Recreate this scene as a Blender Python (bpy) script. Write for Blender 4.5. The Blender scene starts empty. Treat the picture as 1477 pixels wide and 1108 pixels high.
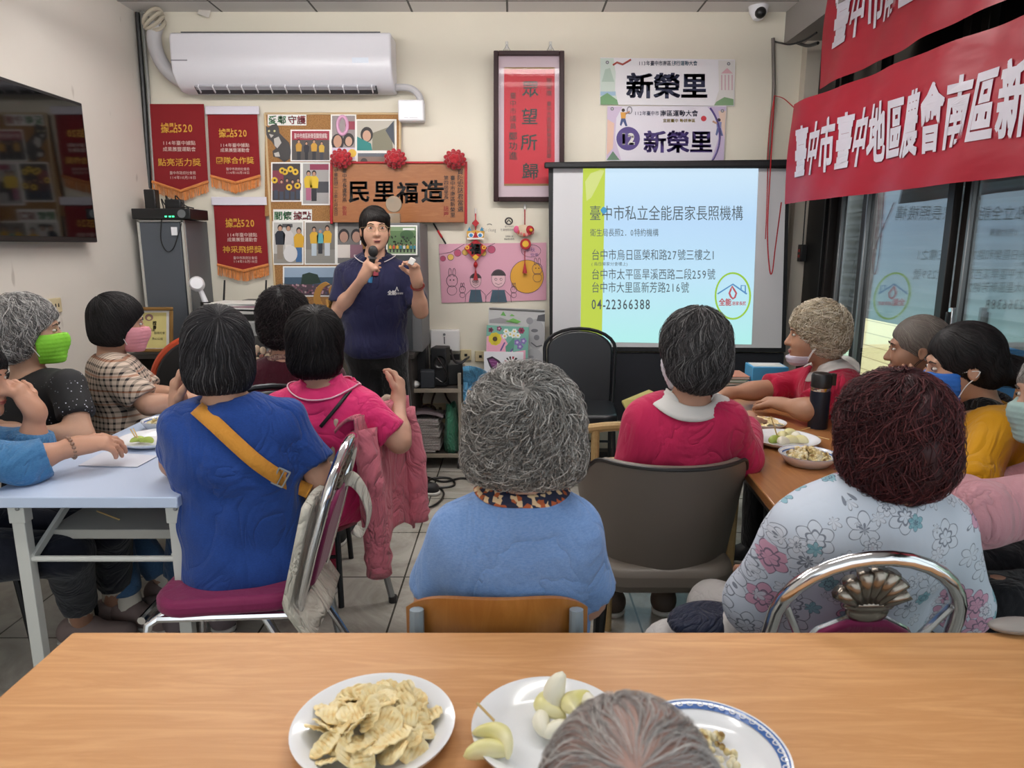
import bpy, bmesh, math, random
import numpy as np
from mathutils import Vector, Matrix, Quaternion
random.seed(7); RNG = np.random.default_rng(7)
SC = bpy.context.scene; COL = SC.collection
V = Vector; PI = math.pi; R = math.radians

# ---------------------------------------------------------------- camera
FPX = 1000.0; CAMZ = 1.42; PITCH = R(11.25)
CT, ST = math.cos(PITCH), math.sin(PITCH)
cd = bpy.data.cameras.new('camera'); cam = bpy.data.objects.new('camera', cd); COL.objects.link(cam)
cam.location = (0, 0, CAMZ); cam.rotation_euler = (PI/2 - PITCH, 0, 0)
cd.sensor_width = 36; cd.lens = 36 * FPX / 1477; cd.clip_start = 0.02
cd.dof.use_dof = True; cd.dof.focus_distance = 3.0; cd.dof.aperture_fstop = 8
SC.camera = cam
R_SUN = .02
# ---------------------------------------------------------------- light and exposure
SC.view_settings.view_transform = 'Standard'; SC.view_settings.look = 'None'
SC.view_settings.gamma = 1; SC.view_settings.use_curve_mapping = False
SC.view_settings.exposure = 0.12
world = bpy.data.worlds.new('world'); SC.world = world; world.use_nodes = True
bg = world.node_tree.nodes['Background']
bg.inputs[0].default_value = (0.88, 0.95, 1.0, 1); bg.inputs[1].default_value = 1.6
sl = bpy.data.lights.new('sun', 'SUN'); sl.energy = 4.0; sl.angle = R_SUN; sl.color = (1, .97, .9)
sun = bpy.data.objects.new('sun', sl); COL.objects.link(sun); sun.rotation_euler = (0, -math.radians(32), 0)
LAMP_W = 6.0            # each ceiling fixture
SC.cycles.max_bounces = 8; SC.cycles.diffuse_bounces = 4; SC.cycles.glossy_bounces = 4
SC.cycles.transmission_bounces = 6; SC.cycles.transparent_max_bounces = 8
SC.cycles.caustics_reflective = False; SC.cycles.caustics_refractive = False
SC.cycles.sample_clamp_indirect = 4.0

# a pixel of the photograph at a known distance, height or side becomes a point of the room
def ray(x, y):
    v = (554 - y) / FPX; u = (x - 738.5) / FPX
    return V((u, CT + v*ST, v*CT - ST))
def A(x, y, D):
    d = ray(x, y); return V((0, 0, CAMZ)) + d * (D / d.y)
def AZ(x, y, z):
    d = ray(x, y); return V((0, 0, CAMZ)) + d * ((z - CAMZ) / d.z)
def AX(x, y, X):
    d = ray(x, y); return V((0, 0, CAMZ)) + d * (X / d.x)
# ---------------------------------------------------------------- materials
def lin(c):
    if isinstance(c, str):
        c = tuple(int(c[i:i+2], 16) / 255 for i in (0, 2, 4))
    return tuple((v / 12.92 if v <= 0.04045 else ((v + 0.055) / 1.055) ** 2.4) for v in c) + (1,)
class NT:
    def __init__(s, m): s.m = m; s.t = m.node_tree; s.b = s.t.nodes.get('Principled BSDF')
    def n(s, typ, **kw):
        nd = s.t.nodes.new('ShaderNode' + typ)
        for k, v in kw.items():
            if k.startswith('_'): nd.inputs[k[1:].replace('_', ' ')].default_value = v
            else: setattr(nd, k, v)
        return nd
    def l(s, a, ao, b, bi): s.t.links.new(a.outputs[ao], b.inputs[bi])
    def coord(s, kind='Object', scale=(1, 1, 1), rot=(0, 0, 0)):
        tc = s.n('TexCoord'); mp = s.n('Mapping'); s.l(tc, kind, mp, 'Vector')
        mp.inputs['Scale'].default_value = scale; mp.inputs['Rotation'].default_value = rot
        return mp
    def noise(s, src, scale, detail=3, rough=.5, dist=0):
        nd = s.n('TexNoise'); nd.inputs['Scale'].default_value = scale; nd.inputs['Detail'].default_value = detail
        nd.inputs['Roughness'].default_value = rough; nd.inputs['Distortion'].default_value = dist
        s.l(src, 0, nd, 'Vector'); return nd
    def ramp(s, src, out, stops, interp='LINEAR'):
        r = s.n('ValToRGB'); r.color_ramp.interpolation = interp; e = r.color_ramp.elements
        while len(e) < len(stops): e.new(0.5)
        for el, (p, c) in zip(e, stops): el.position = p; el.color = lin(c) if not isinstance(c, float) else (c, c, c, 1)
        s.l(src, out, r, 'Fac'); return r
    def mix(s, fac, a, b, mode='MIX'):
        nd = s.n('Mix'); nd.data_type = 'RGBA'; nd.blend_type = mode
        for sock, val in ((nd.inputs[0], fac), (nd.inputs[6], a), (nd.inputs[7], b)):
            if isinstance(val, tuple) and len(val) == 2 and hasattr(val[0], 'outputs'): s.t.links.new(val[0].outputs[val[1]], sock)
            else: sock.default_value = val
        return (nd, 2)
    def math(s, op, a, b=0.0, c=0.0):
        nd = s.n('Math'); nd.operation = op
        for i, val in enumerate((a, b, c)):
            if isinstance(val, tuple): s.t.links.new(val[0].outputs[val[1]], nd.inputs[i])
            else: nd.inputs[i].default_value = val
        return (nd, 0)
    def base(s, src): s.t.links.new(src[0].outputs[src[1]], s.b.inputs['Base Color'])
    def bump(s, src, strength=.2, dist=.01):
        nd = s.n('Bump'); nd.inputs['Strength'].default_value = strength; nd.inputs['Distance'].default_value = dist
        s.t.links.new(src[0].outputs[src[1]], nd.inputs['Height']); s.t.links.new(nd.outputs[0], s.b.inputs['Normal'])
MATS = {}
def mat(name, color, rough=.5, metal=0.0, spec=.5, alpha=None, emit=None, estr=1.0, sheen=0, coat=0, trans=0, ior=1.45):
    if name in MATS: return MATS[name]
    m = bpy.data.materials.new(name); m.use_nodes = True; b = m.node_tree.nodes['Principled BSDF']
    c = lin(color); b.inputs['Base Color'].default_value = c; m.diffuse_color = c
    b.inputs['Roughness'].default_value = rough; b.inputs['Metallic'].default_value = metal
    b.inputs['Specular IOR Level'].default_value = spec
    if sheen: b.inputs['Sheen Weight'].default_value = sheen
    if coat: b.inputs['Coat Weight'].default_value = coat
    if trans: b.inputs['Transmission Weight'].default_value = trans; b.inputs['IOR'].default_value = ior
    if emit: b.inputs['Emission Color'].default_value = lin(emit); b.inputs['Emission Strength'].default_value = estr
    MATS[name] = m; return m
def col(c, rough=.6):
    return mat('paint_' + c, c, rough)
def cloth(name, c, rough=.85, wr=.35, scale=7, weave=True, spec=.2, c2=None):
    if name in MATS: return MATS[name]
    m = mat(name, c, rough, spec=spec, sheen=.15); t = NT(m)
    co = t.coord('Object', (1, 1, .6), (.35, .2, 0)); n1 = t.noise(co, scale, 3, .5, 1.6); n0 = t.noise(t.coord('Object'), scale*.45, 2)
    f = t.coord('Object'); n2 = t.noise(f, 420, 1)
    cr_ = t.math('POWER', t.math('ABSOLUTE', t.math('SUBTRACT', (n1, 0), .5)), .7); h = t.math('ADD', t.math('MULTIPLY', cr_, t.math('ADD', (n0, 0), .15)), t.math('MULTIPLY', (n2, 0), .025 if weave else 0.0))
    t.bump(h, min(1, wr*1.6), .055)
    if c2:
        n3 = t.noise(t.coord('Object', (1, 1, 3)), 160, 2); r = t.ramp(n3, 0, [(.35, c), (.65, c2)]); t.base((r, 0))
    return m
def wood(name, c1, c2, rough=.35, scale=(1, 12, 12), coat=.0, kind='Object'):
    if name in MATS: return MATS[name]
    m = mat(name, c1, rough, coat=coat); t = NT(m); co = t.coord(kind, scale)
    n = t.noise(co, 2.2, 6, .62, .7); r = t.ramp(n, 0, [(.32, c1), (.5, c2), (.68, c1)])
    t.base((r, 0)); n2 = t.noise(co, 9, 4); t.bump((n2, 0), .04, .004); return m

# ---------------------------------------------------------------- mesh builder
class MB:
    def __init__(s): s.v = []; s.f = []; s.m = []; s.mats = []
    def mi(s, m):
        if m not in s.mats: s.mats.append(m)
        return s.mats.index(m)
    def add(s, vs, fs, m):
        o = len(s.v); i = s.mi(m); s.v += [tuple(p) for p in vs]
        for f in fs: s.f.append(tuple(o + k for k in f)); s.m.append(i)
        return s
    def box(s, c, size, m, rot=None):
        c = V(c); h = V(size) / 2; M = rot if rot is not None else Matrix.Identity(3)
        vs = [c + M @ V((x*h.x, y*h.y, z*h.z)) for z in (-1, 1) for y in (-1, 1) for x in (-1, 1)]
        return s.add(vs, [(0, 2, 3, 1), (4, 5, 7, 6), (0, 1, 5, 4), (2, 6, 7, 3), (0, 4, 6, 2), (1, 3, 7, 5)], m)
    def bar(s, p0, p1, w, t, m, up=(0, 0, 1)):
        p0, p1 = V(p0), V(p1); d = (p1 - p0).normalized(); u = V(up)
        if abs(d.dot(u)) > .95: u = V((0, 1, 0))
        a = d.cross(u).normalized(); b = a.cross(d)
        M = Matrix((a, d, b)).transposed()
        return s.box((p0 + p1) / 2, (w, (p1 - p0).length, t), m, M)
    def tube(s, pts, r, m, n=10, closed=False, caps=True):
        pts = [V(p) for p in pts]; N = len(pts); rs = r if isinstance(r, (list, tuple)) else [r] * N
        vs, fs = [], []; prev = None
        for i, p in enumerate(pts):
            if closed: d = pts[(i+1) % N] - pts[i-1]
            else: d = pts[min(i+1, N-1)] - pts[max(i-1, 0)]
            d.normalize()
            if prev is None:
                a = d.orthogonal().normalized()
            else:
                a = prev - d * prev.dot(d)
                a = a.normalized() if a.length > 1e-6 else d.orthogonal().normalized()
            prev = a; b = d.cross(a)
            for k in range(n):
                t = 2*PI*k/n; vs.append(p + (a*math.cos(t) + b*math.sin(t)) * rs[i])
        for i in range(N if closed else N-1):
            j = (i+1) % N
            for k in range(n):
                l = (k+1) % n; fs.append((i*n+k, i*n+l, j*n+l, j*n+k))
        if caps and not closed: fs.append(tuple(range(n-1, -1, -1))); fs.append(tuple((N-1)*n+k for k in range(n)))
        return s.add(vs, fs, m)
    def cyl(s, p0, p1, r, m, n=20, r1=None):
        return s.tube([p0, p1], [r, r if r1 is None else r1], m, n)
    def lathe(s, prof, m, c=(0, 0, 0), n=48, M=None, closed=False):
        vs, fs = [], []; c = V(c)
        for (r, z) in prof:
            for k in range(n):
                p = V((r*math.cos(2*PI*k/n), r*math.sin(2*PI*k/n), z)); vs.append(c + (M @ p if M is not None else p))
        P = len(prof)
        for i in range(P if closed else P-1):
            j = (i+1) % P
            for k in range(n):
                l = (k+1) % n; fs.append((i*n+k, i*n+l, j*n+l, j*n+k))
        return s.add(vs, fs, m)
    def ell(s, c, r, m, M=None, nu=16, nv=10):
        c = V(c); r = V(r) if not isinstance(r, (int, float)) else V((r, r, r)); vs = []
        for j in range(nv+1):
            th = PI*j/nv
            for i in range(nu):
                ph = 2*PI*i/nu; p = V((r.x*math.sin(th)*math.cos(ph), r.y*math.sin(th)*math.sin(ph), r.z*math.cos(th)))
                vs.append(c + (M @ p if M is not None else p))
        fs = [(j*nu+i, (j+1)*nu+i, (j+1)*nu+(i+1) % nu, j*nu+(i+1) % nu) for j in range(nv) for i in range(nu)]
        return s.add(vs, fs, m)
    def prism(s, outline, fr, t, m):
        """outline: 2D points; fr(u,v,d)->point; thickness t along d"""
        n = len(outline); vs = [fr(u, v, 0) for u, v in outline] + [fr(u, v, t) for u, v in outline]
        fs = [tuple(range(n-1, -1, -1)), tuple(range(n, 2*n))] + [(i, (i+1) % n, n+(i+1) % n, n+i) for i in range(n)]
        return s.add(vs, fs, m)
    def sheet(s, fn, nu, nv, m, t=0.0):
        """fn(u,v) in 0..1 -> point; t thickness along normal"""
        P = [[V(fn(i/nu, j/nv)) for i in range(nu+1)] for j in range(nv+1)]
        vs = [p for row in P for p in row]; W = nu+1
        fs = [(j*W+i, j*W+i+1, (j+1)*W+i+1, (j+1)*W+i) for j in range(nv) for i in range(nu)]
        if t:
            back = []
            for j in range(nv+1):
                for i in range(nu+1):
                    du = P[j][min(i+1, nu)] - P[j][max(i-1, 0)]; dv = P[min(j+1, nv)][i] - P[max(j-1, 0)][i]
                    nn = du.cross(dv); nn.normalize(); back.append(P[j][i] - nn*t)
            o = len(vs); vs += back; fs += [tuple(o+k for k in reversed(f)) for f in list(fs)]
            ring = [i for i in range(nu+1)] + [j*W+nu for j in range(1, nv+1)] + [nv*W+i for i in range(nu-1, -1, -1)] + [j*W for j in range(nv-1, 0, -1)]
            for a, b in zip(ring, ring[1:] + ring[:1]): fs.append((a, o+a, o+b, b))
        return s.add(vs, fs, m)
    def build(s, name, parent=None, loc=None, smooth=35, bevel=0, seg=2, rootloc=None, subs=0):
        """vertices are world points; the object's origin is loc (default: parent's origin)"""
        o0 = V(loc) if loc is not None else (V(parent['_o']) if parent is not None and '_o' in parent else V((0, 0, 0)))
        me = bpy.data.meshes.new(name)
        me.from_pydata([(x-o0.x, y-o0.y, z-o0.z) for x, y, z in s.v], [], s.f)
        for m in s.mats: me.materials.append(m)
        me.polygons.foreach_set('material_index', s.m)
        bm = bmesh.new(); bm.from_mesh(me); bmesh.ops.recalc_face_normals(bm, faces=bm.faces) if len(s.f) < 60000 else None; bm.to_mesh(me); bm.free()
        if smooth:
            me.polygons.foreach_set('use_smooth', [True]*len(me.polygons))
            if smooth < 180: me.set_sharp_from_angle(angle=R(smooth))
        o = bpy.data.objects.new(name, me); COL.objects.link(o)
        if parent is None: o.location = o0
        else: o.parent = parent; o.location = o0 - V(parent['_o'])
        o['_o'] = tuple(o0)
        if bevel:
            b = o.modifiers.new('bevel', 'BEVEL'); b.width = bevel; b.segments = seg; b.limit_method = 'ANGLE'; b.angle_limit = R(40)
        if subs:
            b = o.modifiers.new('subsurf', 'SUBSURF'); b.levels = subs; b.render_levels = subs
        return o
def tag(o, label, cat, group=None, kind=None):
    if label: o['label'] = label
    if cat: o['category'] = cat
    if group: o['group'] = group
    if kind: o['kind'] = kind
    return o
def root(name, loc, label, cat, group=None):
    o = bpy.data.objects.new(name, None); COL.objects.link(o); o.location = loc; o['_o'] = tuple(loc)
    o.empty_display_size = .05
    return tag(o, label, cat, group)
def struct(o): o['kind'] = 'structure'; return o
def clone(o, loc, label=None, rotz=None, scale=None):
    c = o.copy(); COL.objects.link(c); c.location = loc; c['_o'] = tuple(loc)
    if rotz is not None: c.rotation_euler.z = rotz
    if scale: c.scale = scale
    if label: c['label'] = label
    for ch in list(o.children):
        d = ch.copy(); COL.objects.link(d); d.parent = c
        for g in list(ch.children):
            e = g.copy(); COL.objects.link(e); e.parent = d
    return c
def rotz(a): return Matrix.Rotation(a, 3, 'Z')
def spline(pts, n=8, closed=False):
    pts = [V(p) for p in pts]; out = []; N = len(pts)
    rng = range(N) if closed else range(N-1)
    for i in rng:
        p0 = pts[i-1] if (closed or i > 0) else pts[0]*2 - pts[1]; p1 = pts[i]; p2 = pts[(i+1) % N]
        p3 = pts[(i+2) % N] if (closed or i+2 < N) else p2*2 - p1
        for k in range(n):
            t = k/n
            out.append(.5*((2*p1) + (p2-p0)*t + (2*p0-5*p1+4*p2-p3)*t*t + (3*p1-p0-3*p2+p3)*t**3))
    if not closed: out.append(pts[-1])
    return out
def rrect(w, h, r, n=5):
    o = []
    for cx, cy, a in ((w/2-r, h/2-r, 0), (-w/2+r, h/2-r, 90), (-w/2+r, -h/2+r, 180), (w/2-r, -h/2+r, 270)):
        for k in range(n+1):
            t = R(a + 90*k/n); o.append((cx + r*math.cos(t), cy + r*math.sin(t)))
    return o
def circ(cx, cy, rx, ry=None, n=20, a0=0, a1=360):
    ry = rx if ry is None else ry
    return [(cx + rx*math.cos(R(a0 + (a1-a0)*k/n)), cy + ry*math.sin(R(a0 + (a1-a0)*k/n))) for k in range(n if a1-a0 == 360 else n+1)]
# ---------------------------------------------------------------- lettering (one flat outline per character)
GL = {}
def glyph(ch, bold):
    key = (ch, bold)
    if key not in GL:
        c = bpy.data.curves.new('lettering', 'FONT'); c.body = ch; c.resolution_u = 2; c.offset = bold
        o = bpy.data.objects.new('lettering', c); me = o.to_mesh()
        GL[key] = ([(v.co.x, v.co.y) for v in me.vertices], [tuple(p.vertices) for p in me.polygons])
        o.to_mesh_clear(); bpy.data.objects.remove(o); bpy.data.curves.remove(c)
    return GL[key]
def adv(ch): return 1.0 if ord(ch) > 0x2000 else (.32 if ch in ' .,-:' else .6)
def write(mb, text, fr, x, y, size, m, d=.001, bold=0.0, sx=1.0, vertical=False, align='L', gap=0.0, refine=False):
    """writes text on the plane fr(u,v,d); (x,y) = baseline start, or centre with align C; vertical = top-down column from its top centre"""
    total = sum(adv(c) for c in text)*size*sx + gap*(len(text)-1)
    if not vertical and align == 'C': x -= total/2
    for ch in text:
        if ch != ' ':
            vs, fs = glyph(ch, min(bold, .012)); ex = max(0, bold-.012)*size
            ox = x - .5*size*sx if vertical else x; oy = y - .88*size if vertical else y
            for qx, qy in (((0, 0),) if ex <= 0 else ((-ex, -ex*.7), (ex, -ex*.7), (-ex, ex*.7), (ex, ex*.7))): mb.add([fr(ox + a*size*sx + qx, oy + b*size + qy, d) for a, b in vs], fs, m)
        if vertical: y -= size*1.0 + gap
        else: x += adv(ch)*size*sx + gap
def wallframe(cx, cz, y, toward=-1):
    """frame on a wall facing -Y: u to the right, v up, d out of the wall"""
    return lambda u, v, d: V((cx+u, y - d, cz+v))
def planeframe(c, r, u, n):
    c, r, u, n = V(c), V(r), V(u), V(n); return lambda a, b, d: c + r*a + u*b + n*d
# ---------------------------------------------------------------- the room
WY = 4.75; LX = -2.38; RX = 1.98; CZ = 2.87; REAR = -2.2
def pf(D): return lambda u, v, d: A(u, -v, D - d)
def rect(x0, y0, x1, y1): return [(x0, -y0), (x1, -y0), (x1, -y1), (x0, -y1)]
def flat(mb, fr, outline, d, c):
    m = col(c) if isinstance(c, str) else c
    mb.add([fr(u, v, d) for u, v in outline], [tuple(range(len(outline)))], m)
def fit(mb, text, fr, x0, x1, ybase, size, m, d=.002, bold=0.0):
    w = sum(adv(c) for c in text)*size
    write(mb, text, fr, x0, -ybase, size, m, d, bold, sx=(x1-x0)/w)

def wallmat(name, c1, c2, stain):
    m = mat(name, c1, .75, spec=.25); t = NT(m); co = t.coord('Object')
    n = t.noise(co, 1.1, 4, .6); r = t.ramp(n, 0, [(.3, c1), (.75, c2)])
    n2 = t.noise(t.coord('Object', (1, 9, 3), (.5, .3, 0)), 1.5, 2, .4); s = t.ramp(n2, 0, [(.74, 0.0), (.8, 1.0)])
    f = t.math('MULTIPLY', (s, 0), .5); t.base(t.mix(f, (r, 0), lin(stain)))
    n3 = t.noise(co, 60, 3); t.bump((n3, 0), .06, .003); return m
M_WALL = wallmat('cream_wall_paint', 'e2dccc', 'dcd5c4', 'b5ab9a')
M_WALLL = wallmat('left_wall_paint', 'dfd9d0', 'd9d2c8', 'a09488')
m = mat('floor_tile', 'b6b2a9', .22); t = NT(m)
co = t.coord('Object'); br = t.n('TexBrick'); br.offset = 0; br.inputs['Scale'].default_value = 1
br.inputs['Brick Width'].default_value = .48; br.inputs['Row Height'].default_value = .48; br.inputs['Mortar Size'].default_value = .004
br.inputs['Color1'].default_value = lin('bdb9b0'); br.inputs['Color2'].default_value = lin('b3afa6'); br.inputs['Mortar'].default_value = lin('4a4740')
mp = t.coord('Object'); mp.inputs['Location'].default_value = (.47, -2.81+.48*8, 0); t.l(mp, 0, br, 'Vector')
n = t.noise(co, 3, 6, .65, 1.5); r = t.ramp(n, 0, [(.35, '9b978f'), (.6, 'ffffff')])
t.base(t.mix(.55, (br, 0), (r, 0), 'MULTIPLY')); M_FLOOR = m
m = mat('ceiling_panel', 'b9b6b6', .8); t = NT(m); br = t.n('TexBrick'); br.offset = 0; br.inputs['Scale'].default_value = 1
br.inputs['Brick Width'].default_value = .6; br.inputs['Row Height'].default_value = .6; br.inputs['Mortar Size'].default_value = .007
br.inputs['Color1'].default_value = lin('dddad8'); br.inputs['Color2'].default_value = lin('d6d3d1'); br.inputs['Mortar'].default_value = lin('5c5a59')
mp = t.coord('Object'); mp.inputs['Location'].default_value = (.03, .25, 0); t.l(mp, 0, br, 'Vector'); t.base((br, 0)); M_CEIL = m
M_BLACK = mat('black_plastic', '141415', .4); M_WHITE = mat('white_plastic', 'e6e6ea', .35)
M_DARKFR = mat('dark_aluminium', '2a2523', .35, .4); M_CHROME = mat('chrome', 'd8d8da', .12, 1.0)
M_GREYMET = mat('grey_metal', '8f9192', .35, .8); M_STEELP = mat('grey_painted_steel', '5d6064', .45)
M_CREAM = mat('cream_plastic', 'cfc09a', .5); M_RED = mat('red_ribbon', 'a3101c', .6)
M_GOLD = mat('gold_thread', 'd8a640', .45, .3); M_PAPER = mat('white_paper', 'ebe9e4', .8)

struct(MB().box(((LX+RX+1.6)/2-.1, (REAR+WY)/2, -.05), (RX-LX+2.6, WY-REAR+.4, .1), M_FLOOR).build('floor', smooth=0))
struct(MB().box(((LX+RX)/2, (REAR+WY)/2, CZ+.03), (RX-LX+.3, WY-REAR+.2, .06), M_CEIL).build('ceiling', smooth=0))
struct(MB().box(((LX+RX)/2, WY+.06, CZ/2), (RX-LX+.12, .12, CZ), M_WALL).build('wall_back', smooth=0))
struct(MB().box((LX-.06, (REAR+WY)/2, CZ/2), (.12, WY-REAR, CZ), M_WALLL).build('wall_left', smooth=0))
M_BEAM = mat('beam_paint', '8f8985', .8)
struct(MB().box((1.9, (REAR+WY)/2, 2.78), (.34, WY-REAR, .2), M_BEAM).build('trim_1', smooth=0))
struct(MB().box((1.915, WY-.04, 1.34), (.13, .08, 2.68), mat('corner_post_paint', 'c3bbad', .7)).build('trim_2', smooth=0))
# sliding doors to the lane on the right
def yat(x, y=350): return AX(x, y, RX).y
m = bpy.data.materials.new('window_glass'); m.use_nodes = True; t = NT(m); nt = m.node_tree; nt.nodes.clear()
out = t.n('OutputMaterial'); mx = t.n('MixShader'); tr = t.n('BsdfTransparent'); gl = t.n('BsdfGlossy'); fr_ = t.n('LayerWeight'); fr_.inputs['Blend'].default_value = .5; pw = t.math('MULTIPLY_ADD', t.math('POWER', (fr_, 1), 2.4), .92, .05)
gl.inputs['Roughness'].default_value = .01; tr.inputs[0].default_value = (.93, .96, .96, 1)
t.l(pw[0], 0, mx, 0); t.l(tr, 0, mx, 1); t.l(gl, 0, mx, 2); t.l(mx, 0, out, 0); M_GLASS = m; MATS['window_glass'] = m
ya, yb, yc, yd = WY-.08, yat(1195), yat(1250), yat(1385)
fr = MB()
fr.box((RX, (ya+yb)/2-.02, 1.34), (.10, ya-yb, 2.68), mat('black_door_frame', '0e0d0d', .5))
for yy, w, mm in ((yb, .03, M_GREYMET), (yb-.06, .025, M_DARKFR)): fr.box((RX, yy, 1.34), (.08, w, 2.68), mm)
for z0, z1 in ((0, .09), (2.06, 2.15), (2.6, 2.68)):
    fr.box((RX, (yb+REAR)/2, (z0+z1)/2), (.09, yb-REAR, z1-z0), M_DARKFR)
for yy in (yc-.02, yd+.08, yd-.04, 1.9, .8, -.3, -1.4):
    fr.box((RX, yy, 2.37), (.07, .05, .5), M_DARKFR)
wf = struct(fr.build('window_1', bevel=.003, seg=1))
def leaf(y0, y1, x, mm1, n):
    f = MB(); lo, hi = min(y0, y1), max(y0, y1)
    f.box((x, hi-.025, 1.07), (.035, .05, 1.98), M_DARKFR); f.box((x-.012, hi-.058, 1.07), (.02, .018, 1.98), mm1)
    f.box((x, lo+.025, 1.07), (.035, .05, 1.98), M_DARKFR)
    f.box((x, (lo+hi)/2, .13), (.035, hi-lo, .09), M_DARKFR); f.box((x, (lo+hi)/2, 2.03), (.035, hi-lo, .06), M_DARKFR)
    o = struct(f.build('door_%d' % n, bevel=.002, seg=1))
    g = MB().box((x, (lo+hi)/2, 1.08), (.005, hi-lo-.08, 1.9), M_GLASS).build('pane', o, smooth=0)
    return o
leaf(yb-.08, yc, RX+.02, M_GREYMET, 1)
leaf(yc+.01, yd+.02, RX-.02, M_GREYMET, 2)
d3 = leaf(yd+.02, 1.75, RX+.02, M_GREYMET, 3)
leaf(1.8, .5, RX-.02, M_GREYMET, 4); leaf(.55, -.8, RX+.02, M_GREYMET, 5)
hd = AX(1371, 468, RX-.05)
h = MB(); h.box(hd, (.02, .028, .15), M_CHROME); h.box(hd+V((-.015, 0, .02)), (.02, .014, .07), M_BLACK); h.box(hd+V((-.012, 0, -.05)), (.02, .018, .03), M_CHROME)
h.build('latch', d3, bevel=.004)
for i, (a, b) in enumerate(((yb-.05, yc), (yc-.05, yd+.05), (yd-.05, 1.9), (1.9, .8), (.8, -.3))):
    struct(MB().box((RX, (a+b)/2, 2.37), (.006, abs(a-b)-.06, .44), mat('dark_transom_glass', '17191a', .12)).build('window_%d' % (i+2), smooth=0))
# roller shutter half lowered outside, and the lane behind it
m = mat('shutter_metal', 'b9bfc6', .35, .15); M_SHUT = m
prof = []
z = 1.03
while z < 2.75:
    prof += [(0, z), (.012, z+.012), (.016, z+.035), (.012, z+.058), (0, z+.07)]; z += .075
sh = MB(); vs = []
for yy in (4.66, 1.2): vs += [(2.16+a, yy, zz) for a, zz in prof]
n = len(prof); sh.add(vs, [(i, i+1, n+i+1, n+i) for i in range(n-1)], M_SHUT)
sh.box((2.165, 2.93, 1.015), (.03, 3.46, .05), M_SHUT)
struct(sh.build('wall_shutter', smooth=60)); bpy.data.objects['wall_shutter'].name = 'trim_3'
m = mat('lane_tile', 'd9cf9a', .6); t = NT(m); br = t.n('TexBrick'); br.offset = 0; br.inputs['Scale'].default_value = 1
br.inputs['Brick Width'].default_value = .11; br.inputs['Row Height'].default_value = .11; br.inputs['Mortar Size'].default_value = .004
br.inputs['Color1'].default_value = lin('e4d8a6'); br.inputs['Color2'].default_value = lin('ddd09b'); br.inputs['Mortar'].default_value = lin('a99a6c')
t.l(t.coord('Object', rot=(PI/2, 0, PI/2)), 0, br, 'Vector'); t.base((br, 0))
struct(MB().box((3.28, 5.9, 1.3), (.2, .9, 2.6), m).build('wall_lane_tile', smooth=0))
struct(MB().box((3.4, 5.0, .8), (.2, 9.3, 1.6), mat('lane_green_wall', 'c2dcc2', .7)).build('wall_lane_green', smooth=0))
struct(MB().box((2.75, 2.6, -.06), (1.5, 9, .1), mat('lane_concrete', 'a8a59e', .8)).build('ground_lane', smooth=0))
b = root('storage_crate', (2.9, 4.35, 0), 'blue plastic crate standing in the lane outside the sliding door', 'crate')
k = MB(); bl = mat('blue_plastic', '4f86c8', .5)
k.box((2.9, 4.35, .03), (.4, .5, .04), bl)
for dx, dy, sx, sy in ((.2, 0, .02, .5), (-.2, 0, .02, .5), (0, .25, .4, .02), (0, -.25, .4, .02)): k.box((2.9+dx, 4.35+dy, .4), (sx, sy, .76), bl)
k.build('body', b, bevel=.006); k = MB(); k.box((2.9, 4.35, .8), (.44, .54, .05), bl); k.build('lid', b, bevel=.01)
q = AX(1455, 520, 2.6)
b = root('timber_board', (2.6, q.y, 0), 'orange brown timber board leaning against the green lane wall', 'board')
MB().bar((2.5, q.y-.35, 0.0), (3.1, q.y+.25, 1.25), .3, .03, wood('timber', 'b5713f', 'a5622f', .5)).build('plank', b, bevel=.004)

# ceiling lamps (unseen fixtures, hung low and placed so light reaches the walls)
M_DIFF = mat('lamp_diffuser', 'ffffff', .6, emit='fcf8f5', estr=46.0); M_DIFF2 = mat('lamp_diffuser_dim', 'ffffff', .6, emit='fcf8f5', estr=16.0)
def lamp(x, y, md):
    LZ = 2.66
    b = root('ceiling_lamp', (x, y, LZ-.07), 'long white fluorescent ceiling lamp over the seated audience', 'ceiling lamp', 'fluorescent ceiling lamps')
    k = MB().box((x, y, LZ-.03), (1.25, .10, .06), M_WHITE); k.build('housing', b, bevel=.008)
    for s in (-.06, .06):
        MB().cyl((x-.58, y+s, LZ-.085), (x+.58, y+s, LZ-.085), .016, md, 12).build('tube', b)
    for s in (-.4, .4): MB().cyl((x+s, y, LZ), (x+s, y, CZ), .006, M_GREYMET, 8).build('hanger_rod', b)
    ld = bpy.data.lights.new('lamp_light', 'AREA'); ld.shape = 'RECTANGLE'; ld.size = 1.2; ld.size_y = .09; ld.energy = LAMP_W; ld.color = (1, .965, .91)
    lo = bpy.data.objects.new('lamp_light', ld); COL.objects.link(lo); lo.parent = b; lo.location = (0, 0, -.045)
for x, y, md in ((-1.25, 3.3, M_DIFF), (.45, 3.3, M_DIFF), (-1.35, 1.3, M_DIFF2), (.45, 1.3, M_DIFF2)): lamp(x, y, md)

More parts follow.
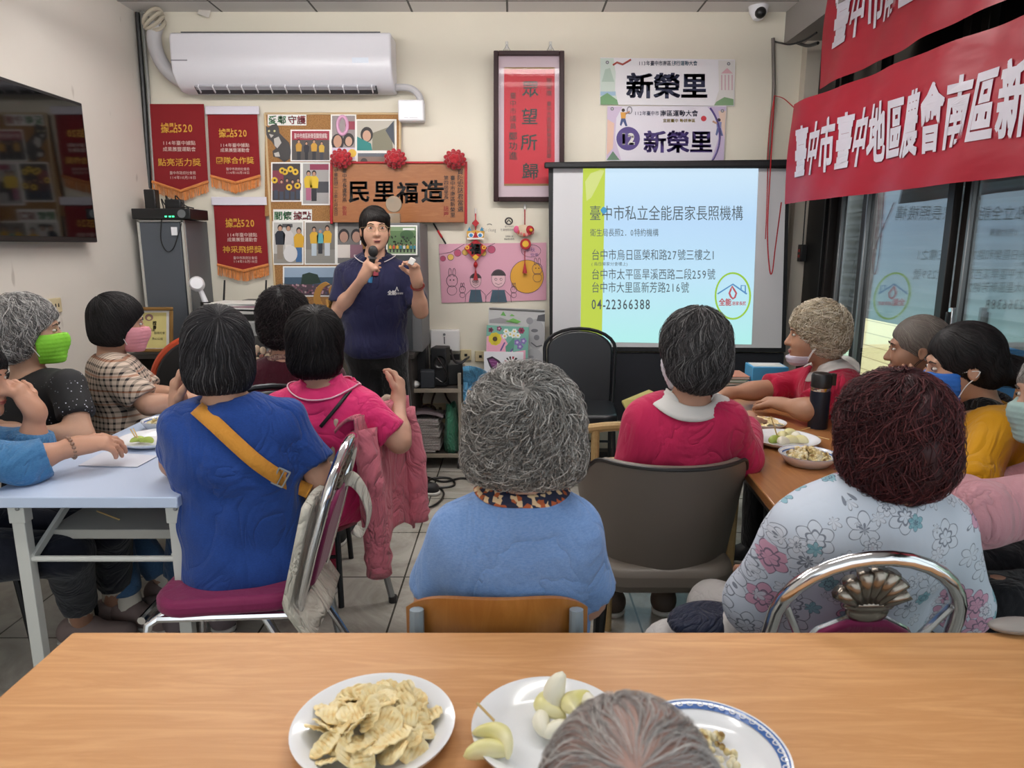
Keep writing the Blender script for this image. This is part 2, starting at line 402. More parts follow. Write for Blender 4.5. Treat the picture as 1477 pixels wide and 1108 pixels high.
# corner conduit
c = MB(); pts = [A(198, 18, WY-.03), A(207, 130, WY-.03), A(216, 272, WY-.03)]
c.tube(pts, .015, M_BLACK, 8); tag(c.build('cable_conduit', loc=pts[2]), 'black cable conduit running down the back left corner of the room', 'conduit')
c = MB(); c.tube([A(205, 18, WY-.02), A(214, 130, WY-.02), A(223, 272, WY-.02)], .011, mat('grey_cable', '8d8c88', .5), 8)
tag(c.build('cable', loc=pts[2]), 'thin grey cable beside the black corner conduit', 'cable')
c = MB(); c.tube([A(203, 17, WY-.03), A(222, 30, WY-.06), A(232, 38, WY-.1)], .008, mat('grey_cable', '8d8c88'), 6)
tag(c.build('cable', loc=A(203, 17, WY)), 'short grey cable from the corner to the duct end below the ceiling', 'cable')
# peeled paint flap
c = MB(); c.sheet(lambda u, v: A(287+17*u-3*v*v, 11+(9+6*u)*v, WY-.02-.05*v*(1-.5*u)), 6, 6, mat('peeling_paint', 'cfcac2', .8), .002)
tag(c.build('paint_flap', loc=A(295, 12, WY)), 'flake of white paint peeling off below the ceiling edge', 'paint flake')

# television on the left wall
tz0, tz1 = 1.44, 2.17; ty1 = 3.93; ty0 = 2.66
b = root('television', (LX+.06, (ty0+ty1)/2, tz0), 'large black flat television hung on the left wall', 'television')
MB().box((LX+.055, (ty0+ty1)/2, (tz0+tz1)/2), (.05, ty1-ty0, tz1-tz0), M_BLACK).build('casing', b, bevel=.006)
MB().box((LX+.0815, (ty0+ty1)/2, (tz0+tz1)/2+.005), (.003, ty1-ty0-.03, tz1-tz0-.045), mat('screen_glass', '050506', .06)).build('screen', b)
MB().box((LX+.0165, (ty0+ty1)/2, (tz0+tz1)/2), (.03, .5, .4), M_BLACK).build('wall_bracket', b)
p = AX(77, 441, LX+.006)
b = root('wall_socket', p, 'beige socket plate low on the left wall', 'socket')
MB().box(p, (.012, .12, .075), M_CREAM).build('plate', b, bevel=.003)
for s in (-.012, .012): MB().box(p+V((.007, .02+s, 0)), (.003, .006, .018), M_BLACK).build('slot', b)

# air conditioner
ac0, ac1 = A(256, 92, WY-.12), A(568, 92, WY-.12); zt, zb = A(400, 52, WY-.12).z, A(400, 132, WY-.12).z
cx = (ac0.x+ac1.x)/2; w = ac1.x-ac0.x; hh = zt-zb
b = root('air_conditioner', (cx, WY-.11, zb), 'white split air conditioner high on the back wall', 'air conditioner')
m = mat('ac_white', 'e3e2e8', .3)
sec = [(0, 0), (-.10, 0), (-.155, .035), (-.2, .09), (-.21, .14), (-.205, hh-.03), (-.19, hh), (0, hh)]
k = MB(); n = len(sec); vs = [(cx-w/2, WY-.005+a, zb+c) for a, c in sec] + [(cx+w/2, WY-.005+a, zb+c) for a, c in sec]
k.add(vs, [tuple(range(n)), tuple(range(2*n-1, n-1, -1))] + [(i, (i+1) % n, n+(i+1) % n, n+i) for i in range(n)], m)
k.build('body', b, bevel=.012, seg=3)
k = MB(); k.box((cx, WY-.125, zb+.012), (w*.84, .06, .02), mat('vent_dark', '3a3b40', .5), Matrix.Rotation(R(-32), 3, 'X')); k.build('air_outlet', b)
k = MB(); k.box((cx, WY-.147, zb+.018), (w*.83, .028, .012), mat('louver_grey', 'a9a9b0', .4), Matrix.Rotation(R(-35), 3, 'X')); k.build('louver', b)
k = MB()
for i in range(13): k.box((cx-w*.4+w*.8*i/12, WY-.14, zb+.014), (.005, .05, .03), M_WHITE, Matrix.Rotation(R(-32), 3, 'X'))
k.build('fins', b)
MB().box((cx, WY-.11, zt+.003), (w*.9, .16, .006), mat('vent_dark', '')).build('intake_grille', b)
MB().box((cx+w*.36, WY-.216, zb+.16), (.1, .002, .03), mat('pale_sticker', 'dfe6f2', .4)).build('label', b)
MB().box((cx-w*.46, WY-.216, zb+.16), (.1, .002, .007), mat('grey_print', '8f8f98', .5)).build('badge', b)
k = MB(); pts = spline([A(226, 35, WY-.07), A(222, 55, WY-.09), A(228, 80, WY-.1), A(243, 103, WY-.1), A(268, 122, WY-.08)], 8)
k.tube(pts, .043, mat('pipe_wrap', 'bdbbbd', .6), 14); o = tag(k.build('duct_pipe', loc=pts[0]), 'thick white wrapped pipe curving from the ceiling corner to the air conditioner', 'pipe')
k = MB()
for i in range(4): k.tube([V(A(224, 35, WY-.08)) + V((.055*math.cos(t), .035*math.sin(t)-.01*i, .045*math.sin(t+i*.7)+.01*i)) for t in np.linspace(0, 2*PI, 16)[:-1]], .012, mat('duct_foam', 'b3aa98', .8), 6, closed=True)
k.build('foam_seal', o)
k = MB(); pts = spline([A(565, 126, WY-.06), A(590, 127, WY-.07), A(603, 136, WY-.07), A(608, 150, WY-.07)], 6)
k.tube(pts, .022, mat('pipe_wrap', ''), 10)
tag(k.build('duct_pipe', loc=pts[0]), 'short white pipe from the air conditioner to the white wall box', 'pipe')
b0 = A(594, 161, WY-.05); b = root('wall_box', b0, 'small white plastic box on the wall under the air conditioner end', 'wall box')
k = MB(); k.box(b0, (.165, .09, .13), M_WHITE); k.build('body', b, bevel=.012, seg=3)
k = MB(); write(k, '--- ------', pf(WY-.096), 583, -171, 6, mat('grey_print', ''), .001); k.build('marking', b)

# camera in the corner under the ceiling
c0 = A(1094, 18, WY-.1); b = root('security_camera', c0, 'small white dome security camera under the ceiling by the right corner', 'camera')
k = MB(); k.lathe([(0, .075), (.065, .075), (.07, .05), (.06, .03), (.055, 0), (.03, -.04), (0, -.05)], M_WHITE, c0, 24); k.build('housing', b)
k = MB(); k.ell(c0+V((0, -.038, -.012)), .034, M_BLACK); k.build('lens', b)
MB().cyl(c0+V((0, 0, .06)), c0+V((0, 0, .2)), .05, M_WHITE).build('mount', b)
# ---------------------------------------------------------------- things on the back wall
# velvet award pennants
m = mat('red_velvet', '7c0812', .9, sheen=.2); M_VELVET = m
M_FRINGE = cloth('orange_fringe', 'cf8248', .8)
M_SLEEVE = mat('white_sleeve', 'd9d4de', .5)
def pennant(x0, x1, y0, ys, yt, sleeve, award, dt, label, skew=0):
    D = WY-.02; f0 = pf(D); cxp = (x0+x1)/2; yc = (y0+yt)/2
    fr = lambda u, v, d: f0(u + skew*(-v-y0)/(yt-y0), v, d)
    b = root('award_pennant', A(cxp, y0, D), label, 'pennant', 'red award pennants')
    k = MB()
    out = [(x0, -y0), (x1, -y0), (x1+1, -ys), (cxp+1, -yt), (x0+1, -ys)]
    k.prism(out, fr, .008, M_VELVET); k.build('cloth', b)
    k = MB()
    if sleeve: k.prism(rect(x0-3, y0-12, x1+3, y0), fr, .02, M_SLEEVE); k.build('rod_sleeve', b, bevel=.003)
    k = MB(); n = 56
    for i in range(n):
        a = i/n; bb = (i+.8)/n; xa, xb = x0+1+(x1-x0)*a, x0+1+(x1-x0)*bb
        yy = lambda q: ys + (yt-ys)*(1-abs(2*q-1))
        L = 14+random.random()*2
        k.add([fr(xa, -yy(a)+1, .01), fr(xb, -yy(bb)+1, .01), fr(xb+random.uniform(-.5, .5), -yy(bb)-L, .008+random.random()*.006), fr(xa+random.uniform(-.5, .5), -yy(a)-L, .008+random.random()*.006)], [(0, 1, 2, 3)], M_FRINGE)
    for a, bb in ((x0+1, cxp+1), (cxp+1, x1+1)):
        pts = [(a, -(ys if a < cxp else yt)), (bb, -(yt if a < cxp else ys))]
        k.tube([fr(u, v, .012) for u, v in pts], .01, M_FRINGE, 6)
    k.build('fringe', b)
    k = MB(); w = x1-x0; h = ys-y0
    fit(k, '據點520', fr, x0+w*.21, x1-w*.21, y0+h*.36, w*.19, M_GOLD, .012, .012)
    fit(k, '114年臺中據點', fr, x0+w*.23, x1-w*.18, y0+h*.525, w*.085, mat('silver_thread', 'd5b9b0', .5), .012, .005)
    fit(k, '成果展暨運動會', fr, x0+w*.23, x1-w*.18, y0+h*.605, w*.085, mat('silver_thread', ''), .012, .005)
    fit(k, award, fr, x0+w*.13, x1-w*.1, y0+h*.79, w*.145, M_GOLD, .012, .008)
    fit(k, '臺中市政府社會局', fr, x0+w*.33, x1-w*.2, y0+h*.905, w*.065, mat('silver_thread', ''), .012)
    fit(k, dt, fr, x0+w*.33, x1-w*.2, y0+h*.965, w*.065, mat('silver_thread', ''), .012)
    k.build('embroidered_lettering', b, smooth=0)
pennant(213, 294, 150, 262, 276, False, '點亮活力獎', '114年10月18日', 'red velvet pennant without a white sleeve, nearest the corner conduit', 6)
pennant(299, 371, 165, 254, 264, True, '團隊合作獎', '114年10月18日', 'red velvet pennant with white sleeve hanging between two others, above', 4)
pennant(308, 382, 296, 382, 391, True, '神采飛揚獎', '114年10月18日', 'red velvet pennant with white sleeve hanging lowest, above the router', 5)

# cork board and photo prints
m = mat('cork', 'a87a4c', .9); t = NT(m); n = t.noise(t.coord('Object'), 140, 3, .7); r = t.ramp(n, 0, [(.35, '80582f'), (.6, 'a57a4a')]); t.base((r, 0)); M_CORK = m
DB = WY-.02
fb = pf(DB)
b = root('cork_board', A(480, 300, DB), 'brown cork notice board covered with printed photos', 'notice board')
k = MB(); k.prism(rect(382, 164, 577, 312), fb, .014, M_CORK); k.prism([(390, -312), (602, -312), (604, -440), (398, -440)], fb, .014, M_CORK); k.build('panel', b)
k = MB()
for a, c in (((382, 164), (577, 164)), ((382, 164), (390, 312)), ((577, 164), (577, 235)), ((390, 312), (398, 440))):
    k.tube([fb(a[0], -a[1], .012), fb(c[0], -c[1], .012)], .008, mat('tape', 'c9b089', .3), 6)
k.build('edging', b)
def cutout(x, y, s, l, r):
    k = MB(); g = pf(DB-.016)
    w = 2*s; xm = x+w
    flat(k, g, rect(x-1, y-s-1, x+2*w+3, y+3), .0, M_PAPER)
    fit(k, l, g, x, x+w, y, s, col('3f8a55'), .0015, .022); fit(k, r, g, x+w+2, x+2*w+2, y, s, col('a8404a'), .0015, .022)
    return k
k = cutout(387, 178, 13, '愛鄰', '守護'); tag(k.build('paper_heading', loc=A(410, 172, DB-.016)), 'green and red paper heading at the top corner of the cork board', 'paper heading')
k = cutout(395, 316, 13, '關懷', '據點'); tag(k.build('paper_heading', loc=A(420, 310, DB-.016)), 'green and red paper heading halfway down the cork board', 'paper heading')
SKIN_P = 'b98d74'
def figp(k, g, x, y, h, top, leg, hair='1c1718', d=.003, ww=.3):
    w = h*ww
    flat(k, g, [(x-w*.28, -y), (x+w*.28, -y), (x+w*.3, -(y-h*.48)), (x-w*.3, -(y-h*.48))], d, leg)
    flat(k, g, [(x-w*.42, -(y-h*.42)), (x+w*.42, -(y-h*.42)), (x+w*.5, -(y-h*.72)), (x+w*.25, -(y-h*.82)), (x-w*.25, -(y-h*.82)), (x-w*.5, -(y-h*.72))], d+.0006, top)
    flat(k, g, circ(x, -(y-h*.91), h*.075, h*.1, 12), d+.0012, hair); flat(k, g, circ(x, -(y-h*.885), h*.055, h*.07, 12), d+.0018, SKIN_P)
def photo(x0, y0, x1, y1, bgc, label, draw, lift=0, D=None):
    grp = 'photo prints on the cork board' if D is None else None; D = (DB-.017 if D is None else D) - lift; g = pf(D); k = MB()
    k.prism(rect(x0, y0, x1, y1), g, .001, M_PAPER); bw = 2
    flat(k, g, rect(x0+bw, y0+bw, x1-bw, y1-bw), .0016, bgc)
    draw(k, g, x0+bw, y0+bw, x1-bw, y1-bw)
    tag(k.build('photo_print', loc=A((x0+x1)/2, (y0+y1)/2, D), smooth=0), label, 'photo', grp)
def d_banner(k, g, x0, y0, x1, y1):
    flat(k, g, rect(x0, y0, x1, y0+13), .0022, '96283c'); fit(k, '臺中市南區新榮里關懷據點', g, x0+3, x1-3, y0+10, 8, M_PAPER, .003)
    for i, (tc, lc) in enumerate((('b98a34', '2c2a30'), ('25232c', '1d1c22'), ('c49335', '2c2a30'), ('c9a23d', '3a3a44'))): figp(k, g, x0+10+i*11, y1, 30-(i % 2)*3, tc, lc)
photo(419, 187, 477, 233, '4d4745', 'photo of four people in yellow vests under a red banner', d_banner)
def d_pink(k, g, x0, y0, x1, y1):
    flat(k, g, rect(x1-14, y0+8, x1, y0+20), .002, '8c2f42')
    k.tube([g(u, v, .003) for u, v in circ(x0+15, -(y0+14), 7, 13, 18)], .011, col('d9a3c4'), 6, closed=True)
    flat(k, g, circ(x0+8, -(y0+38), 9, 12), .0025, '2a2024'); flat(k, g, circ(x0+8, -(y0+37), 6, 9), .0032, SKIN_P)
    flat(k, g, circ(x0+24, -(y0+35), 8, 10), .0025, '221c1c'); flat(k, g, circ(x0+24, -(y0+37), 5, 7), .0032, 'c09a84')
    flat(k, g, rect(x0, y0+46, x1, y1), .0028, 'cfc3d6'); flat(k, g, circ(x0+29, -(y0+54), 6), .0036, 'd9b040')
photo(477, 165, 514, 232, '8f8584', 'photo of two women with a pink balloon loop overhead', d_pink)
def d_teal(k, g, x0, y0, x1, y1):
    flat(k, g, [(x0+22, -(y0+18)), (x1-6, -(y0+8)), (x1-3, -(y1)), (x0+22, -y1)], .002, '7c7864'); flat(k, g, [(x1-14, -(y0+14)), (x1-2, -y0), (x1-1, -(y0+36))], .0024, '3f4550')
    flat(k, g, circ(x0+14, -(y0+20), 9, 11), .0026, '231c1b'); flat(k, g, circ(x0+14, -(y0+22), 6, 8), .0032, 'c39a82')
    flat(k, g, [(x0, -y1), (x0+22, -y1), (x0+20, -(y1-10)), (x0+8, -(y1-16)), (x0, -(y1-20))], .0036, '1f7a76')
photo(513, 172, 572, 219, 'b9b3a6', 'photo of a woman in a teal vest before a nest of branches', d_teal, .0006)
photo(514, 219, 562, 250, '5b6068', 'photo half hidden behind the wooden plaque, with grey blue picture', lambda k, g, x0, y0, x1, y1: (flat(k, g, rect(x0, y0+5, x1, y0+14), .002, '7e6a60'), flat(k, g, circ(x0+9, -(y0+12), 5), .003, '33302f')), .0012)
def d_sun(k, g, x0, y0, x1, y1):
    flat(k, g, rect(x0, y0+10, x0+16, y1-14), .002, '7c3040')
    for i in range(5): figp(k, g, x0+5+i*8, y1-2+(i % 2)*2, 30, '4c2f38', '3a4252')
    for x, y in ((3, 24), (14, 10), (26, 8), (33, 12), (24, 34), (36, 32), (18, 12)):
        flat(k, g, circ(x0+x, -(y0+y), 4.5), .0052, 'd9b234'); flat(k, g, circ(x0+x, -(y0+y), 1.8), .0058, '33241a')
photo(391, 234, 435, 291, '3c3436', 'photo of a group holding yellow sunflowers', d_sun)
def d_two(k, g, x0, y0, x1, y1):
    flat(k, g, rect(x0+10, y0+1, x1, y0+9), .002, '8c3450'); flat(k, g, rect(x0+20, y0+26, x1, y0+42), .002, '3f4046')
    figp(k, g, x0+8, y1-5, 43, 'd6b32d', 'a8607c'); figp(k, g, x0+16, y1-4, 44, 'd9b831', '25242a')
photo(435, 234, 476, 296, 'a3a09e', 'photo of two women in yellow jackets linking arms', d_two)
def d_three(k, g, x0, y0, x1, y1):
    flat(k, g, rect(x0+12, y0+2, x1-14, y0+7), .002, '4c4b4c'); flat(k, g, rect(x0, y1-14, x1, y1), .002, '8d8880')
    figp(k, g, x0+9, y1-6, 50, '1d2330', '8a7f73'); figp(k, g, x0+21, y1-6, 50, 'c9c4c2', 'dad6d2'); figp(k, g, x0+36, y1-2, 50, 'd0a02c', '39618f')
    flat(k, g, circ(x0+24, -(y1-14), 10, 12), .0055, 'd4d2d2')
photo(393, 319, 438, 382, 'b9b7b3', 'photo of three people standing, one in a dark shirt', d_three)
def d_vests(k, g, x0, y0, x1, y1):
    flat(k, g, rect(x0, y1-20, x1, y1), .002, '8a8781')
    figp(k, g, x0+12, y1-11, 42, 'd0a431', 'b3c0c9'); figp(k, g, x0+31, y1-11, 44, 'd0a431', 'c0c6cc'); figp(k, g, x0+21, y1-14, 36, '5ba5ad', '2c2f36', '6b7f94')
photo(439, 319, 485, 382, '77726c', 'photo of two yellow vested helpers flanking a person in blue', d_vests)
def d_selfie(k, g, x0, y0, x1, y1):
    for a, c in ((9, 'd8cfc8'), (27, '8a6472')):
        flat(k, g, circ(x0+a, -(y0+19), 8, 10), .002, '1e1a1d'); flat(k, g, circ(x0+a, -(y0+21), 6, 8), .003, 'a5806f'); flat(k, g, rect(x0+a-9, y0+32, x0+a+9, y1-8), .0026, c)
photo(485, 319, 521, 382, '6f6c6a', 'photo of two women close together, beside the speaker', d_selfie)
def d_tree(k, g, x0, y0, x1, y1):
    flat(k, g, rect(x0, y0+14, x1, y1), .002, '3b5266'); flat(k, g, [(x0+24, -(y0+24)), (x0+26, -(y0+10)), (x0+36, -(y0+7)), (x0+48, -(y0+10)), (x0+53, -(y0+22)), (x0+40, -(y0+24))], .0026, '1d332a')
    flat(k, g, rect(x0, y0+24, x1, y1), .0024, '4a3a44')
    for i in range(90): flat(k, g, circ(x0+random.uniform(2, x1-x0-2), -random.uniform(y0+25, y1-2), 1.6, n=6), .003+.00002*i, random.choice(['8a5a6c', 'b08a94', '2a2430', '6a3d4e', 'a4938e', '46506a']))
photo(408, 384, 494, 428, '93a7bd', 'wide photo of a crowd in front of a big tree', d_tree)
# black and white cat cut-out
k = MB(); g = pf(DB-.016)
body = [(384, 194), (383, 181), (387, 184), (392, 180), (399, 179), (402, 184), (403, 192), (409, 198), (417, 206), (420, 218), (418, 229), (410, 234), (402, 228), (394, 226), (393, 218), (398, 214), (392, 204), (386, 199)]
k.prism([(x, -y) for x, y in body], g, .002, col('3d3a3a'))
for o_ in ([(395, 200), (402, 197), (406, 206), (400, 214), (396, 210)], [(395, 221), (402, 219), (404, 226), (397, 226)], [(388, 193), (395, 195), (391, 199)]): flat(k, g, [(x, -y) for x, y in o_], .0028, 'b9b4ae')
for x in (388, 396): flat(k, g, circ(x, -189, 1.5), .0032, 'c9c48a')
tag(k.build('cat_picture', loc=A(400, 205, DB), smooth=0), 'cut-out picture of a seated black and white cat on the cork board', 'cut-out picture')

# wooden plaque
DP = WY-.045; g = pf(DP)
b = root('wooden_plaque', A(575, 278, DP), 'long wooden plaque with four black characters and red side rails', 'plaque')
k = MB(); k.prism(rect(478, 236, 671, 321), g, .03, wood('plaque_wood', 'a2683a', '965c30', .35, (3, 3, 30))); k.build('board', b, bevel=.003)
k = MB(); k.prism(rect(476, 234, 480, 323), g, .04, M_RED); k.prism(rect(670, 234, 674, 323), g, .04, M_RED); k.prism(rect(476, 233, 674, 236), g, .04, M_RED); k.build('red_rail', b, bevel=.003)
k = MB(); g2 = pf(DP-.031); ink = mat('black_ink', '17120f', .5)
for ch, x, y, s in (('民', 518, 276, 33), ('里', 554, 276, 33), ('福', 588, 278, 32), ('造', 624, 276, 34)):
    write(k, ch, g2, x-s/2, -(y+s*.38), s, ink, .001, .028)
for tx, x, y0, s in (('中華民國一三年七月吉日', 484.5, 243, 6.2), ('臺中市長盧秀燕', 497, 243, 7), ('賀陳宏誌君當選', 664, 243, 9), ('臺中市南區新榮里', 653, 253, 7.6), ('第四屆里長', 643.5, 253, 7)):
    write(k, tx, g2, x, -y0, s, ink, .001, .006, vertical=True)
write(k, '敬賀', g2, 497, -297, 7, col('8a2a1c'), .001, .01, vertical=True); write(k, '誌慶', g2, 643.5, -297, 8, col('8a2a1c'), .001, .01, vertical=True)
k.build('lettering', b, smooth=0)
for x, y, s in ((492, 229, 14), (570, 229, 14), (656, 230, 14)):
    k = MB(); c0 = A(x, y, DP-.06); mm = mat('rosette_red', 'a10d1d', .8, sheen=.4)
    for ring, (rr, zz, nn) in enumerate(((.055, 0, 11), (.038, -.02, 9), (.02, -.035, 6))):
        for i in range(nn):
            a = 2*PI*i/nn + ring*.4; d = V((math.cos(a), 0, math.sin(a)*.85))
            k.ell(c0 + d*rr + V((0, zz, 0)), (.02, .012, .016), mm, Matrix.Rotation(-a, 3, 'Y'), 8, 6)
    k.ell(c0+V((0, .0, 0)), (.05, .03, .045), mm, None, 10, 8); k.build('rosette', b, smooth=180)

# framed red calligraphy
DF = WY-.03
tilt = lambda D: (lambda u, v, d: A(u, -v, D - .075*(291+v)/218 - d))
g = tilt(DF)
b = root('calligraphy_frame', A(763, 290, DF), 'tall dark wooden frame with red calligraphy scroll under glass', 'picture frame')
M_PGL = bpy.data.materials.new('picture_glass'); M_PGL.use_nodes = True; t = NT(M_PGL); t.t.nodes.clear(); o_ = t.n('OutputMaterial'); mx = t.n('MixShader'); tr = t.n('BsdfTransparent'); gl = t.n('BsdfGlossy'); gl.inputs['Roughness'].default_value = .02; mx.inputs[0].default_value = .012; t.l(tr, 0, mx, 1); t.l(gl, 0, mx, 2); t.l(mx, 0, o_, 0)
fw = mat('frame_wood', '2a0e11', .5, spec=.3)
k = MB()
for r_ in ((712, 73, 719, 291), (807, 73, 814, 291), (719, 73, 807, 80), (719, 284, 807, 291)): k.prism(rect(*r_), g, .035, fw)
k.build('moulding', b, bevel=.004)
k = MB(); k.prism(rect(718, 79, 808, 285), g, .006, mat('pink_mat_board', 'c9b4bd', .7)); k.build('mount_board', b)
k = MB(); k.prism(rect(727, 99, 800, 266), g, .008, mat('red_scroll', 'b8202f', .6)); k.prism(rect(727, 97, 800, 100), g, .009, col('8a6a3c')); k.prism(rect(727, 265, 800, 268), g, .009, col('8a6a3c')); k.build('scroll', b)
k = MB(); ink2 = mat('green_black_ink', '1d2822', .5); g2 = tilt(DF-.009)
for ch, x, y, s in (('眾', 765, 128, 25), ('望', 764, 168, 25), ('所', 763, 205, 25), ('歸', 765, 247, 25)): write(k, ch, g2, x-s/2, -(y+s*.38), s, ink2, .001, .012)
write(k, '臺中市議員', g2, 740, -133, 10, ink2, .001, 0, vertical=True, gap=1); write(k, '鄭功進', g2, 740, -190, 13, ink2, .001, .01, vertical=True, gap=1)
write(k, '賀榮膺', g2, 792, -112, 9, ink2, .001, 0, vertical=True); write(k, '臺中市南區新榮里長誌慶', g2, 792, -146, 7.5, ink2, .001, 0, vertical=True)
k.build('lettering', b, smooth=0)
k = MB(); flat(k, tilt(DF-.022), rect(719, 80, 807, 284), 0, M_PGL); k.build('glass', b, smooth=0)
for x in (731, 794):
    c0 = A(x, 66, WY-.012); h_ = root('wall_hook', c0, 'clear adhesive wall hook with wire above the %s corner of the red calligraphy frame' % ('near-screen' if x > 760 else 'plaque-side'), 'hook')
    MB().box(c0, (.018, .01, .05), mat('clear_plastic', 'd8d6d0', .2)).build('hook', h_, bevel=.003)
    MB().tube([A(x-5, 73, WY-.025), A(x, 64, WY-.03), A(x+5, 73, WY-.025)], .002, M_GREYMET, 6).build('wire', h_)

# two event banners
D1 = WY-.008; g = pf(D1)
b = root('event_banner', A(963, 117, D1), 'white event banner with navy characters and pale green sides', 'banner')
k = MB(); k.prism([(866, -83), (1060, -86), (1059, -153), (865, -151)], g, .002, mat('banner_white', 'e4e2e6', .5)); k.build('sheet', b)
k = MB(); gg = pf(D1-.0025)
flat(k, gg, [(866, -84), (885, -84), (888, -105), (887, -130), (892, -151), (866, -151)], .0003, 'c9d6cc'); flat(k, gg, [(1036, -87), (1059, -87), (1058, -152), (1030, -152), (1037, -130)], .0003, 'd6d3cf')
flat(k, gg, [(866, -140), (876, -134), (890, -144), (892, -151), (866, -151)], .0006, '6f9a6c'); flat(k, gg, [(1033, -147), (1045, -140), (1058, -143), (1058, -152), (1030, -152)], .0006, '7a9a72')
flat(k, gg, rect(866, 132, 888, 138), .0005, '9dbad0'); flat(k, gg, [(868, -118), (873, -100), (880, -98), (886, -118)], .0008, 'aec2b4')
for x in range(1040, 1057, 5): flat(k, gg, rect(x, 108, x+2, 130), .0006, 'c9a9b0')
flat(k, gg, [(1040, -106), (1049, -98), (1057, -106)], .0006, 'd0a4ac'); k.tube([gg(u, v, .001) for u, v in ((884, -94), (890, -90), (898, -93), (905, -89), (910, -86))], .006, col('a8483c'), 6)
for x, y in ((876, 90), (1051, 92)): flat(k, gg, circ(x, -y, 2.5), .001, '6d6d70'); flat(k, gg, circ(x, -y, 1.3), .0013, 'b9b9bd')
k.build('artwork', b, smooth=0)
k = MB(); nv = mat('navy_print', '1b2145', .5); fit(k, '新榮里', gg, 903, 1021, 138, 38, nv, .001, .035)
fit(k, '113年臺中市南區', gg, 921, 968, 94, 7.5, nv, .001, .015); fit(k, '健行運動大會', gg, 969, 1006, 94, 7.5, col('2d5f78'), .001, .015); k.build('lettering', b, smooth=0)
D2 = WY-.016; g = pf(D2)
b = root('event_banner', A(961, 190, D2), 'lavender event banner with purple number twelve, right above the screen', 'banner')
k = MB(); k.prism([(876, -153), (1048, -153), (1044, -232), (874, -232)], g, .002, mat('banner_lavender', 'd9d5de', .5)); k.build('sheet', b)
k = MB(); gg = pf(D2-.0025); pu = mat('purple_print', '3f2a72', .5)
flat(k, gg, [(876, -154), (898, -154), (889, -170), (887, -200), (896, -231), (875, -231)], .0003, 'c9b8cf'); flat(k, gg, [(1020, -154), (1047, -154), (1044, -231), (1026, -231), (1036, -200), (1034, -170)], .0003, 'bfb0cb')
flat(k, gg, [(876, -172), (886, -178), (884, -214), (875, -224)], .0005, 'dcb9a6'); flat(k, gg, [(1036, -160), (1047, -160), (1045, -200), (1040, -180)], .0005, 'd8bfae')
flat(k, gg, [(875, -231), (884, -218), (894, -231)], .0007, '5f7d66'); k.tube([gg(u, v, .001) for u, v in circ(962, -196, 76, 70, 30, -35, 35)], .006, pu, 6)
for (x, y, c, lc) in ((899, 168, 'd0953c', '3a4a78'), (1037, 182, '7f86b3', '56608c')):
    flat(k, gg, circ(x, -(y-9), 2.5), .001, '3a2c2a'); flat(k, gg, [(x-4, -(y-6)), (x+4, -(y-6)), (x+3, -(y+4)), (x-3, -(y+4))], .001, c); flat(k, gg, [(x-3, -(y+3)), (x+3, -(y+3)), (x+6, -(y+14)), (x+3, -(y+14)), (x, -(y+7)), (x-3, -(y+14)), (x-5, -(y+12))], .0012, lc)
    s = 1 if x < 960 else -1; k.tube([gg(x+3*s, -(y-4), .001), gg(x+9*s, -(y-7), .001)], .006, col(SKIN_P), 5)
k.tube([gg(u, v, .001) for u, v in circ(908, -159, 3.5, 5, 14)], .003, col('7d7d86'), 5, closed=True); flat(k, gg, circ(1015, -171, 4), .001, 'b8303c')
for x, y in ((883, 157), (1042, 160)): flat(k, gg, circ(x, -y, 2.5), .001, '6d6d70'); flat(k, gg, circ(x, -y, 1.3), .0013, 'b9b9bd')
flat(k, gg, circ(906, -200, 17, 17, 32), .0008, pu); k.build('artwork', b, smooth=0)
k = MB(); fit(k, '新榮里', gg, 928, 1028, 217, 33, pu, .001, .035); fit(k, '12', gg, 895, 917, 208, 22, M_PAPER, .0016, .05)
fit(k, '112年臺中市', gg, 915, 951, 166, 7, nv, .001, .01); fit(k, '南區運動大會', gg, 952, 1007, 167, 9.5, nv, .001, .02); fit(k, '宜居臺中 動耕南區', gg, 956, 1003, 176, 5.5, col('a08a2c'), .001, .02); k.build('lettering', b, smooth=0)

# projection screen
DS = 4.55; g = pf(DS)
b = root('projection_screen', (A(965, 500, DS).x, DS, 0), 'big pull-down projection screen with black border showing a lit slide', 'projection screen')
M_SBLK = mat('screen_black', '0c0d11', .6); M_SWHT = mat('screen_white', 'cfcfd2', .8)
k = MB(); k.prism([(785, -234), (1142, -230), (1142, -241), (785, -243)], g, .05, M_SBLK); k.build('top_case', b, bevel=.01)
k = MB(); k.prism([(791, -240), (1139, -238), (1133, -508), (793, -506)], pf(DS+.004), .004, M_SBLK); k.build('fabric_border', b, smooth=0)
k = MB(); k.prism([(798, -243), (1134, -243), (1127, -502), (797, -500)], pf(DS-.0005), .001, M_SWHT); k.build('white_surface', b, smooth=0)
z = A(965, 508, DS).z; x0_, x1_ = A(793, 506, DS).x, A(1133, 506, DS).x
k = MB(); k.box(((x0_+x1_)/2, DS+.03, z-.24), (x1_-x0_, .03, .46), mat('navy_panel', '14161f', .6)); k.build('lower_drop', b, bevel=.004)
k = MB(); k.cyl(((x0_+x1_)/2, DS+.05, .02), ((x0_+x1_)/2, DS+.05, z+.3), .02, M_BLACK); k.box(((x0_+x1_)/2, DS, .03), (1.2, .09, .05), M_BLACK); k.build('stand', b)
m = mat('slide_light', '000000', .9); t = NT(m); tc = t.n('TexCoord'); sx = t.n('SeparateXYZ'); t.l(tc, 'Generated', sx, 0)
r = t.ramp(sx, 2, [(0.02, 'b4f2ef'), (.4, 'bfe6fb'), (.7, 'b9dcfb'), (1, 'cfeafd')])
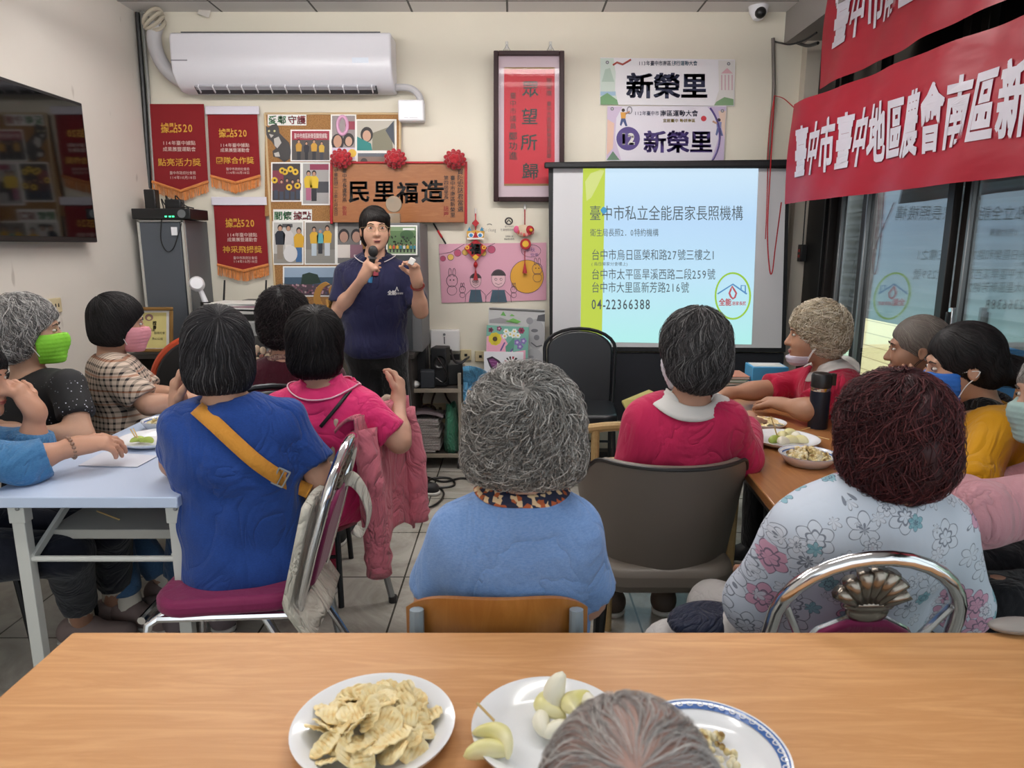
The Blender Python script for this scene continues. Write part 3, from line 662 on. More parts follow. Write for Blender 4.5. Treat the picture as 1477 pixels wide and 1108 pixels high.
t.t.links.new(r.outputs[0], t.b.inputs['Emission Color']); t.b.inputs['Emission Strength'].default_value = .86; t.b.inputs['Base Color'].default_value = lin('404040')
k = MB(); flat(k, pf(DS-.003), [(841, -243), (1094, -243), (1084, -497), (837, -493)], 0, m); k.build('slide', b, smooth=0)
m2 = mat('slide_green', '30331c', .9, emit='c8dc4e', estr=.8)
k = MB(); flat(k, pf(DS-.004), [(841, -243), (873, -243), (868, -493), (837, -493)], 0, m2); flat(k, pf(DS-.0044), [(844, -262), (852, -250), (866, -245), (872, -246), (862, -268), (853, -285), (846, -290)], 0, mat('slide_leaf', '30331c', .9, emit='dde88e', estr=.8)); k.build('slide_band', b, smooth=0)
gt = mat('slide_grey', '2a2d30', .9, emit='5f6d74', estr=.5); g = pf(DS-.005)
k = MB()
fit(k, '臺中市私立全能居家長照機構', g, 850, 1072, 316, 23, gt, 0, 0); fit(k, '衛生局長照2．0特約機構', g, 851, 950, 340, 12, gt, 0)
fit(k, '台中市烏日區榮和路27號三樓之1', g, 853, 1033, 374, 17, gt, 0); fit(k, '(烏日榮家分會樓上)', g, 853, 907, 383, 6, gt, 0)
fit(k, '台中市太平區旱溪西路二段259號', g, 853, 1032, 402, 17, gt, 0); fit(k, '台中市大里區新芳路216號', g, 853, 994, 421, 17, gt, 0)
fit(k, '04-22366388', g, 853, 939, 446, 20, gt, 0, .01); k.build('slide_text', b, smooth=0)
k = MB(); em = lambda n, c: mat('slide_'+n, '202020', .9, emit=c, estr=.75)
k.tube([g(u, v, 0) for u, v in circ(1057, -427, 25, 33, 40)], .006, em('lime', 'a6d848'), 6, closed=True)
k.tube([g(u, v, 0) for u, v in ((1035, -424), (1057, -410), (1077, -424))], .005, em('roof', '5f9ad0'), 6); k.tube([g(u, v, 0) for u, v in ((1069, -417), (1069, -412), (1075, -412), (1075, -422))], .004, em('roof', ''), 6)
flame = [(1054, 428), (1052, 423), (1054, 418), (1056, 413), (1059, 418), (1062, 423), (1060, 429), (1057, 431)]
k.tube([g(u, -v, 0) for u, v in flame], .006, em('red', 'c8606a'), 6, closed=True)
fit(k, '全能', g, 1037, 1055, 440, 11, em('red', ''), 0, .03); fit(k, '居家長照', g, 1056, 1076, 440, 6, em('red', ''), 0, .02); k.build('slide_logo', b, smooth=0)
k = MB(); gb = em('bird', '4fa8d8'); flat(k, pf(DS-.0055), [(866, -303), (870, -298), (874, -300), (876, -305), (871, -309), (868, -307)], 0, gb); k.build('slide_mark', b, smooth=0)

# pink hand-drawn poster
DQ = WY-.006; g = pf(DQ)
b = root('drawing_poster', A(712, 393, DQ), 'pink hand-drawn poster with two men in vests and an orange moon', 'poster')
k = MB(); k.prism([(633, -352), (788, -350), (788, -433), (637, -437)], g, .002, mat('pink_paper', 'd6a0b2', .8)); k.build('sheet', b, smooth=0)
k = MB(); gg = pf(DQ-.0025); ln = col('5d4750')
def line(pts, r=.0022, c=ln, closed=False): k.tube([gg(u, -v, .0005) for u, v in pts], r, c, 4, closed=closed)
flat(k, gg, circ(760, -399, 24, 24, 30), .0004, 'd99f35'); line(circ(760, 399, 24, 24, 30), closed=True)
line([(633, 367), (650, 364), (670, 352)]); line([(690, 362), (714, 351)])
for x, y, c, r_ in ((639, 373, 'b04a68', 4), (650, 371, 'd8b25a', 4.5), (660, 365, 'b04a68', 5), (671, 364, 'd8b25a', 4.5), (697, 365, 'd8b25a', 4.5), (709, 360, 'b04a68', 5.5)):
    flat(k, gg, circ(x, -y, r_), .0006, c); line(circ(x, y, r_, n=14), .0014, closed=True)
for x, y, s, hc in ((686, 405, 1.0, '3c3438'), (719, 402, 1.25, '3c3438')):
    flat(k, gg, circ(x, -y, 8*s, 10*s), .0004, 'e0b8bf'); line(circ(x, y, 8*s, 10*s, 20), .0018, closed=True)
    flat(k, gg, circ(x, -y+1, 9*s, 10*s, 14, 15, 165), .0008, hc)
    flat(k, gg, [(x-7*s, -(y+13*s)), (x+7*s, -(y+13*s)), (x+10*s, -436), (x-10*s, -436)], .0006, '3f5564')
    line([(x-7*s, y+13*s), (x-14*s, y+20*s), (x-15*s, 436)]); line([(x+7*s, y+13*s), (x+14*s, y+20*s), (x+15*s, 436)])
    for e in (-3, 3): line(circ(x+e*s, y+1, 1.4*s, n=8), .0016, closed=True)
    line([(x-4*s, y+5*s), (x, y+7*s), (x+4*s, y+5*s)], .0018); line([(x, -(-y-11*s)), (x, 436)], .0016)
for x, y, s in ((652, 405, 1.0), (667, 418, .55), (741, 418, .55), (775, 388, .9)):
    line(circ(x, y, 8*s, 9*s, 16), closed=True); line(circ(x-3*s, y-12*s, 2*s, 6*s, 10), .0018, closed=True); line(circ(x+3*s, y-12*s, 2*s, 6*s, 10), .0018, closed=True)
    for e in (-2.5, 2.5): flat(k, gg, circ(x+e*s, -(y-1), 1*s, n=8), .001, '2d2326')
    line(circ(x, y+14*s, 7*s, 7*s, 14), .0018, closed=True)
line(circ(766, 362, 14, 9, 20), .0018, closed=True)
write(k, '中秋', gg, 758, -363, 7, col('6a4a80'), .0006)
write(k, '快樂', gg, 765, -370, 6, col('6a4a80'), .0006)
k.build('drawing', b, smooth=0)
# printed wall lettering beside the charms
k = MB(); g = pf(WY-.001); gp = col('8b8780')
fit(k, 'Taichung', g, 696, 716, 334, 7, gp, .001); k.tube([g(u, v, .001) for u, v in circ(706, -326, 4, 3, 10, 30, 150)], .003, gp, 5)
k.tube([g(u, v, .001) for u, v in circ(734, -319, 5, 4.6, 18)], .005, col('4a4644'), 5, closed=True); k.tube([g(u, v, .001) for u, v in ((731, -321), (734, -317), (737, -321))], .004, col('4a4644'), 5)
fit(k, '臺中市政府', g, 728, 741, 328, 3.2, gp, .001); fit(k, '社會局關懷據點', g, 722, 744, 333, 4, gp, .001); fit(k, '免費無線上網', g, 729, 740, 342, 2.6, col('4a4644'), .001); fit(k, '據點開放服務', g, 727, 742, 346, 3, col('4a4644'), .001)
tag(k.build('wall_lettering', loc=A(722, 330, WY), smooth=0), 'small grey printed lettering on the wall between the two red charms', 'lettering')
# hanging charms
def charm(x, y, big, label):
    D = WY-.03; g = pf(D); b = root('hanging_charm', A(x, y, D), label, 'charm')
    MB().box(A(x, y-40, WY-.008), (.014, .014, .05), mat('clear_plastic', '')).build('wall_hook', b, bevel=.003)
    k = MB(); k.tube([g(x, -(y-38), .0), g(x, -(y-8), 0)], .004, M_RED, 6); k.tube([g(x, -(y+22), .0), g(x, -(y+44), 0)], .003, M_RED, 6); k.build('cord', b)
    if big:
        k = MB(); k.prism([(x+u*5.5, -(y-24+v*6)) for u, v in ((0, -1), (1, 0), (0, 1), (-1, 0))], g, .012, M_RED); k.build('knot', b, bevel=.002)
        k = MB(); k.prism([(x-17, -(y+12)), (x, -(y-1)), (x+17, -(y+12)), (x, -(y+30))], g, .012, M_RED); write(k, '福', g, x-8, -(y+19), 16, M_BLACK, .013, .06); flat(k, g, [(x-5, -(y+25)), (x, -(y+21)), (x+5, -(y+25)), (x, -(y+30))], .013, 'd8a92c')
        for s in (-12, 12): flat(k, g, circ(x+s, -(y+11), 3), .013, 'd8a92c'); flat(k, g, circ(x+s, -(y+11), 1.2), .0138, 'a3101c')
        k.build('diamond_plate', b, smooth=0)
        k = MB(); k.prism([(x-12, -(y-2)), (x-13, -(y-12)), (x-7, -(y-16)), (x-8, -(y-12)), (x, -(y-14)), (x+8, -(y-12)), (x+7, -(y-16)), (x+13, -(y-12)), (x+12, -(y-2))], g, .016, mat('charm_gold', 'c99a3a', .5))
        for s in (-6.5, 6.5): flat(k, g, circ(x+s, -(y-7), 4.5, 3.6), .017, 'e4e4e2'); flat(k, g, circ(x+s, -(y-6.5), 2.6), .0178, '2f7fb8')
        flat(k, g, [(x-4, -(y-3)), (x, -(y-13)), (x+4, -(y-3))], .018, 'a3101c'); flat(k, g, rect(x-12, y-3, x+12, y-.5), .0185, 'e8e2da')
        for s in (-9, 9): flat(k, g, [(x+s-3, -(y-13)), (x+s, -(y-19)), (x+s+3, -(y-13))], .0185, '3f86a8')
        k.build('lion_plate', b, smooth=0)
    else:
        k = MB(); k.ell(g(x-2, -(y-7), .01), (.055, .015, .04), col('c9b59a'), None, 10, 8); k.ell(g(x+7, -(y-8), .015), (.03, .015, .03), M_RED, None, 10, 8); k.ell(g(x-12, -(y-9), .015), (.02, .012, .024), col('d05a82'), None, 8, 6)
        for s in range(6): k.ell(g(x-9+4*s, -(y-1+3*abs(s-2.5)*-.6), .016), (.012, .01, .016), col(('d05a52', 'd88a8a')[s % 2]), None, 6, 5)
        k.ell(g(x+9, -(y-8), .03), .012, col('d8a92c'), None, 8, 6); k.build('flower_cluster', b, smooth=180)
        k = MB(); k.cyl(g(x+1, -(y+12), 0), g(x+1, -(y+12), .012), .036, M_RED, 20); k.cyl(g(x+1, -(y+12), .01), g(x+1, -(y+12), .014), .022, col('d8a92c'), 20); k.build('medallion', b, bevel=.002)
    k = MB(); yy = y+32 if big else y+38
    if big: k.ell(g(x, -(y+36), 0), (.014, .014, .02), M_RED, None, 8, 6); yy = y+42
    for i in range(14):
        a = 2*PI*i/14; k.tube([g(x, -yy, 0), g(x, -yy, 0)+V((.014*math.cos(a), .014*math.sin(a), -.075))], [.003, .003], M_RED, 4)
    k.build('tassel', b)
charm(686, 346, True, 'red diamond good-luck charm with lion face and tassel')
charm(757, 340, False, 'smaller red charm with flower cluster and round medallion')
k = MB(); p0, p1 = A(625, 322, WY-.03), A(643, 352, WY-.03); k.tube([p0, p1], .006, M_BLACK, 6); k.tube([p0.lerp(p1, .35), p0.lerp(p1, .7)], .008, M_RED, 6)
tag(k.build('hanging_wand', loc=p1), 'thin black and red stick hanging below the wooden plaque', 'stick')

# red congratulation banners along the sliding doors
M_BAN = mat('banner_red', '9a0f28', .45); NT(M_BAN)
t = NT(M_BAN); n = t.noise(t.coord('Object', (1, .8, 2.5)), 2.2, 3, .5); t.bump((n, 0), .35, .05)
M_SILV = mat('banner_silver', 'cfcbd6', .4)
def banner(P0, P1, z0, z1, text, size, xt, zt, label, over, bold=.035):
    P0, P1 = V((*P0, 0)), V((*P1, 0)); L = (P1-P0).length; d = (P1-P0)/L; nn = V((d.y, -d.x, 0))
    if nn.x > 0: nn = -nn
    wv = lambda u, v: .012*math.sin(u*7+v*3) + .008*math.sin(u*17-v*9)
    b = root('slogan_banner', (P0.x, P0.y, z0), label, 'banner')
    fr = lambda u, v, dd: V((P0.x, P0.y, 0)) + d*(u - .05*(1-(v-z0)/(z1-z0))*(1 if u < .3 else 0)*(1-u/.3 if u < .3 else 0)) + nn*(wv(u, v)+dd) + V((0, 0, v))
    k = MB(); k.sheet(lambda u, v: fr(L*u, z0+(z1-z0)*v, 0), 90, 14, M_BAN); k.build('sheet', b, smooth=180)
    k = MB(); x = xt
    for ch in text:
        vs, fs = glyph(ch, .012)
        [k.add([fr(x + a*size*over + qx, zt + c*size + qz, .006) for a, c in vs], fs, M_SILV) for qx, qz in ((-.003, -.004), (.003, .004), (.003, -.004), (-.003, .004))]; x += size*over*1.06
    k.build('lettering', b, smooth=0)
    return b, fr
bb, frb = banner((1.61, 4.2), (1.95, 1.2), 1.665, 2.215, '臺中市臺中地區農會南區新榮里關懷據點', .285, .09, 1.83, 'long red vinyl banner with silver characters, hanging low over the glass doors', .43)
banner((1.74, 4.12), (1.80, 1.3), 2.29, 2.84, '臺中市南區新榮里社區關懷據點', .285, .10, 2.49, 'red vinyl banner under the ceiling, above the longer red banner', .5)
k = MB(); c0 = A(1117, 138, WY-.03)
k.tube(spline([frb(0, 2.2, 0), A(1130, 142, 4.4), c0], 5), .003, M_RED, 6)
k.tube(spline([c0, A(1112, 230, 4.5), A(1107, 330, 4.45), A(1110, 388, 4.42), A(1114, 392, 4.42), A(1118, 360, 4.42), A(1127, 292, 4.3)], 8), .004, M_RED, 6)
k.tube(spline([c0, A(1109, 200, 4.6), A(1106, 300, 4.5), A(1104, 345, 4.5)], 6), .003, M_RED, 6)
tag(k.build('red_cord', loc=c0), 'red string looped down beside the screen, tying the low banner', 'string')
k = MB(); k.tube(spline([A(1115, 55, WY-.02), A(1116, 130, WY-.02), A(1112, 180, WY-.02), A(1108, 232, WY-.02)], 5), .012, mat('brown_cable', '6a625c', .5), 8)
tag(k.build('cable', loc=A(1115, 60, WY)), 'grey brown cable running down the wall right of the banners', 'cable')
k = MB(); k.tube(spline([A(1118, 60, WY-.004), A(1126, 62, 4.6), A(1140, 64, 4.5), A(1160, 58, 4.4), A(1178, 47, 4.3)], 5), .006, M_BLACK, 6); k.tube(spline([A(1150, 62, 4.5), A(1165, 66, 4.4), A(1180, 62, 4.3)], 5), .01, M_BLACK, 6)
tag(k.build('cable_bundle', loc=A(1150, 62, 4.5)), 'black cables slung under the beam behind the upper red banner', 'cables')
c0 = AX(1157, 365, RX-.07); b = root('shutter_switch', c0, 'small black shutter switch with red buttons on the dark door frame', 'switch')
MB().box(c0, (.04, .06, .11), M_BLACK).build('box', b, bevel=.004)
for dz in (-.02, .015): MB().box(c0+V((-.022, 0, dz)), (.006, .02, .018), mat('red_button', 'a83a34', .4)).build('button', b)
k = MB(); k.tube(spline([c0+V((0, 0, .05)), c0+V((-.01, -.02, .3)), c0+V((0, 0, .55))], 6), .004, M_BLACK, 6); k.build('lead', b)
# ---------------------------------------------------------------- furniture
M_TABW = mat('white_laminate', 'bccae2', .4); M_LEGW = mat('white_painted_steel', 'c6c7c2', .4)
M_TWOOD = wood('table_woodgrain', 'd19d69', 'c08a56', .48, (1.2, 14, 14), 0)
M_TWOOD2 = wood('table_woodgrain_far', 'ad7a4c', '9f6b40', .3, (14, 1.2, 14), .15)
M_SEATG = mat('grey_brown_leather', '6f675e', .42); t = NT(M_SEATG); n = t.noise(t.coord('Object'), 5, 4); t.bump((n, 0), .12, .02)
M_PURP = cloth('purple_vinyl', '7d2350', .5, .1)
M_PLATE = mat('melamine_white', 'e8eaee', .18, coat=.3)
M_CARD = mat('cardboard', 'a98762', .85); M_DESK = mat('dark_desk', '3a3532', .5)

# desk along the back wall and what stands on it
dx0, dx1, dz, dy0 = -2.36, -.60, .77, 4.2
b = root('side_desk', ((dx0+dx1)/2, 4.45, 0), 'dark low desk along the back wall behind the left table', 'desk')
MB().box(((dx0+dx1)/2, 4.46, dz-.015), (dx1-dx0, .52, .03), M_DESK).build('desktop', b, bevel=.003)
for x in (dx0+.04, -1.5, dx1-.04): MB().box((x, 4.46, (dz-.03)/2), (.04, .48, dz-.03), M_DESK).build('leg', b, bevel=.002)
cx0, cx1 = A(199, 316, 4.42).x, A(266, 316, 4.42).x; ct = A(230, 317, 4.42).z
b = root('tall_cabinet', ((cx0+cx1)/2, 4.58, 0), 'narrow dark grey metal cabinet in the back left corner', 'cabinet')
MB().box(((cx0+cx1)/2, 4.585, ct/2+.385), (cx1-cx0, .32, ct-.77), M_STEELP).build('body', b, bevel=.003)
MB().box(((cx0+cx1)/2-.01, 4.417, ct/2+.39), (cx1-cx0-.035, .016, ct-.81), mat('cabinet_door_grey', '4c5158', .5)).build('door', b, bevel=.003)
k = MB()
for x in (cx0+.006, cx1-.01): k.box((x, 4.414, ct/2+.385), (.014, .022, ct-.78), mat('light_edge', 'b3b1aa', .5))
k.box(((cx0+cx1)/2, 4.414, ct-.008), (cx1-cx0, .022, .012), mat('light_edge', '')); k.build('edge_strip', b)
MB().box((cx1-.06, 4.4, ct-.07), (.035, .008, .05), M_WHITE).build('tag', b)
c0 = V(((cx0+cx1)/2+.02, 4.53, ct))
b = root('video_recorder', c0, 'flat black video recorder with green lights on the tall grey cabinet', 'recorder')
MB().box(c0+V((0, -.02, .034)), (.36, .26, .064), M_BLACK).build('casing', b, bevel=.004)
k = MB(); k.cyl(c0+V((.13, -.15, .034)), c0+V((.13, -.157, .034)), .025, M_GREYMET, 20); k.build('dial', b)
k = MB()
for x in (.03, .055, .075): k.box(c0+V((x, -.151, .018)), (.012, .004, .008), mat('green_led', '20a060', .5, emit='40ff90', estr=3))
k.build('status_light', b)
def adapter(dx, w, h, label):
    b_ = root('power_adapter', c0+V((dx, -.02, .067)), label, 'adapter'); MB().box(c0+V((dx, -.02, .067+h/2)), (w, .06, h), M_BLACK).build('body', b_, bevel=.005)
adapter(-.11, .07, .12, 'taller black adapter box upright on the video recorder')
adapter(.03, .1, .06, 'squat black adapter box with white dot on the video recorder')
k = MB()
for i in range(4): k.tube(spline([c0+V((-.06+.03*i, .02, .07)), c0+V((-.05+.03*i, -.02, .13+.02*(i % 2))), c0+V((-.02+.04*i, -.03, .09)), c0+V((.05+.03*i, .0, .075))], 5), .004, M_BLACK, 5)
tag(k.build('cable_tangle', loc=c0+V((0, 0, .07))), 'tangle of black leads on top of the video recorder', 'cables')
k = MB(); k.tube(spline([A(233, 316, 4.38), A(232, 345, 4.4), A(240, 362, 4.4), A(250, 358, 4.4), A(258, 335, 4.4), A(262, 322, 4.39)], 6), .003, M_BLACK, 5)
tag(k.build('loose_lead', loc=A(233, 316, 4.38)), 'thin black lead looping down the front of the tall cabinet', 'cable')
k = MB(); k.tube(spline([A(281, 305, 4.7), A(284, 335, 4.72), A(290, 352, 4.72), A(283, 362, 4.72), A(288, 380, 4.72), A(284, 430, 4.72)], 6), .003, mat('pale_cable', 'b9b5ab', .6), 5)
tag(k.build('wall_lead', loc=A(284, 430, 4.72)), 'pale thin lead dangling on the wall right of the tall cabinet', 'cable')

# gold framed certificate
D = 4.17; g = pf(D); b = root('certificate_frame', A(228, 508, D), 'gold framed yellow certificate standing behind the plaid shirted woman', 'certificate')
k = MB(); gf = mat('ornate_gold', '8d6a3a', .4, .5)
for r_ in ((196, 443, 250, 448), (196, 503, 250, 508), (196, 448, 202, 503), (244, 448, 250, 503)): k.prism(rect(*r_), g, .03, gf)
k.build('frame', b, bevel=.006)
k = MB(); k.prism(rect(200, 446, 246, 505), g, .006, M_PAPER); flat(k, pf(D-.007), rect(206, 451, 240, 502), .0, 'd8cb86'); gg = pf(D-.008)
flat(k, gg, circ(215, -458, 6, 5), 0, '8f6a66'); flat(k, gg, circ(215, -459, 3, 2.5), .0006, 'd8cb86')
write(k, '證書', gg, 223, -463, 6, ink, 0, .02, vertical=True); write(k, '感謝', gg, 214, -478, 5, ink, 0); write(k, '服務社會', gg, 222, -482, 4, ink, 0); write(k, '熱心公益', gg, 219, -490, 4, ink, 0); k.build('sheet', b, smooth=0)
# printer with papers, router, fan
px0, px1 = A(278, 470, 4.2).x, A(402, 470, 4.2).x; pt = A(340, 446, 4.3).z
b = root('printer', ((px0+px1)/2, 4.45, dz), 'grey office printer on the side desk under the lowest pennant', 'printer')
pg = mat('printer_grey', '8f8f8d', .5)
MB().box(((px0+px1)/2, 4.45, dz+.1), (px1-px0, .42, .2), pg).build('body', b, bevel=.01)
MB().box(((px0+px1)/2+.02, 4.45, (dz+.2+pt)/2-.004), ((px1-px0)*.86, .38, pt-dz-.21), mat('printer_light', 'b4b2ae', .5)).build('scanner_lid', b, bevel=.012)
k = MB(); k.box(((px0+px1)/2+.03, 4.257, pt-.045), (.26, .012, .035), M_BLACK)
for x in (.07, .12): k.cyl(((px0+px1)/2+.03+x, 4.25, pt-.045), ((px0+px1)/2+.03+x, 4.24, pt-.045), .016, M_BLACK, 14)
k.build('control_panel', b)
MB().box(((px0+px1)/2, 4.235, dz+.07), (.34, .012, .08), mat('printer_dark', '3b3a3a', .5)).build('paper_drawer', b, bevel=.003)
pcx = (px0+px1)/2
for i in range(6):
    o = MB().box((pcx+.01*((i*7) % 5-2), 4.40, pt+.004+i*.006), (.42-.02*(i % 3), .27, .004), [M_PAPER, col('cfc9c4'), col('b98aa0'), M_PAPER, col('c8c6c8'), M_PAPER][i], rotz(R((i*37) % 14-7))).build('paper_sheet', loc=(pcx, 4.4, pt+.004+i*.006))
    tag(o, 'loose paper sheet in the pile on top of the grey printer', 'paper', 'paper pile on the printer')
c0 = V((pcx+.02, 4.6, pt))
b = root('wifi_router', c0, 'black router with two upright antennas behind the papers on the printer', 'router')
MB().box(c0+V((.02, 0, .02)), (.26, .12, .035), M_BLACK).build('casing', b, bevel=.008)
for x in (323, 383): p = A(x, 436, 4.6); q = A(x+1, 404, 4.6); MB().tube([V((p.x, 4.6, pt+.03)), q], [.007, .006], M_BLACK, 8).build('antenna', b)
c0 = A(290, 440, 4.3); c0.z = pt+.04
b = root('desk_fan', c0, 'small white round-headed fan at the left end of the printer papers', 'fan')
k = MB(); k.cyl(c0+V((.02, .02, 0)), c0+V((.0, 0, .09)), .018, M_WHITE, 12, .014); k.cyl(c0+V((.02, .02, -.04)), c0+V((.02, .02, .004)), .03, M_BLACK, 16); k.build('stem', b)
k = MB(); M_ = Matrix.Rotation(R(75), 3, 'X') @ Matrix.Rotation(R(20), 3, 'Y'); k.lathe([(0, .03), (.035, .03), (.045, .015), (.045, -.02), (.03, -.03), (0, -.03)], M_WHITE, c0+V((-.01, -.01, .115)), 24, M_); k.build('head', b)
# wooden trophy and the box it stands on
bx0, bx1 = A(436, 480, 4.25).x, A(512, 480, 4.25).x; bt = A(470, 461, 4.25).z
b = root('black_box', ((bx0+bx1)/2, 4.45, dz), 'black equipment box on the desk carrying the gold trophy', 'box')
MB().box(((bx0+bx1)/2, 4.45, (dz+bt)/2), (bx1-bx0, .36, bt-dz), M_BLACK).build('body', b, bevel=.006)
MB().box(((bx0+bx1)/2+.06, 4.266, (dz+bt)/2-.02), (.1, .006, .05), mat('pale_display', 'c9d6e6', .3)).build('display', b)
D = 4.32; g = pf(D); tw = mat('trophy_gold', '9a6f2f', .4, .15)
b = root('wooden_trophy', A(478, 461, D), 'golden wooden crescent trophy on the black box beside the speaker', 'trophy')
k = MB(); k.prism([(447, -447), (505, -447), (508, -460), (446, -460)], g, .1, tw); k.build('base', b, bevel=.006)
k = MB(); oc = [(x, y) for x, y in circ(474, -430, 22, 24, 22, 100, 268)] + [(x, y) for x, y in circ(480, -428, 18, 18, 22, 260, 100)]
k.prism(oc, lambda u, v, d: g(u, v, d-.03), .035, tw); k.build('crescent', b, bevel=.003)
k = MB(); k.cyl(g(484, -420, -.03), g(484, -420, .01), .042, tw, 24); k.cyl(g(484, -420, .01), g(484, -420, .013), .03, mat('trophy_light', 'b88a42', .4), 20); k.build('disc', b, bevel=.003)
k = MB(); k.prism([(470, -432), (497, -430), (497, -446), (472, -446)], lambda u, v, d: g(u, v, d-.03), .03, mat('trophy_light', '')); write(k, '志工', pf(D-.004), 473, -443, 11, tw, 0, .02); k.build('plaque_panel', b)
k = MB(); write(k, '****', pf(D-.101), 454, -456, 6, ink, 0); k.build('engraving', b, smooth=0)
# grey cabinet on the desk behind the speaker, with a photo and a crystal award
gx0, gx1 = A(530, 400, 4.3).x, A(607, 400, 4.3).x; gt = A(570, 322, 4.35).z
b = root('desk_cabinet', ((gx0+gx1)/2, 4.5, dz), 'grey upright cabinet on the desk behind the standing speaker', 'cabinet')
MB().box(((gx0+gx1)/2, 4.5, (dz+gt)/2), (gx1-gx0, .4, gt-dz), mat('cabinet_grey', '6a6b6d', .5)).build('body', b, bevel=.004)
MB().box(((gx0+gx1)/2-.02, 4.295, (dz+gt)/2), (gx1-gx0-.08, .012, gt-dz-.03), mat('cabinet_door_dark', '3f4347', .5)).build('door', b, bevel=.003)
def d_park(k, g, x0, y0, x1, y1):
    flat(k, g, rect(x0, y0+6, x1, y0+34), .002, '57724a'); flat(k, g, circ(x0+28, -(y0+12), 10, 7), .0024, '3b5a38'); flat(k, g, rect(x0+22, y0+2, x1-2, y0+5), .0026, 'e0e0de')
    for i in range(8): figp(k, g, x0+4+i*5, y1-2, 12, random.choice(['b8503c', '3a7a8c', 'd0a83a', 'c8c8c8']), '2a2a30', d=.003)
    for i in range(26): flat(k, g, circ(x0+random.uniform(6, 40), -(y0+random.uniform(14, 26)), 1.3, n=6), .0028, '222a20')
photo(557, 325, 602, 368, '7d9470', 'park photo with white border on the grey cabinet behind the speaker', d_park, D=4.288)
c0 = A(569, 322, 4.4); c0.z = gt; cry = mat('crystal_glass', 'cdbfa6', .08, trans=.6, spec=.6)
b = root('crystal_award', c0, 'clear round crystal award on a block above the speaker, before the plaque', 'award')
MB().box(c0+V((0, 0, .03)), (.075, .05, .06), cry).build('block', b, bevel=.004)
k = MB(); k.cyl(c0+V((0, -.012, .115)), c0+V((0, .012, .115)), .05, cry, 28); k.build('disc', b, bevel=.004)
# ---------------------------------------------------------------- trolley and neighbours
M_CARTF = mat('cart_frame', '9a8f80', .45, .2); D = 4.3
q0, q1 = A(590, 600, D).x, A(666, 600, D).x; s1, s0 = A(620, 561, D).z, A(620, 655, D).z
b = root('av_cart', ((q0+q1)/2, 4.5, 0), 'beige metal trolley with two shelves against the back wall', 'trolley')
for x in (q0+.012, q1-.012):
    for y in (D+.012, D+.37): MB().box((x, y, (s1+.1+.05)/2+.0), (.022, .022, s1+.1-.05), M_CARTF).build('post', b, bevel=.003)
for z in (s1, s0):
    k = MB(); k.box(((q0+q1)/2, D+.19, z-.012), (q1-q0, .38, .018), M_DESK); k.box(((q0+q1)/2, D+.004, z-.012), (q1-q0, .014, .026), M_CARTF); k.build('shelf', b, bevel=.002)
for x in (q0+.02, q1-.02):
    for y in (D+.02, D+.36):
        k = MB(); k.cyl((x-.012, y, .03), (x+.012, y, .03), .03, M_BLACK, 16); k.box((x, y, .055), (.02, .03, .03), M_BLACK); k.build('caster', b)
def bx(name, label, cat, c, size, m, rz=0, bev=.006, extra=None):
    c = V(c); b_ = root(name, c, label, cat); MB().box(c+V((0, 0, size[2]/2)), size, m, rotz(rz)).build('body', b_, bevel=bev)
    return b_
bl2 = mat('speaker_black', '17181b', .6)
c0 = A(617, 558, D+.06); c0.z = s1
bb2 = bx('desktop_speaker', 'small dark cube speaker at the front of the trolley top', 'speaker', c0, (.09, .1, .11), mat('speaker_slate', '262a31', .6), .1)
bb3 = bx('desktop_speaker', 'tall black speaker standing in the middle of the trolley top', 'speaker', V((A(636, 550, D+.12).x, D+.14, s1)), (.1, .12, .25), bl2, -.15)
k = MB(); cc = V((A(636, 550, D+.12).x, D+.076, s1+.16)); k.lathe([(0, 0), (.03, 0), (.04, .008)], M_BLACK, cc, 20, Matrix.Rotation(R(90), 3, 'X')); k.build('cone', bb3)
bx('black_carton', 'black carton at the right of the trolley top by the blue mask', 'box', V((A(655, 550, D+.2).x, D+.2, s1)), (.1, .16, .14), M_BLACK, .2)
bx('black_adapter', 'black upright unit at the left back of the trolley top', 'adapter', V((A(606, 500, D+.2).x, D+.25, s1)), (.08, .16, .32), bl2)
k = MB(); k.tube(spline([A(650, 505, D+.1), A(655, 520, D), A(664, 524, D-.02), A(672, 518, D), A(676, 515, D+.1)], 6), .008, M_BLACK, 6)
k.tube(spline([A(630, 515, D), A(645, 540, D-.01), A(640, 552, D+.01), A(628, 545, D+.02)], 6), .006, M_BLACK, 6)
tag(k.build('cable_tangle', loc=A(650, 505, D+.1)), 'black cables draped over the trolley top', 'cables')
k = MB(); k.ell(A(597, 552, D+.05)+V((0, 0, -.01)), (.04, .03, .025), M_PAPER, None, 10, 8); tag(k.build('crumpled_tissue', loc=A(597, 552, D+.05)), 'crumpled white tissue at the left front of the trolley top', 'tissue')
c0 = A(642, 508, WY-.03); b = root('modem_box', c0, 'flat white modem box on the wall above the trolley', 'modem')
k = MB(); k.box(A(642, 491, WY-.025), (.2, .045, .15), mat('matt_white', 'e6e4e2', .6)); k.build('body', b, bevel=.008)
k = MB(); cc = A(641, 491, WY-.049); k.box(cc, (.008, .002, .05), col('6d6d70')); k.cyl(cc+V((0, 0, .04)), cc+V((0, -.003, .04)), .009, col('6d6d70'), 12); k.build('logo', b)
MB().box(c0+V((0, .0, -.1)), (.2, .05, .17), M_BLACK).build('wall_mount', b)
for x, y, l in ((672, 512, 'cream wall socket just right of the trolley'), (693, 514, 'cream wall socket left of the butterfly painting')):
    p = A(x, y, WY-.008); b = root('wall_socket', p, l, 'socket'); MB().box(p, (.075, .014, .075), M_CREAM).build('plate', b, bevel=.003); MB().box(p+V((0, -.008, 0)), (.02, .003, .018), M_BLACK).build('slot', b)
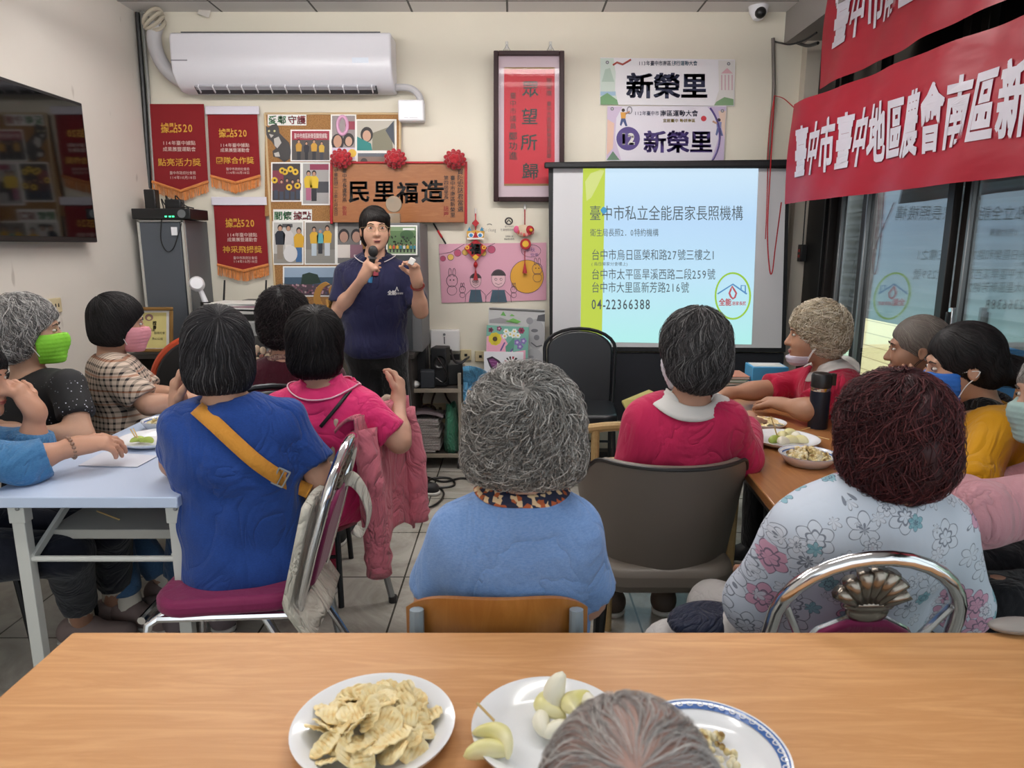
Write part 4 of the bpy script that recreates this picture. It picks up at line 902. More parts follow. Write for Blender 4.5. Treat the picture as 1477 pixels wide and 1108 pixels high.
p = A(617, 596, WY-.012); b = root('socket_unit', p, 'cream louvred socket panel on the wall behind the trolley', 'socket panel')
MB().box(p, (.25, .024, .14), M_CREAM).build('plate', b, bevel=.003)
k = MB()
for i in range(5):
    for j in range(2): k.box(p+V((-.09+.045*i, -.013, -.03+.06*j)), (.022, .004, .03), mat('socket_brown', '6b5a36', .6))
k.build('slots', b)
k = MB()
for a in ((612, 560, 610, 595), (630, 560, 622, 600), (640, 560, 655, 588)): k.tube(spline([A(a[0], a[1], D+.3), A((a[0]+a[2])/2-3, (a[1]+a[3])/2, D+.33), A(a[2], a[3], WY-.04)], 5), .007, mat('brown_lead', '4a3428', .6), 6)
k.tube([A(618, 592, 4.6)+V((.05*math.cos(t_), 0, .04*math.sin(t_))) for t_ in np.linspace(0, 6.28, 16)[:-1]], .006, mat('brown_lead', ''), 6, closed=True)
tag(k.build('cable_tangle', loc=A(618, 592, 4.6)), 'brown leads hanging between the trolley shelves', 'cables')
npm = mat('newsprint', 'a59c98', .85); t = NT(npm); n = t.noise(t.coord('Object', (60, 60, 300)), 3, 3); r = t.ramp(n, 0, [(.4, '6d6664'), (.55, 'b4aca8')]); t.base((r, 0))
ncx = A(614, 640, D+.15).x; zz = s0
for i in range(11):
    h_ = .014+.006*((i*5) % 3)
    o = MB().box((ncx+.008*((i*3) % 4-1.5), D+.17, zz+h_/2), (.2, .28, h_), npm, rotz(R((i*29) % 9-4))).build('newspaper', loc=(ncx, D+.17, zz), bevel=.005)
    tag(o, 'folded newspaper in the stack on the lower trolley shelf', 'newspaper', 'newspapers on the trolley'); zz += h_
k = MB(); k.sheet(lambda u, v: V((ncx-.11+.24*u, D+.04+.3*v, zz+.008+.03*math.sin(3*u+2*v)+.02*math.sin(7*v))), 12, 12, mat('grey_cloth', '7d7074', .85), .006)
tag(k.build('grey_bag', loc=(ncx, D+.17, zz)), 'crumpled grey plastic bag on top of the newspapers', 'bag')
c0 = A(652, 648, D+.12); c0.z = s0; gm = cloth('green_bag', '3f7d62', .5, .9, 14)
def sack(name, label, cat, c, rx, ry, h, m, top=.6):
    k = MB(); prof = lambda u, v: V((c.x + rx*math.cos(2*PI*u)*(1-.12*math.sin(6*v+8*u)*v)*(1-(1-top)*v*v), c.y + ry*math.sin(2*PI*u)*(1-(1-top)*v*v)*(1+.1*math.sin(9*u+5*v)), c.z + h*v*(1+.05*math.sin(12*u))))
    k.sheet(prof, 28, 12, m, .002); k.ell(c+V((0, 0, .01)), (rx*.98, ry*.98, .01), m, None, 20, 6)
    return tag(k.build(name, loc=c, smooth=180), label, cat)
sack('green_bag', 'green printed shopping bag on the lower trolley shelf', 'bag', c0, .052, .1, .3, gm)
# blue sleeve hanging off the trolley corner
cb = cloth('light_blue_cloth', '5b9cc4', .7, .8, 12)
k = MB(); k.sheet(lambda u, v: A(668+36*u, 530+26*v+8*u-5*math.sin(3*u+4*v), D-.015-.03*math.sin(3*u+5*v)), 14, 10, cb, .006)
k.tube(spline([A(672, 552, D-.03), A(671, 570, D-.04), A(672, 582, D-.04)], 5), .014, cb, 8); k.tube(spline([A(684, 556, D-.03), A(683, 572, D-.04), A(680, 580, D-.04)], 5), .012, cb, 8)
tag(k.build('blue_bag', loc=A(686, 545, D)), 'light blue cloth bag hooked on the trolley corner, straps hanging', 'bag')
# cardboard box, black bag, three paintings
x0, x1 = A(674, 600, 4.32).x, A(790, 600, 4.32).x; ht = A(720, 566, 4.32).z
b = root('cardboard_box', ((x0+x1)/2, 4.5, 0), 'big brown cardboard box on the floor under the paintings', 'box')
MB().box(((x0+x1)/2, 4.52, ht/2), (x1-x0, .4, ht), M_CARD).build('body', b, bevel=.004)
k = MB(); k.box(((x0+x1)/2, 4.42, ht+.004), (x1-x0, .2, .006), M_CARD, Matrix.Rotation(R(3), 3, 'X')); k.box(((x0+x1)/2, 4.315, ht-.03), (x1-x0, .006, .05), mat('card_dark', '8f6a40', .8)); k.build('flap', b)
c0 = V(((x0+x1)/2+.06, 4.47, ht+.012))
k = MB(); k.sheet(lambda u, v: c0+V((-.26+.5*u, -.15+.33*v, .028+.022*math.sin(9*u+4*v)*math.sin(PI*u)+.012*math.sin(23*u)*math.sin(PI*v))), 30, 16, cloth('black_bag', '121213', .5, .6, 12), .035)
tag(k.build('black_bag', loc=c0, smooth=180), 'flattened black bag on the cardboard box below the paintings', 'bag')
def canvas(name, label, pts, D, m, t, tilt=.0):
    g = lambda u, v, d: A(u, -v, D+tilt*((-v)-pts[2][1])/-80.0 - d)
    b = root(name, A((pts[0][0]+pts[1][0])/2, pts[2][1], D), label, 'painting')
    k = MB(); k.prism([(x, -y) for x, y in pts], g, t, m); k.build('board', b, bevel=.0015, seg=1)
    return b, (lambda u, v, d: g(u, v, t+.0006+d))
b, g = canvas('sketch_painting', 'large grey landscape and bear sketch board leaning on the wall', [(705, 443), (786, 447), (785, 553), (703, 552)], 4.58, mat('sketch_paper', 'b3b3b3', .8), .012, .05)
k = MB(); sg = mat('sketch_grey', '77777a', .9); sd = col('54555a')
k.tube([g(x, -y, .001) for x, y in ((706, 445), (785, 449))], .006, M_GREYMET, 6)
for o_, c in (([(706, 461), (722, 458), (740, 464), (752, 468), (706, 466)], '8d8a8c'), ([(729, 464), (740, 459), (752, 464), (746, 467)], '6aa84f'), ([(722, 455), (726, 449), (730, 456)], '5a9a48'), ([(735, 456), (738, 453), (743, 456)], '6aa84f')): flat(k, g, [(x, -y) for x, y in o_], .0006, c)
flat(k, g, circ(773, -482, 13, 22), .0005, '9b9b9d'); flat(k, g, circ(764, -463, 5), .0008, '86868a'); flat(k, g, [(776, -455), (786, -453), (786, -464), (774, -463)], .001, '4b4b50'); flat(k, g, circ(771, -477, 5, 2.5), .0012, '5d5d62'); flat(k, g, circ(774, -487, 4, 4), .0012, '6b6b70')
k.tube([g(x, -y, .0012) for x, y in ((766, 494), (774, 500), (782, 498))], .004, sd, 5); flat(k, g, circ(770, -522, 14, 20), .0005, 'a3a3a6')
for x, y in ((766, 515), (778, 522), (770, 535)): flat(k, g, circ(x, -y, 4, 2), .0008, '88888c')
k.build('drawing', b, smooth=0)
b, g = canvas('flower_painting', 'colourful flower painting on teal and pink, middle of the leaning three', [(702, 469), (763, 472), (760, 545), (700, 541)], 4.53, mat('paint_teal', '6fa596', .7), .014, .03)
k = MB(); flat(k, g, [(702, -485), (724, -482), (740, -508), (758, -505), (758, -520), (701, -520)], .0004, 'dba0b4')
def flower(x, y, r_, c, cc, n=8, d=.0008):
    for i in range(n):
        a = 2*PI*i/n; flat(k, g, circ(x+r_*.6*math.cos(a), -(y+r_*.6*math.sin(a)), r_*.38, n=8), d, c)
    flat(k, g, circ(x, -y, r_*.35, n=10), d+.0006, cc)
flower(714, 489, 10, 'd8c83a', '4a3a20', 9); flower(708, 476, 4, '6a2f4a', '2a1a20', 5); flower(720, 474, 4, '7a3a5c', 'd0a0b0', 5); flower(752, 477, 5, '8a3052', '501a30', 6)
for x, y in ((730, 478), (736, 482), (742, 478), (728, 485), (741, 484), (747, 484)): flower(x, y, 4.2, 'dfe6e4', 'd8c060', 6)
for x, y in ((746, 494), (755, 492), (750, 500)): flower(x, y, 5, '7a6aa8', 'c0b0d0', 5)
flat(k, g, [(729, -500), (742, -486), (741, -505), (730, -512)], .0009, '4f8a76')
for x, y in ((722, 506), (733, 515)): k.tube([g(x, -y, .001), g(x+6, -(y-12), .001)], .005, col('6f5a9a'), 5)
k.build('picture', b, smooth=0)
b, g = canvas('butterfly_painting', 'white canvas with purple butterfly wing and dark flower, in front', [(698, 507), (755, 508), (754, 547), (698, 550)], 4.47, mat('canvas_white', 'dcdde2', .8), .02, .02)
k = MB(); flat(k, g, [(702, -517), (710, -514), (720, -520), (728, -530), (730, -543), (722, -545), (712, -538), (706, -528)], .0004, '2f2030'); flat(k, g, [(705, -519), (711, -517), (719, -523), (725, -531), (726, -540), (716, -536), (709, -528)], .0008, '74336c')
for i in range(4): k.tube([g(706+4*i, -(521+4*i), .0012), g(716+3*i, -(522+6*i), .0012)], .002, col('a06a9a'), 4)
for i in range(14):
    a = 2*PI*i/14; x, y = 738, 525; flat(k, g, [(x+4*math.cos(a-.2), -(y+4*math.sin(a-.2))), (x+11*math.cos(a-.12), -(y+11*math.sin(a-.12))), (x+12*math.cos(a+.12), -(y+11*math.sin(a+.12))), (x+4*math.cos(a+.2), -(y+4*math.sin(a+.2)))], .0006, ('1d1a1c', '3a2426', '9a3440')[i % 3])
flat(k, g, circ(738, -525, 4, 5), .001, 'd8b040'); k.build('picture', b, smooth=0)
# floor cable
pts = [AZ(x, y, .008) for x, y in ((700, 700), (668, 690), (640, 695), (615, 688), (596, 684), (600, 695), (630, 703), (655, 700), (648, 690), (620, 692), (612, 712), (600, 735), (585, 735))]
k = MB(); k.tube(spline(pts, 8), .007, M_BLACK, 8)
pts = [AZ(x, y, .012) for x, y in ((590, 700), (610, 693), (628, 700), (640, 712), (628, 728), (600, 737))]
k.tube(spline(pts, 8), .006, M_BLACK, 8)
tag(k.build('floor_cable', loc=AZ(640, 700, 0)), 'black cable lying in loops on the tiled floor by the trolley', 'cable')

# ---------------------------------------------------------------- black banquet chair facing the room
def tf(loc, rz):
    Mz = rotz(rz); loc = V(loc); return lambda p: loc + Mz @ V(p)
def banquet(loc, rz, label, msh, msf, hb=.88):
    T = tf(loc, rz); b = root('banquet_chair', loc, label, 'chair')
    k = MB(); k.prism(rrect(.43, .42, .06), lambda u, v, d: T((u, v, .41+d)), .06, msh); k.build('seat', b, bevel=.018, seg=3)
    o = circ(0, 0, .205, .2, 12, 0, 180); out = [(x, y*.6+.2) for x, y in o] + [(-.2, -.14), (.2, -.14)]
    k = MB(); k.prism(out, lambda u, v, d: T((u, -.2-d-.12*(v+.14), .58+v)), .035, msh); k.build('backrest', b, bevel=.012, seg=3)
    k = MB(); pts = [(-.205, -.17, .40), (-.215, -.215, .58)] + [(x*1.08, -.2-.12*(y*.62+.35), .58+y*.62+.21) for x, y in reversed(o)] + [(.215, -.215, .58), (.205, -.17, .40)]
    k.tube([T(p) for p in pts], .011, msf, 8); k.build('back_frame', b)
    for s in (-1, 1):
        for p, q in (((.19*s, .18, .41), (.205*s, .21, 0)), ((.195*s, -.17, .41), (.205*s, -.24, 0))): MB().tube([T(p), T(q)], .012, msf, 8).build('leg', b)
    k = MB(); k.tube([T((-.2, -.2, .2)), T((.2, -.2, .2))], .008, msf, 8); k.build('stretcher', b); return b
p = A(836, 560, 4.1)
banquet((p.x, 4.07, 0), R(176), 'empty black padded banquet chair before the projection screen', mat('black_vinyl', '15171b', .35), mat('black_steel', '26272a', .3, .6))

# chrome dining chairs with fan ornament
def chromechair(loc, rz, label):
    T = tf(loc, rz); b = root('chrome_chair', loc, label, 'chair')
    k = MB(); k.prism([(x*(1-.12*(y < 0)), y) for x, y in rrect(.42, .40, .09)], lambda u, v, d: T((u, v, .425+d)), .05, M_PURP); k.build('seat', b, bevel=.018, seg=3)
    L = lambda x, z: T((x*.94, -.2-.26*(z-.43), .43+(z-.43)*.89))
    k = MB(); hoop = [(-.17, .40), (-.188, .52), (-.195, .64), (-.185, .74)] + [(.185*math.cos(R(a)), .76+.165*math.sin(R(a))) for a in range(170, 0, -12)] + [(.185, .74), (.195, .64), (.188, .52), (.17, .40)]
    k.tube([L(x, z) for x, z in hoop], .0145, M_CHROME, 12); k.build('back_hoop', b)
    k = MB(); pad = [(-.10, .46), (.10, .46), (.125, .68), (.09, .735), (.04, .765), (-.04, .765), (-.09, .735), (-.125, .68)]
    k.prism([(x, z) for x, z in pad], lambda u, v, d: L(u, v)+(T((0, -.018+d, 0))-T((0, 0, 0))), .03, M_PURP); k.build('back_pad', b, bevel=.01, seg=3)
    k = MB(); k.tube([L(x, z) for x, z in pad], .006, M_CHROME, 8, closed=True); k.build('pad_rim', b)
    for s in (-1, 1):
        MB().tube([L(.165*s, .80), L(.118*s, .70)], .008, M_CHROME, 8).build('back_bar', b); MB().tube([L(.19*s, .62), L(.115*s, .60)], .007, M_CHROME, 8).build('back_bar', b)
    MB().tube([L(-.18, .45), L(.18, .45)], .009, M_CHROME, 8).build('back_bar', b)
    k = MB(); mo = mat('pewter_ornament', '8a8278', .25, .9)
    for i in range(7):
        a = R(-66+22*i); c_ = V((0, 0)); x0, z0 = .018*math.sin(a), .79+.012*math.cos(a); x1, z1 = .075*math.sin(a), .80+.095*math.cos(a)*(.9+.1*math.cos(a))
        k.tube([L(x0, z0), L((x0+x1)/2, (z0+z1)/2), L(x1, z1)], [.006, .012, .015], mo, 8)
    k.ell(L(0, .785), (.042, .012, .026), mo, rotz(rz), 12, 8); k.ell(L(0, .80), (.05, .01, .014), mo, rotz(rz), 12, 8); k.build('fan_ornament', b, smooth=180)
    for s in (-1, 1):
        MB().tube([T(p) for p in ((.17*s, .165, .425), (.185*s, .205, .40), (.195*s, .215, .33), (.2*s, .24, 0))], .0125, M_CHROME, 10).build('leg', b)
        MB().tube([T(p) for p in ((.165*s, -.1, .42), (.18*s, -.22, .2), (.19*s, -.32, 0))], .0125, M_CHROME, 10).build('leg', b)
    k = MB(); k.tube([T((-.19, .2, .27)), T((.19, .2, .27))], .009, M_CHROME, 8); k.tube([T((-.19, .22, .415)), T((.19, .22, .415))], .0115, M_CHROME, 8)
    for s in (-1, 1): k.tube([T((.19*s, .2, .27)), T((.175*s, -.2, .27))], .009, M_CHROME, 8); k.tube([T((.18*s, .18, .415)), T((.17*s, -.2, .415))], .0115, M_CHROME, 8)
    k.build('seat_frame', b); return b
CH1 = (-.80, 1.93, 0)
chromechair(CH1, R(92), 'chrome chair with purple seat under the woman in the blue T-shirt')
p = AZ(1252, 840, .80); CH3 = (A(1252, 840, 1.25).x-.025, 1.49, 0)
chromechair(CH3, R(0), 'chrome hoop-back chair with fan ornament behind the floral blouse')
# chair carrying the pink jacket
CH2 = V((-.80, 2.50, 0))
T = tf(CH2, R(72)); b = root('padded_chair', CH2, 'beige backed chair with steel legs under the woman in the pink polo', 'chair'); bg_ = mat('beige_leather', 'b09f8e', .5)
k = MB(); k.prism(rrect(.42, .42, .07), lambda u, v, d: T((u, v, .42+d)), .05, bg_); k.build('seat', b, bevel=.015, seg=3)
k = MB(); k.sheet(lambda u, v: T((-.2+.4*u, -.21-.09*v-.03*math.cos(PI*(u-.5)), .46+.40*v)), 12, 10, bg_, .035); k.build('backrest', b, bevel=.01)
for s in (-1, 1):
    for p, q in (((.17*s, .17, .42), (.19*s, .21, 0)), ((.17*s, -.18, .42), (.19*s, -.27, 0))):
        l_ = MB().tube([T(p), T(q)], .014, M_GREYMET, 8).build('leg', b); MB().cyl(T(q), T(q)+V((0, 0, .025)), .018, M_BLACK, 10).build('foot_cap', l_)
pj = cloth('pink_jacket', 'c9707f', .75, .8, 9)
b = root('pink_jacket', T((0, -.3, .86)), 'dusty pink jacket hanging over the beige chair back', 'jacket')
def jk(u, v):
    fold = .009*math.sin(u*11+v*2+.6*math.sin(u*5))*(.2+v) + .004*math.sin(u*29+v*4)*v
    return T((-.20+.38*u-.03*v*(u-.5), -.362-.02*v+fold, .868-.50*v-.04*math.sin(u*7)*v))
k = MB(); k.sheet(jk, 60, 30, pj, .01); k.sheet(lambda u, v: T((-.20+.38*u, -.362+.085*v, .870-.06*v*v+.004*math.sin(u*20))), 30, 6, pj, .01); k.build('body', b, smooth=180)
for s, ln_ in ((-.15, .5), (.14, .42)):
    k = MB(); pts = spline([T((s, -.37, .82)), T((s*1.12, -.40, .66)), T((s*1.1, -.41, .50)), T((s*1.05, -.41, .86-ln_-.05))], 6); n = len(pts)
    k.tube(pts, [.045-.006*abs(math.sin(i*.9)) for i in range(n-3)]+[.05, .042, .045], pj, 16); k.build('sleeve', b, smooth=180)
# cloth tote slung on the chrome chair back
tm = cloth('tote_cotton', 'cfcabd', .85, .6, 9); T1 = tf(CH1, R(92))
b = root('tote_bag', T1((0, -.31, .8)), 'off-white cotton tote bag hanging on the purple chrome chair back', 'bag')
k = MB(); k.sheet(lambda u, v: T1((-.20+.38*u, -.235+.10*v-.11*max(0, v-.72)*3-.006*math.sin(5*u), .74-.40*v+.012*math.sin(7*u))), 24, 16, tm, .022); k.build('sack', b, smooth=180)
cpt = spline([A(482, 712, 1.98), A(503, 690, 1.98), A(522, 706, 1.97), A(533, 738, 1.96), A(526, 768, 1.95), A(510, 764, 1.96)], 6)
k = MB(); k.sheet(lambda u, v: cpt[min(30, int(round(u*30)))]+V((.012*(v-.5), .02*(v-.5), .045*(v-.5)*(1-.6*u))), 30, 3, tm, .004)
k.build('strap', b, smooth=180)

# plywood chair in front
p = A(716, 890, 1.155); PC = V((p.x, 1.34, 0)); ply = wood('plywood', 'b07636', 'a0662a', .35, (10, 2, 2), .2)
b = root('plywood_chair', PC, 'plywood backed chair under the woman in the light blue blouse', 'chair')
zt_ = A(716, 866, 1.15).z; hw = (A(852, 880, 1.15).x-A(580, 880, 1.15).x)/2
def pback(u, v):
    x = -1+2*u; e = .5*(1-abs(x)**6*.55); zc = zt_-.075; z = zc + (v-.5)*.15*(1-.4*abs(x)**5) - .008*x*x
    return V((PC.x + hw*x, 1.15 + .045*x*x, z))
k = MB(); k.sheet(pback, 28, 8, ply, .011); k.build('backrest', b, smooth=60)
pg2 = mat('pale_blue_steel', '93a3ae', .4, .3)
for s in (-1, 1):
    k = MB(); x = PC.x+s*hw*.86; k.tube([(x, 1.168, zt_-.028), (x, 1.16, zt_-.1), (x*1+0, 1.168, .46), (x, 1.14, 0)], [.013, .014, .013, .013], pg2, 10)
    k.build('back_post', b); k = MB(); k.ell((x, 1.158, zt_-.055), (.007, .004, .007), M_BLACK, None, 8, 6); k.build('screw', b)
    MB().tube([(PC.x+s*hw*.8, 1.5, .40), (PC.x+s*hw*.86, 1.56, 0)], .012, pg2, 10).build('leg', b)
k = MB(); k.prism(rrect(hw*1.7, .38, .06), lambda u, v, d: V((PC.x+u, 1.37+v, .395+d)), .014, ply); k.build('seat', b, bevel=.004)

# grey leather armchair
p = A(968, 760, 1.95); GC = V((p.x, 2.14, 0)); bk = mat('black_wood', '141312', .4)
b = root('armchair', GC, 'grey brown leather armchair with black legs under the woman in crimson', 'armchair')
topz = A(968, 676, 1.89).z
def shell(u, v):
    a = R(-128+256*u); ab = abs(a); f = max(0, min(1, (ab-R(52))/R(45))); f = f*f*(3-2*f)
    zt2 = topz - (topz-.66)*f; zb2 = .40 + .02*math.cos(a); rr = 1 - .20*(1-v)*(1-.3*f)
    x = .262*math.sin(a)*rr; y = -.245*math.cos(a)*rr - (.05*(v-.5)*(1-f))
    if ab > R(90): y = y*1.25
    return GC + V((x, y, zb2 + (zt2-zb2)*v))
k = MB(); k.sheet(shell, 60, 16, M_SEATG, .03); k.build('back_shell', b, smooth=60, bevel=.006)
k = MB(); k.tube([shell(u/60, 1.0)+V((0, 0, .002)) for u in range(61)], .006, mat('black_piping', '1b1a19', .5), 6); k.build('piping', b)
k = MB(); k.prism(rrect(.44, .46, .1), lambda u, v, d: GC+V((u, v+.04, .37+d)), .09, M_SEATG); k.build('seat', b, bevel=.03, seg=3)
for x, y in ((-.205, -.17), (.205, -.17), (-.21, .24), (.21, .24)): MB().tube([GC+V((x*.95, y*.9, .40)), GC+V((x*1.08, y*1.15, 0))], [.022, .014], bk, 10).build('leg', b)
# empty wooden armchair beyond it
WC = V((.58, 2.62, 0)); aw = wood('pale_beech', 'b59a6c', 'a98b5c', .4, (12, 3, 12))
b = root('wooden_armchair', WC, 'pale wooden armchair with grey seat, empty beside the woman in crimson', 'armchair')
k = MB(); k.prism(rrect(.5, .44, .05), lambda u, v, d: WC+V((u, v, .40+d)), .05, M_SEATG); k.build('seat', b, bevel=.012)
for s in (-1, 1):
    pts = spline([WC+V((-.27, .24*s, .655)), WC+V((-.1, .25*s, .665)), WC+V((.24, .24*s, .65))], 6); k = MB(); k.tube(pts, .021, aw, 10); k.build('armrest', b)
    for x in (-.22, .22): MB().tube([WC+V((x, .235*s, 0)), WC+V((x*1.02, .24*s, .65))], [.015, .019], aw, 10).build('leg', b)
k = MB(); k.sheet(lambda u, v: WC+V((.24+.05*v, -.2+.4*u, .5+.28*v)), 10, 8, M_SEATG, .03); k.build('backrest', b, bevel=.008)
# black chair at the right edge
p = A(1450, 850, 1.5)

# ---------------------------------------------------------------- tables
T0Z = .755
b = root('wood_table', (.2, .83, 0), 'wood grain table in the foreground holding three plates', 'table')
k = MB(); k.box((.2, .80, T0Z-.014), (1.944, .62, .028), M_TWOOD); k.build('tabletop', b, bevel=.004)
k = MB(); k.box((.2, .80, T0Z-.06), (1.8, .5, .05), M_LEGW); k.build('apron', b, bevel=.002)
for x in (-.7, 1.1):
    for y in (.55, 1.05): MB().box((x, y, (T0Z-.03)/2), (.035, .035, T0Z-.03), M_LEGW).build('leg', b, bevel=.002)
TLZ = .74; tx0, tx1, ty_, tyf = -1.47, -.925, 1.815, 3.62
b = root('folding_table', ((tx0+tx1)/2, (ty_+tyf)/2, 0), 'long white folding table with steel legs and undershelf on the left', 'table')
k = MB(); k.box(((tx0+tx1)/2, (ty_+tyf)/2, TLZ-.016), (tx1-tx0, tyf-ty_, .032), M_TABW); k.build('tabletop', b, bevel=.003)
k = MB(); k.box(((tx0+tx1)/2, ty_+.45, TLZ-.17), (.40, .62, .03), mat('shelf_grey', 'a5a39c', .5)); k.build('undershelf', b, bevel=.003)
for ye, o_ in ((ty_+.05, 1), (tyf-.05, -1)):
    for x in (tx0+.07, tx1-.03):
        l_ = MB().box((x, ye, (TLZ-.03)/2), (.036, .03, TLZ-.03), M_LEGW).build('leg', b, bevel=.002)
        k = MB(); k.box((x, ye-.001*o_, TLZ-.06), (.046, .034, .06), M_LEGW); k.cyl((x+.008, ye-.019, TLZ-.045), (x+.008, ye-.024, TLZ-.045), .006, M_GREYMET, 10); k.build('bracket', l_, bevel=.002)
    k = MB(); k.cyl((tx0+.07, ye, TLZ-.205), (tx1-.03, ye, TLZ-.205), .009, M_LEGW, 10); k.build('cross_rail', b)
    k = MB(); k.box(((tx0+tx1)/2+.02, ye, .16), (tx1-tx0-.1, .028, .04), M_LEGW); k.build('foot_bar', b, bevel=.002)
    for x in (tx0+.09, tx1-.05):
        k = MB(); k.bar((x, ye, TLZ-.2), (x, ye+o_*.3, TLZ-.04), .012, .02, M_LEGW); k.build('brace', b)
TRZ = .73; rr0 = R(-11)
RC = V((.985, 1.76, 0)); TT = tf(RC, R(-4))
b = root('meeting_table', RC, 'long brown wood grain table on the right with snacks and bottle', 'table')
k = MB(); k.prism([(-.275, 0), (.275, 0), (.275, 1.8), (-.275, 1.8)], lambda u, v, d: TT((u, v, TRZ-.03+d)), .03, M_TWOOD2); k.build('tabletop', b, bevel=.004)
for x in (-.23, .23):
    for y in (.06, 1.74): MB().box(TT((x, y, (TRZ-.03)/2)), (.036, .036, TRZ-.03), M_LEGW, rotz(R(-4))).build('leg', b, bevel=.002)
k = MB(); k.prism([(-.25, .04), (.25, .04), (.25, 1.76), (-.25, 1.76)], lambda u, v, d: TT((u, v, TRZ-.07+d)), .04, M_DESK); k.build('apron', b)
# ---------------------------------------------------------------- plates and food
M_BLUEP = mat('blue_glaze', '4a6fb0', .2); M_CHIP = mat('chip', 'e9cf92', .6); t = NT(M_CHIP); n = t.noise(t.coord('Object'), 60, 3); r = t.ramp(n, 0, [(.35, 'e6c687'), (.5, 'f3e0ab'), (.75, 'f8ebc6')]); t.base((r, 0))
M_APPLE = mat('apple_flesh', 'e4dc9a', .35); t = NT(M_APPLE); n = t.noise(t.coord('Object'), 14, 3); r = t.ramp(n, 0, [(.3, 'd6cf72'), (.6, 'ece6b8')]); t.base((r, 0))
M_PALE = mat('pale_apple_flesh', 'e9e5d2', .4); M_GUAVA = mat('guava_green', '9db050', .4); M_POP = mat('popcorn', 'dccfa0', .8); t = NT(M_POP); n = t.noise(t.coord('Object'), 50, 2); r = t.ramp(n, 0, [(.35, '8a6a3a'), (.45, 'd8c48a'), (.65, 'ece4c8')]); t.base((r, 0))
M_STICK = mat('bamboo', 'c9ab74', .6)
def plate(c, r, label, rim=None, depth=.022, cat='plate', name='plate'):
    c = V(c); b = root(name, c, label, cat)
    prof = [(0, .003), (r*.62, .003), (r*.74, .008), (r*.94, depth), (r, depth+.001), (r*.985, depth-.004), (r*.72, -.0005+.002), (r*.6, 0), (0, 0)]
    k = MB(); k.lathe(prof, M_PLATE, c, 64); k.build('dish', b, smooth=50)
    if rim:
        k = MB(); z1, z2 = .008+(depth-.008)*.55, depth
        k.lathe([(r*.86, .008+(depth-.008)*.6+.0012), (r*.97, depth+.0012)], M_BLUEP, c, 64)
        for i in range(40):
            a = 2*PI*i/40; d = V((math.cos(a), math.sin(a), 0)); p = c+d*r*.915+V((0, 0, .008+(depth-.008)*.82+.0022)); tn = V((-d.y, d.x, 0))
            for q in ((.0042, .0018),): k.tube([p+tn*q[0]*math.cos(tt)+d*.0045*math.sin(tt) for tt in np.linspace(0, 6.28, 9)[:-1]], .0009, M_PLATE, 4, closed=True)
        k.build('blue_rim', b, smooth=60)
    return b
def pz(x0, x1, y, z): a, c = AZ(x0, y, z), AZ(x1, y, z); return (a+c)/2, (c.x-a.x)/2
def onz(p, z): return V((p.x, p.y, z))
c, r_ = pz(422, 656, 1044, T0Z+.02); CP = onz(c, T0Z)
plate(CP, r_, 'white plate of ridged potato chips on the foreground table')
random.seed(3)
def chipmesh():
    k = MB(); ax, ay = random.uniform(.021, .026), random.uniform(.016, .02); b1, b2 = random.uniform(-6, 7), random.uniform(-9, 9)
    def f(u, v):
        rr = v; a = 2*PI*u; x = ax*rr*math.cos(a)*(1+.06*math.sin(3*a+b1)); y = ay*rr*math.sin(a)
        return V((x, y, b1*x*x + b2*y*y + .0011*math.sin(x*950)*1.3))
    k.sheet(lambda u, v: f(u, .02+.98*v), 30, 14, M_CHIP, .0016)
    o = k.build('potato_chip', smooth=70); return o.data, bpy.data.objects.remove(o)
chips = [chipmesh()[0] for _ in range(7)]
def scatter(name, meshes, c, R_, n, z0, pile, label, cat, group, flat_=.5):
    for i in range(n):
        a = i*2.39996; rr = R_*math.sqrt((i+.5)/n); h = z0 + pile*(1-(rr/R_)**2)*random.uniform(.5, 1.0) + .004
        o = bpy.data.objects.new(name, meshes[i % len(meshes)]); COL.objects.link(o)
        o.location = V((c.x+rr*math.cos(a), c.y+rr*math.sin(a), c.z+h)); o.rotation_euler = (random.uniform(-flat_, flat_), random.uniform(-flat_, flat_), random.uniform(0, 6.28))
        tag(o, label, cat, group)
scatter('potato_chip', chips, CP, r_*.70, 44, .010, .035, 'pale yellow ridged potato chip in the pile on the foreground plate', 'potato chip', 'chips on the foreground plate', .75)
c, r_ = pz(680, 908, 1048, T0Z+.02); AP = onz(c, T0Z)
plate(AP, r_, 'white plate of apple slices on the foreground table, behind the bald head')
def wedge(c, L, w, h, m, rz, roll, label, curve=1.0, pitch=0, name='apple_slice', group='apple slices on the foreground plate', cat='apple slice'):
    Mx = rotz(rz) @ Matrix.Rotation(pitch, 3, 'Y') @ Matrix.Rotation(roll, 3, 'X'); k = MB(); N = 16
    def f(u, v):
        t_ = -1+2*u; a = 2*PI*v; s = math.sqrt(max(0, 1-t_*t_))+.02; x = L*.5*t_
        yb = -curve*w*.9*(t_*t_); return V(c)+Mx @ V((x, yb+w*.5*s*math.cos(a), h*.5*s*(math.sin(a) if math.sin(a) > 0 else .55*math.sin(a))))
    k.sheet(f, N, 14, m); return tag(k.build(name, loc=c, smooth=180), label, cat, group)
def ap(x, y, z): return AZ(x, y, z)
